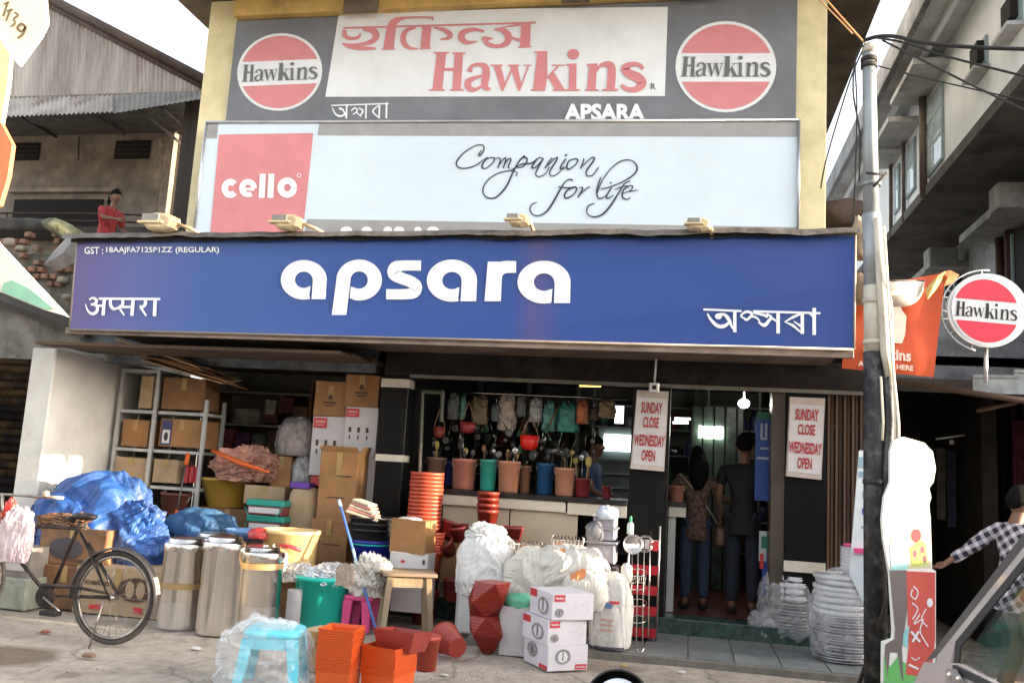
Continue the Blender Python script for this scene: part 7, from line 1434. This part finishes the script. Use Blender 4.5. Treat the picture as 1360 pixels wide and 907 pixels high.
    if cl.get('bottom'):
        L2 = {'pelvis': (P['pelvis'], .062*h)}; Es = []
        for S in 'LR':
            L2['hip'+S] = (P['hip'+S], .050*h); L2['kn'+S] = (P['kn'+S], .043*h); L2['an'+S] = (P['an'+S]+Vector((0, 0, .02*h)), .034*h); Es += [('pelvis', 'hip'+S), ('hip'+S, 'kn'+S), ('kn'+S, 'an'+S)]
        cloth_folds(skin('trousers', L2, Es, cl['bottom'], t, 2), 8)
        for S in 'LR': ob('shoe', B().tube([P['an'+S]-Vector((0, 0, .015*h)), P['an'+S].lerp(P['toe'+S], .6)-Vector((0, 0, .008*h)), P['toe'+S]], [.026*h, .028*h, .018*h], 10), cl.get('shoe') or dark, t)
    return t, P, W
# woman in red on the balcony (stands behind the railing)
Yb = 11.9; hd = at(147, 262, Yb); H_ = 1.62; base = (hd.x, Yb, hd.z-.93*H_)
redk = mt('red_kameez', (.36, .02, .03), .8, var=.5, scale=22, dirt=.3, dcol=(.45, .25, .12), dscale=26)
ob('standing_ledge', B().box(base[0]-.6, base[0]+.6, Yb-.25, Yb+.3, base[2]-.1, base[2]-.003), timber, loc=base, label='timber ledge the woman in red stands on', cat='ledge')
person('woman in a red printed kameez leaning at the balcony rail', base, H_, R(-15), dict(chest=(.03, 0, .74), neck0=(.05, 0, .825), neck=(.06, 0, .86), head=(.07, 0, .90), crown=(.065, 0, .955), shL=(.035, .11, .795), shR=(.035, -.115, .79), elR=(.12, -.15, .68), wrR=(.26, -.12, .66), elL=(.02, .16, .64), wrL=(.14, .13, .60)), dict(top=redk, bottom=redk, sleeve=.9, hem=.42), 'tail')
# man in blue behind the counter
Yb = 10.4; hd = at(788, 592, Yb); H_ = 1.68; base = (hd.x, Yb, .2); H_ = (hd.z-.2)/.93
person('man in a dark blue shirt behind the counter, facing right', base, H_, R(-8), dict(elR=(.04, -.15, .64), wrR=(.16, -.12, .60), elL=(.03, .14, .64), wrL=(.16, .1, .6)), dict(top=mt('navy_shirt', (.05, .09, .22), .8, var=.15), bottom=dark, sleeve=.6))
# customers in the doorway, seen from behind
Yb = 9.75; hd = at(917, 607, Yb); H_ = (hd.z-.2)/.925; base = (at(924, 700, Yb).x, Yb, .2)
prm = mt('patterned_kurti', (.075, .04, .03), .85, var=.5, scale=30, dirt=.9, dcol=(.22, .13, .07), dscale=22)
tw, Pw, Ww = person('woman customer with long black hair and patterned top, seen from behind', base, H_, R(100), dict(shL=(0, .11, .795), shR=(0, -.11, .795), elR=(-.01, -.15, .63), wrR=(.02, -.145, .49), elL=(.06, .15, .65), wrL=(.16, .10, .66)), dict(top=prm, bottom=mt('blue_jeans', (.022, .035, .065), .85, var=.25), sleeve=1.2, hem=.40), 'long')
ob('bag_strap', B().tube([Pw['shL']+Vector((0, -.07, .04)), Ww(-.05, -.02, .68), Ww(-.03, -.13, .52)], .009, 6), mt('strap_tan', (.32, .26, .2), .6), tw)
ob('handbag', crumple(Ww(-.02, -.15, .39), (.12, .24, .20), 171, .06, 2, 24, 16, sq=.6), mt('bag_brown', (.10, .05, .03), .5, var=.3), loc=Ww(-.02, -.15, .39), label='brown handbag at the woman customer right hip', cat='handbag')
Yb = 9.65; hd = at(985, 590, Yb); H_ = (hd.z-.2)/.93; base = (at(987, 700, Yb).x, Yb, .2)
person('man customer in black shirt and dark trousers, seen from behind', base, H_, R(80), dict(elL=(.02, .145, .63), wrL=(.12, .09, .60), elR=(-.02, -.15, .63), wrR=(-.01, -.155, .49)), dict(top=mt('black_shirt', (.006, .006, .007), .8, var=.2), bottom=mt('dark_jeans', (.012, .017, .03), .85, var=.2), sleeve=.62))
# man in the checked shirt walking at the right
chk = bpy.data.materials.new('checked_shirt'); chk.use_nodes = True; MATS['checked_shirt'] = chk; T_ = chk.node_tree; N_ = T_.nodes; L_ = T_.links; b_ = N_['Principled BSDF']; b_.inputs['Roughness'].default_value = .85
tc_ = N_.new('ShaderNodeTexCoord'); sp_ = N_.new('ShaderNodeSeparateXYZ'); mp_ = N_.new('ShaderNodeMapping'); mp_.inputs['Rotation'].default_value = (.35, .45, .5); L_.new(tc_.outputs['Object'], mp_.inputs[0]); L_.new(mp_.outputs[0], sp_.inputs[0]); prev = None
for ax_ in (0, 2, 1):
    m1 = N_.new('ShaderNodeMath'); m1.operation = 'MULTIPLY'; m1.inputs[1].default_value = 15; m2 = N_.new('ShaderNodeMath'); m2.operation = 'FRACT'; m3 = N_.new('ShaderNodeMath'); m3.operation = 'LESS_THAN'; m3.inputs[1].default_value = .55
    L_.new(sp_.outputs[ax_], m1.inputs[0]); L_.new(m1.outputs[0], m2.inputs[0]); L_.new(m2.outputs[0], m3.inputs[0])
    if ax_ == 1: break
    if prev is None: prev = m3
    else:
        ad = N_.new('ShaderNodeMath'); ad.operation = 'ADD'; L_.new(prev.outputs[0], ad.inputs[0]); L_.new(m3.outputs[0], ad.inputs[1])
        dv = N_.new('ShaderNodeMath'); dv.operation = 'MULTIPLY'; dv.inputs[1].default_value = .5; L_.new(ad.outputs[0], dv.inputs[0]); rr_ = N_.new('ShaderNodeValToRGB'); rr_.color_ramp.elements[0].color = (.60, .55, .60, 1); rr_.color_ramp.elements[1].color = (.02, .02, .04, 1); L_.new(dv.outputs[0], rr_.inputs[0]); L_.new(rr_.outputs[0], b_.inputs['Base Color'])
Yb = 7.35; hd = at(1342, 664, Yb); H_ = (hd.z)/.93; base = (at(1350, 760, Yb).x, Yb, 0)
person('man in a checked shirt and olive trousers walking past the dark shop', base, H_, R(25), dict(head=(.03, 0, .90), crown=(.03, 0, .955), neck=(.02, 0, .86), shL=(-.01, .10, .80), shR=(.01, -.10, .80), elL=(-.11, .15, .70), wrL=(-.22, .16, .635), elR=(.03, -.14, .63), wrR=(.12, -.12, .56), knL=(.07, .05, .29), anL=(-.05, .05, .06), toeL=(.04, .05, .02), knR=(.05, -.05, .28), anR=(.09, -.05, .04), toeR=(.19, -.05, .02)), dict(top=chk, bottom=mt('olive_trousers', (.16, .125, .06), .85, var=.15), sleeve=1.2, hem=.47))
# ================================================================== BICYCLE
BY = 6.4; bk = thing('bicycle', 'old black roadster bicycle with a hanging plastic bag, rear half in view', 'bicycle', (at(152, 857, BY).x, BY, 0))
bfr = mt('bike_black', (.03, .022, .02), .45, metal=.3, var=.4, scale=14, dirt=.5, dcol=(.16, .10, .07), dscale=9); rubt = mt('tyre_rubber', (.06, .05, .043), .8, var=.3, bump=.3, dirt=.5, dcol=(.2, .17, .13)); rimm = mt('rusty_chrome', (.42, .38, .34), .3, metal=.9, var=.3, scale=20, dirt=.3, dcol=(.2, .1, .06))
wc = at(151, 793, BY); wr = wc.z
def wheel(c, yaw=0):
    M_ = Matrix.Translation(c)@Matrix.Rotation(yaw, 4, 'Z'); w_ = ob('wheel', B().tube([M_@Vector((.018*cos(a), 0, .018*sin(a))) for a in [0, 1]], .001, 4), rimm, bk)
    nn = 48; w2 = B().tube([M_@Vector(((wr-.018)*cos(2*pi*i/nn), 0, (wr-.018)*sin(2*pi*i/nn))) for i in range(nn)], .019, 8, closed=True); ob('tyre', w2, rubt, w_)
    r2 = B().tube([M_@Vector(((wr-.048)*cos(2*pi*i/nn), 0, (wr-.048)*sin(2*pi*i/nn))) for i in range(nn)], .013, 6, closed=True); ob('rim', r2, rimm, w_)
    ob('hub', B().tube([M_@Vector((0, -.05, 0)), M_@Vector((0, .05, 0))], .022, 10), rimm, w_)
    for i in range(32):
        a = 2*pi*i/32; s_ = (1 if i % 2 else -1)*.04; a2 = a+(.5 if i % 4 < 2 else -.5)
        ob('spoke', B().tube([M_@Vector((.022*cos(a2), s_, .022*sin(a2))), M_@Vector(((wr-.055)*cos(a), 0, (wr-.055)*sin(a)))], .0016, 4), rimm, w_)
wheel(wc); wheel(Vector((wc.x-1.36, BY+.02, wr)), R(78))
q = lambda x, y, d=0: at(x, y, BY)+Vector((0, d, 0))
ob('top_tube', B().tube([q(5, 696), q(106, 702)], .014, 8), bfr, bk); ob('down_tube', B().tube([q(8, 722), q(64, 791)], .015, 8), bfr, bk); ob('seat_tube', B().tube([q(66, 790), q(104, 700), q(107, 692)], .015, 8), bfr, bk); ob('head_tube', B().tube([q(3, 684), q(8, 728)], .019, 8), bfr, bk)
for s in (-.055, .055): ob('chain_stay', B().tube([q(66, 791), q(150, 793, s)], .009, 6), bfr, bk); ob('seat_stay', B().tube([q(106, 706), q(151, 792, s)], .008, 6), bfr, bk); ob('carrier_stay', B().tube([q(118, 720), q(151, 790, s*1.2)], .006, 6), bfr, bk)
ob('chain_guard', B().tube([q(62, 776, -.05), q(105, 778, -.055), q(148, 786, -.06)], [.018, .014, .01], 6), bfr, bk)
ob('chainring', B().lathe([(.085, -.004), (.09, 0), (.085, .004)], q(66, 791, -.05), 28, True, True, axis=Matrix.Rotation(R(90), 3, 'X')), bfr, bk)
ob('crank', B().tube([q(66, 791, -.07), q(90, 812, -.075)], .009, 6), rimm, bk); ob('pedal', B().box(q(70, 811).x, q(92, 811).x, BY-.16, BY-.08, q(80, 814).z, q(80, 808).z, bev=.006), blk, bk)
b = B(); b.v = []; vs = []; nn = 26
for i in range(nn+1):
    a = R(186)-R(205)*i/nn; rr = wr+.022
    for y_, dz in ((-.034, -.012), (-.022, .004), (.022, .004), (.034, -.012)): vs.append(wc+Vector(((rr+dz)*cos(a), y_, (rr+dz)*sin(a))))
b.add(vs, [(4*i+k, 4*i+k+1, 4*i+5+k, 4*i+4+k) for i in range(nn) for k in range(3)], True); ob('mudguard', b, mt('mudguard_grey', (.13, .11, .10), .45, metal=.4, var=.3, dirt=.5), bk)
b = B(); vs = []
for i in range(7):
    a = R(28)-R(20)*i/6; rr = wr+.026
    for y_ in (-.03, 0, .03): vs.append(wc+Vector((rr*cos(a), y_, rr*sin(a))))
b.add(vs, [(3*i+k, 3*i+k+1, 3*i+4+k, 3*i+3+k) for i in range(6) for k in range(2)], True); ob('white_mudguard_patch', b, mt('patch_white', (.75, .68, .55), .5, dirt=.3), bk)
ob('saddle', B().lathe([(.01, -.005), (.055, 0), (.085, .02), (.085, .035), (.05, .05), (.01, .052)], q(112, 690)+Vector((.0, 0, 0)), 20, True, True, sx=1.25, sy=.8), bfr, bk)
ob('saddle_nose', B().tube([q(98, 690), q(88, 687)], [.03, .014], 8), bfr, bk)
ob('saddle_spring', B().tube([q(118, 694, -.04)+Vector((.02*cos(a), .01*sin(a), -.002*i)) for i, a in enumerate([k*.8 for k in range(24)])], .004, 5), rimm, bk)
ob('handlebar', B().tube([q(-60, 645, .1), q(-30, 656, .12), q(0, 657, .12), q(30, 660, .16), q(62, 662, .2)], .011, 8), rimm, bk); ob('handlebar', B().tube([q(-60, 650, .0), q(-30, 662, -.2), q(-20, 668, -.25)], .011, 8), rimm, bk); ob('stem', B().tube([q(3, 684), q(-4, 657, .06)], .012, 8), rimm, bk)
ob('grip', B().tube([q(42, 660, .17), q(62, 662, .2)], .013, 8), mt('grip_tan', (.5, .42, .3), .7), bk); ob('brake_lug', crumple(q(43, 660, .15), (.06, .04, .05), 5, .2, 3, 14, 10), mt('grip_tan', None), bk)
ob('kickstand', B().tube([q(144, 796, -.06), q(129, 858, -.10)], .008, 6), rimm, bk)
ob('front_fork', B().tube([q(8, 728), Vector((wc.x-1.36, BY, wr))], .012, 6), bfr, bk)
bgm = mt('bag_whitepink', (.66, .52, .54), .4, var=.15, scale=5); 
c = q(26, 746, -.08); ob('carrier_bag', crumple(c, (.27, .14, .40), 181, .3, 2.2, 70, 50, sq=.8, fold=1.1), bgm, loc=c, label='white and pink carrier bag hanging from the bicycle handlebar', cat='bag')
c = q(14, 692, -.02); ob('red_bag_tie', crumple(c, (.10, .07, .17), 183, .4, 3, 36, 26), mt('bag_red', (.70, .04, .03), .4), loc=c, label='red plastic bag knotted on the handlebar above the white bag', cat='bag')
c = q(1, 700, -.03); ob('red_bag_tie', crumple(c, (.09, .07, .12), 185, .25, 3, 18, 14), mt('bag_redcream', (.55, .16, .10), .4, var=.5, scale=22), loc=c, label='small red and cream bag at the left edge on the bicycle', cat='bag')
# ================================================================== CUT-OUT FIGURE
KY = 7.05; kc = at(1212, 800, KY); kn = Vector((sin(R(20)), -cos(R(20)), 0))
def kp(x, y, off=0.0):
    d = ray(x, y); return CAM+d*((kc+kn*off-CAM).dot(kn)/d.dot(kn))
ct = thing('cutout_stand', 'tall printed cut-out stand with pale top and red lower panel right of the pole', 'stand', (at(1212, 800, KY).x, KY, 0))
out = [(1172, 975), (1173, 852), (1186, 848), (1187, 838), (1182, 760), (1174, 715), (1172, 690), (1175, 660), (1183, 640), (1183, 600), (1187, 585), (1200, 580), (1228, 588), (1239, 600), (1243, 622), (1240, 640), (1234, 648), (1237, 660), (1234, 670), (1236, 690), (1238, 755), (1243, 758), (1243, 850), (1240, 975)]
b = B(); P2 = [kp(x, y) for x, y in out]; n = len(P2); b.add(P2+[p-kn*.03 for p in P2], [tuple(range(n)), tuple(range(2*n-1, n-1, -1))]+[(i, (i+1) % n, (i+1) % n+n, i+n) for i in range(n)]); ob('board', b, mt('cutout_white', (.86, .85, .80), .5, var=.03), ct)
def patch(pts, col, nm, q=0, r=.5): m = mt('print_'+nm, col, r, var=.08); ob(nm+'_print', B().poly([kp(x, y, .003+q) for x, y in pts]), m, ct)
patch([(1183, 712), (1218, 704), (1234, 690), (1236, 754), (1184, 756)], (.72, .66, .38), 'cream_yellow'); patch([(1182, 722), (1208, 706), (1206, 756), (1184, 757)], (.38, .72, .72), 'aqua_shirt', .001)
patch([(1181, 757), (1204, 757), (1206, 800), (1201, 840), (1198, 860), (1200, 905), (1197, 900), (1192, 866), (1182, 866), (1179, 900), (1175, 870), (1176, 855), (1188, 848), (1189, 835)], (.19, .155, .15), 'brown_leg', .001)
patch([(1174, 870), (1182, 885), (1192, 872), (1202, 880), (1238, 905), (1240, 972), (1174, 972)], (.16, .52, .16), 'green_grass', .0005)
patch([(1204, 758), (1242, 760), (1242, 850), (1236, 900), (1203, 895), (1207, 858), (1205, 800)], (.62, .10, .075), 'red_panel', .0015); patch([(1200, 840), (1208, 830), (1205, 860), (1199, 855)], (.3, .62, .66), 'aqua_patch', .002)
ob('red_ball_print', B().poly([kp(1217+6.5*cos(a), 711+9*sin(a), .005) for a in [2*pi*i/16 for i in range(16)]]), ink_r, ct)
patch([(1209, 728), (1222, 716), (1230, 722), (1232, 748), (1212, 752)], (.50, .60, .12), 'lime_fruit', .0025)
for (x, y) in ((1215, 735), (1225, 730), (1228, 742)): ob('fruit_print', B().poly([kp(x+3*cos(a), y+5*sin(a), .0062) for a in [2*pi*i/10 for i in range(10)]]), mt('print_purple', (.24, .08, .12), .5), ct)
I = Ink(lambda x, y, d=0: kp(x, y, .0065+d))
for p, w_ in (([(1213, 778), (1219, 785), (1216, 795), (1210, 790), (1212, 782)], 1.6), ([(1211, 800), (1219, 808), (1212, 822)], 1.6), ([(1222, 815), (1214, 828), (1226, 822), (1222, 838), (1233, 858)], 1.5), ([(1230, 808), (1224, 822), (1232, 832)], 1.4), ([(1210, 838), (1222, 852)], 3), ([(1220, 838), (1212, 852)], 3), ([(1210, 872), (1216, 876), (1222, 872)], 1.4), ([(1207, 882), (1220, 888)], 3)): I.stroke(p, w_)
I.disc(1235, 800, 4, 6); ob('white_scroll_print', I.b, white, ct)
ob('back_prop', B().tube([kp(1210, 700, -.05), Vector((kc.x-.3, KY+.45, .0))], .015, 6), timber, ct)
# ================================================================== CAR and SCOOTER MIRROR
silver = mt('silver_paint', (.52, .48, .47), .35, metal=.2, var=.05, coat=.6, dirt=.2, dcol=(.25, .22, .2)); crub = mt('car_rubber', (.03, .03, .032), .6); cgl = plastic_film('car_glass', (.05, .075, .065), .52); MATS['car_glass'].node_tree.nodes['Bump'].inputs['Strength'].default_value = .02; MATS['car_glass'].node_tree.nodes['Principled BSDF'].inputs['Roughness'].default_value = .04
d0 = ray(1262, 877); p0 = CAM+d0*((1.2-1.5)/d0.z); hdg = R(97); fv = Vector((cos(hdg), sin(hdg), 0)); rv = Vector((sin(hdg), -cos(hdg), 0))   # rv: towards the car's right
def cl_(px, py, off=0.0):
    d = ray(px, py); nrm = rv; t_ = (p0+rv*off-CAM).dot(nrm)/d.dot(nrm); return CAM+d*t_
def cf(p): v = p-p0; return v.dot(fv), v.z+p0.z
def cw(f, r, z): return Vector((p0.x, p0.y, 0))+fv*f+rv*r+Vector((0, 0, z))
ca = thing('parked_car', 'silver parked car, only its front pillar and side window in view at the lower right', 'car', cw(-.5, .75, 0))
def slab(pts, r0_, r1_, mat, nm, par=ca, hidden=False):
    n = len(pts); vs = [p+rv*r0_ for p in pts]+[p+rv*r1_ for p in pts]
    return ob(nm, B().add(vs, [tuple(range(n)), tuple(range(2*n-1, n-1, -1))]+[(i, (i+1) % n, (i+1) % n+n, i+n) for i in range(n)]), mat, par)
pA = [cl_(1228, 879), cl_(1244, 871), cl_(1368, 712), cl_(1352, 704)]
f_top, z_top = cf(cl_(1400, 655)); ft2, zt2 = cf(cl_(1368, 712))
tail = -3.1; roof = z_top
slab([cl_(1229, 878), cl_(1245, 871), cl_(1400, 677), cl_(1400, 655)], .0, .002, mt('trim_grey', (.075, .072, .072), .5), 'pillar_trim')
slab([cl_(1245, 871), cl_(1243, 888), cl_(1262, 880), cl_(1270, 852), cl_(1400, 692), cl_(1400, 677)], -.001, .003, silver, 'front_pillar')
slab([cl_(1270, 852), cl_(1268, 880), cl_(1275, 880), cl_(1277, 858), cl_(1400, 706), cl_(1400, 692)], -.002, .001, crub, 'window_seal')
fa, za = cf(cl_(1243, 888)); fb, zb_ = cf(cl_(1320, 905)); hoodz = 1.02
belt = p0.z-.005
door = [cl_(1214, 910), cl_(1229, 879), cl_(1262, 880), cw(-.25, 0, belt-.008), cw(-1.2, 0, belt-.008), cw(-2.6, 0, belt), cw(tail, 0, belt-.1), cw(tail-.05, 0, .45), cw(.15, 0, .42), cw(.22, 0, .9)]
slab(door, -.003, .03, silver, 'door_panel')
slab([cw(-.02, 0, belt-.010), cw(-2.5, 0, belt-.012), cw(-2.5, 0, belt+.004), cw(-.02, 0, belt+.002)], -.004, .004, crub, 'belt_moulding')
ob('side_glass', B().poly([cl_(1276, 880, .01), cw(-2.2, .01, belt), cw(-2.0, .01, roof-.12), cw(f_top-.1, .01, roof-.1), cl_(1400, 700, .01)]), cgl, ca)
for x, y in ((1262, 896), (1274, 901)): ob('screw', B().ball(cl_(x, y, -.012), .007, 10, 6), chrome, ca)
ob('mirror_base_plate', B().poly([cl_(1256, 887, -.012), cl_(1270, 888, -.012), cl_(1281, 906, -.012), cl_(1256, 906, -.012)]), mt('plate_grey', (.33, .31, .31), .4, metal=.5), ca)
fr_b = B(); fr_b.add([cw(.14, .03, hoodz-.02), cw(1.0, .08, .86), cw(1.1, .1, .55), cw(1.1, 1.4, .55), cw(1.0, 1.42, .86), cw(.14, 1.47, hoodz-.02)], [(0, 1, 4, 5), (1, 2, 3, 4)]); ob('bonnet', fr_b, silver, ca)
slab([cw(.14, 0, hoodz-.03), cw(1.0, 0, .85), cw(1.1, 0, .55), cw(1.08, 0, .3), cw(.1, 0, .3), cw(.1, 0, hoodz-.1)], .02, .06, silver, 'front_wing'); slab([cw(.14, 0, hoodz-.03), cw(1.0, 0, .85), cw(1.1, 0, .55), cw(1.08, 0, .3), cw(tail, 0, .3), cw(tail, 0, belt-.05), cw(-.05, 0, belt-.05)], 1.44, 1.49, silver, 'far_side')
ob('roof', B().add([cw(f_top-.05, .0, roof), cw(f_top-.05, 1.49, roof), cw(tail+.2, 1.49, roof), cw(tail+.2, .0, roof)]+[cw(f_top-.02, .02, roof-.05), cw(f_top-.02, 1.47, roof-.05), cw(tail+.2, 1.47, roof-.05), cw(tail+.2, .02, roof-.05)], [(0, 1, 2, 3), (7, 6, 5, 4), (0, 4, 5, 1), (1, 5, 6, 2), (2, 6, 7, 3), (3, 7, 4, 0)]), silver, ca)
ob('rear_panel', B().poly([cw(tail, 0, .3), cw(tail, 1.49, .3), cw(tail, 1.49, belt), cw(tail, 0, belt)]), silver, ca)
ob('rear_glass', B().poly([cw(tail, 0, belt), cw(tail, 1.49, belt), cw(tail+.2, 1.45, roof-.05), cw(tail+.2, .04, roof-.05)]), cgl, ca)
for r_ in (.02, 1.46): ob('rear_pillar', B().tube([cw(-2.5, r_, belt), cw(-2.3, r_, roof-.03)], .05, 6), silver, ca)
ob('far_pillar', B().tube([cw(.1, 1.46, hoodz), cw(f_top, 1.44, roof-.03)], .035, 6), silver, ca)
ob('dashboard', B().box(0, .42, 0, 1.36, 0, .12, bev=.04).xf(Matrix.Translation(cw(-.35, .06, belt-.22))@Matrix.Rotation(hdg, 4, 'Z')@Matrix.Scale(-1, 4, Vector((0, 1, 0)))), mt('dash_grey', (.10, .11, .09), .7), ca)
ob('wiper', B().tube([cw(.08, .25, hoodz+.05), cw(.0, .9, hoodz+.11)], .008, 6), crub, ca); ob('floor_pan', B().add([cw(1.0, .05, .3), cw(1.0, 1.44, .3), cw(tail, 1.44, .3), cw(tail, .05, .3)], [(0, 1, 2, 3)]), crub, ca)
for f_ in (.55, -2.3):
    for r_, s in ((.0, 1), (1.49, -1)):
        c = cw(f_, r_+.09*s, .29); wh = ob('wheel', B().tube([c-rv*.08, c+rv*.08], .17, 20), mt('alloy', (.4, .4, .4), .3, metal=.8), ca); ob('tyre', B().tube([c+fv*(.235*cos(2*pi*i/24))+Vector((0, 0, .235*sin(2*pi*i/24))) for i in range(24)], .058, 8, closed=True), rubt, wh)
ob('headlight', B().ball(cw(1.02, .18, .72), .1, 12, 8, (.6, 1, .8)), glassm, ca)
# scooter mirror
my = 1.8; mc = at(820, 934, my); mr_ = 42*my/1180
t = thing('scooter_mirror', 'round scooter mirror with black rim cut off by the bottom edge', 'mirror', mc)
axm = Matrix.Rotation(R(-12), 3, 'Z')@Matrix.Rotation(R(90-22), 3, 'X')
ob('mirror_glass', B().lathe([(mr_*.95, 0), (mr_*.6, .003), (.002, .004)], mc, 36, True, True, axis=axm, sx=1.05, sy=1), mt('mirror_silver', (.95, .95, .97), .03, metal=1, var=.0), t)
ob('rim', B().lathe([(mr_*.93, .004), (mr_*.98, .006), (mr_*1.0, 0), (mr_*.98, -.012), (mr_*.7, -.025), (.005, -.03)], mc, 36, False, True, axis=axm, sx=1.05, sy=1), blk, t)
ob('stem', B().tube([mc+Vector((0, .02, -.02)), mc+Vector((.03, .03, -.16)), mc+Vector((.05, -.1, -.3))], .006, 8), chrome, t)
# ================================================================== NEAR SIGNS AT THE LEFT
LY = 4.2; nl = thing('angled_signboard', 'sunlit pale yellow signboard with slanting letters at the top left corner', 'signboard', at(20, 40, LY))
def plate(pts, Y, mat, nm, par, th=.03, lean=0):
    P3 = [at(x, y, Y+lean*i) for i, (x, y) in enumerate(pts)]; n = len(P3)
    ob(nm, B().add(P3+[p+Vector((0, th, 0)) for p in P3], [tuple(range(n)), tuple(range(2*n-1, n-1, -1))]+[(i, (i+1) % n, (i+1) % n+n, i+n) for i in range(n)]), mat, par)
plate([(-60, -40), (56, -40), (61, 30), (52, 48), (24, 86), (-2, 52), (-60, 0)], LY, mt('sign_cream_yellow', (.82, .80, .62), .5, var=.06), 'cream_panel', nl)
plate([(-60, 8), (-2, 50), (13, 72), (10, 110), (1, 165), (-60, 150)], LY-.03, mt('sign_yellow', (.80, .70, .34), .5, var=.1), 'yellow_panel', nl)
plate([(-60, 140), (1, 163), (16, 192), (10, 235), (-1, 272), (-60, 300)], LY-.06, mt('sign_orange', (.62, .20, .07), .5, var=.1), 'orange_panel', nl)
I = Ink(pxplane(LY, .006)); m_ = mt('sign_brown_ink', (.20, .12, .03), .5)
for p, w_ in (([(10, 4), (4, 22)], 2.4), ([(5, 6), (12, 3)], 2.4), ([(14, 12), (8, 28)], 2.4), ([(9, 15), (17, 13)], 2.4), ([(19, 17), (24, 20), (18, 26), (20, 31), (14, 36)], 2.2), ([(34, 36), (28, 32), (23, 38), (29, 42), (34, 36), (30, 46), (23, 51)], 3)): I.stroke(p, w_)
ob('slanting_lettering', I.b, m_, nl)
ob('sign_bracket', B().tube([at(-55, 60, LY+.06), at(-70, 900, LY+.06)], .03, 8), timber, nl)
wg = thing('pointed_signboard', 'white pointed board with a green patch at the left edge', 'signboard', at(20, 370, 4.6))
plate([(-60, 250), (0, 326), (60, 390), (88, 420), (60, 412), (0, 388), (-60, 378)], 4.6, mt('point_white', (.80, .80, .72), .5, var=.06), 'white_panel', wg)
plate([(-60, 392), (2, 385), (5, 376), (16, 372), (40, 384), (70, 409), (60, 411), (0, 386.5), (-60, 378)][1:8], 4.585, mt('point_green', (.28, .58, .42), .5, var=.1), 'green_patch', wg, .008)
ob('sign_bracket', B().tube([at(-45, 350, 4.66), at(-60, 950, 4.66)], .025, 8), timber, wg)
# ================================================================== LITTER on the road
gb = B(); rn = random.Random(44)
for i in range(700):
    p = Vector((rn.uniform(-5.5, 2.2), rn.uniform(4.6, 8.0), 0)); s_ = rn.uniform(.003, .009)
    if p.y > 7.7 and p.x > -1.9: continue
    vs = [p+Vector((s_*rn.uniform(.6, 1.3)*cos(k*1.57+.4), s_*rn.uniform(.6, 1.3)*sin(k*1.57+.4), 0)) for k in range(4)]+[p+Vector((0, 0, s_*.9))]
    gb.add(vs, [(0, 1, 4), (1, 2, 4), (2, 3, 4), (3, 0, 4)])
ob('road_grit', gb, mt('grit', (.22, .19, .16), .9, var=.5, scale=3), loc=(-1.5, 6.5, 0), label='fine grit and pebbles scattered over the road surface', cat='grit', kind='stuff')
for i, (px, py, s_, nm, col) in enumerate(((260, 862, .05, 'white', (.6, .58, .55)), (118, 872, .06, 'brown', (.22, .13, .08)), (590, 897, .04, 'pale', (.5, .48, .42)), (828, 884, .035, 'yellow', (.5, .38, .1)), (905, 893, .04, 'white', (.6, .6, .6)), (395, 893, .05, 'dark', (.08, .07, .06)), (60, 840, .05, 'reddish', (.3, .1, .06)))):
    c = gd(px, py); ob('litter_scrap', crumple(c, (s_*1.6, s_*1.2, s_*.4), 300+i, .4, 3, 16, 10), mt('scrap_'+nm, col, .8), loc=c, label=nm+' scrap of litter on the road, %s' % ('below the steel drums', 'below the bicycle wheel', 'in front of the lying pot', 'right of the cookware boxes', 'before the tiled pavement', 'beside the small stamped carton', 'left of the bicycle wheel')[i], cat='litter')
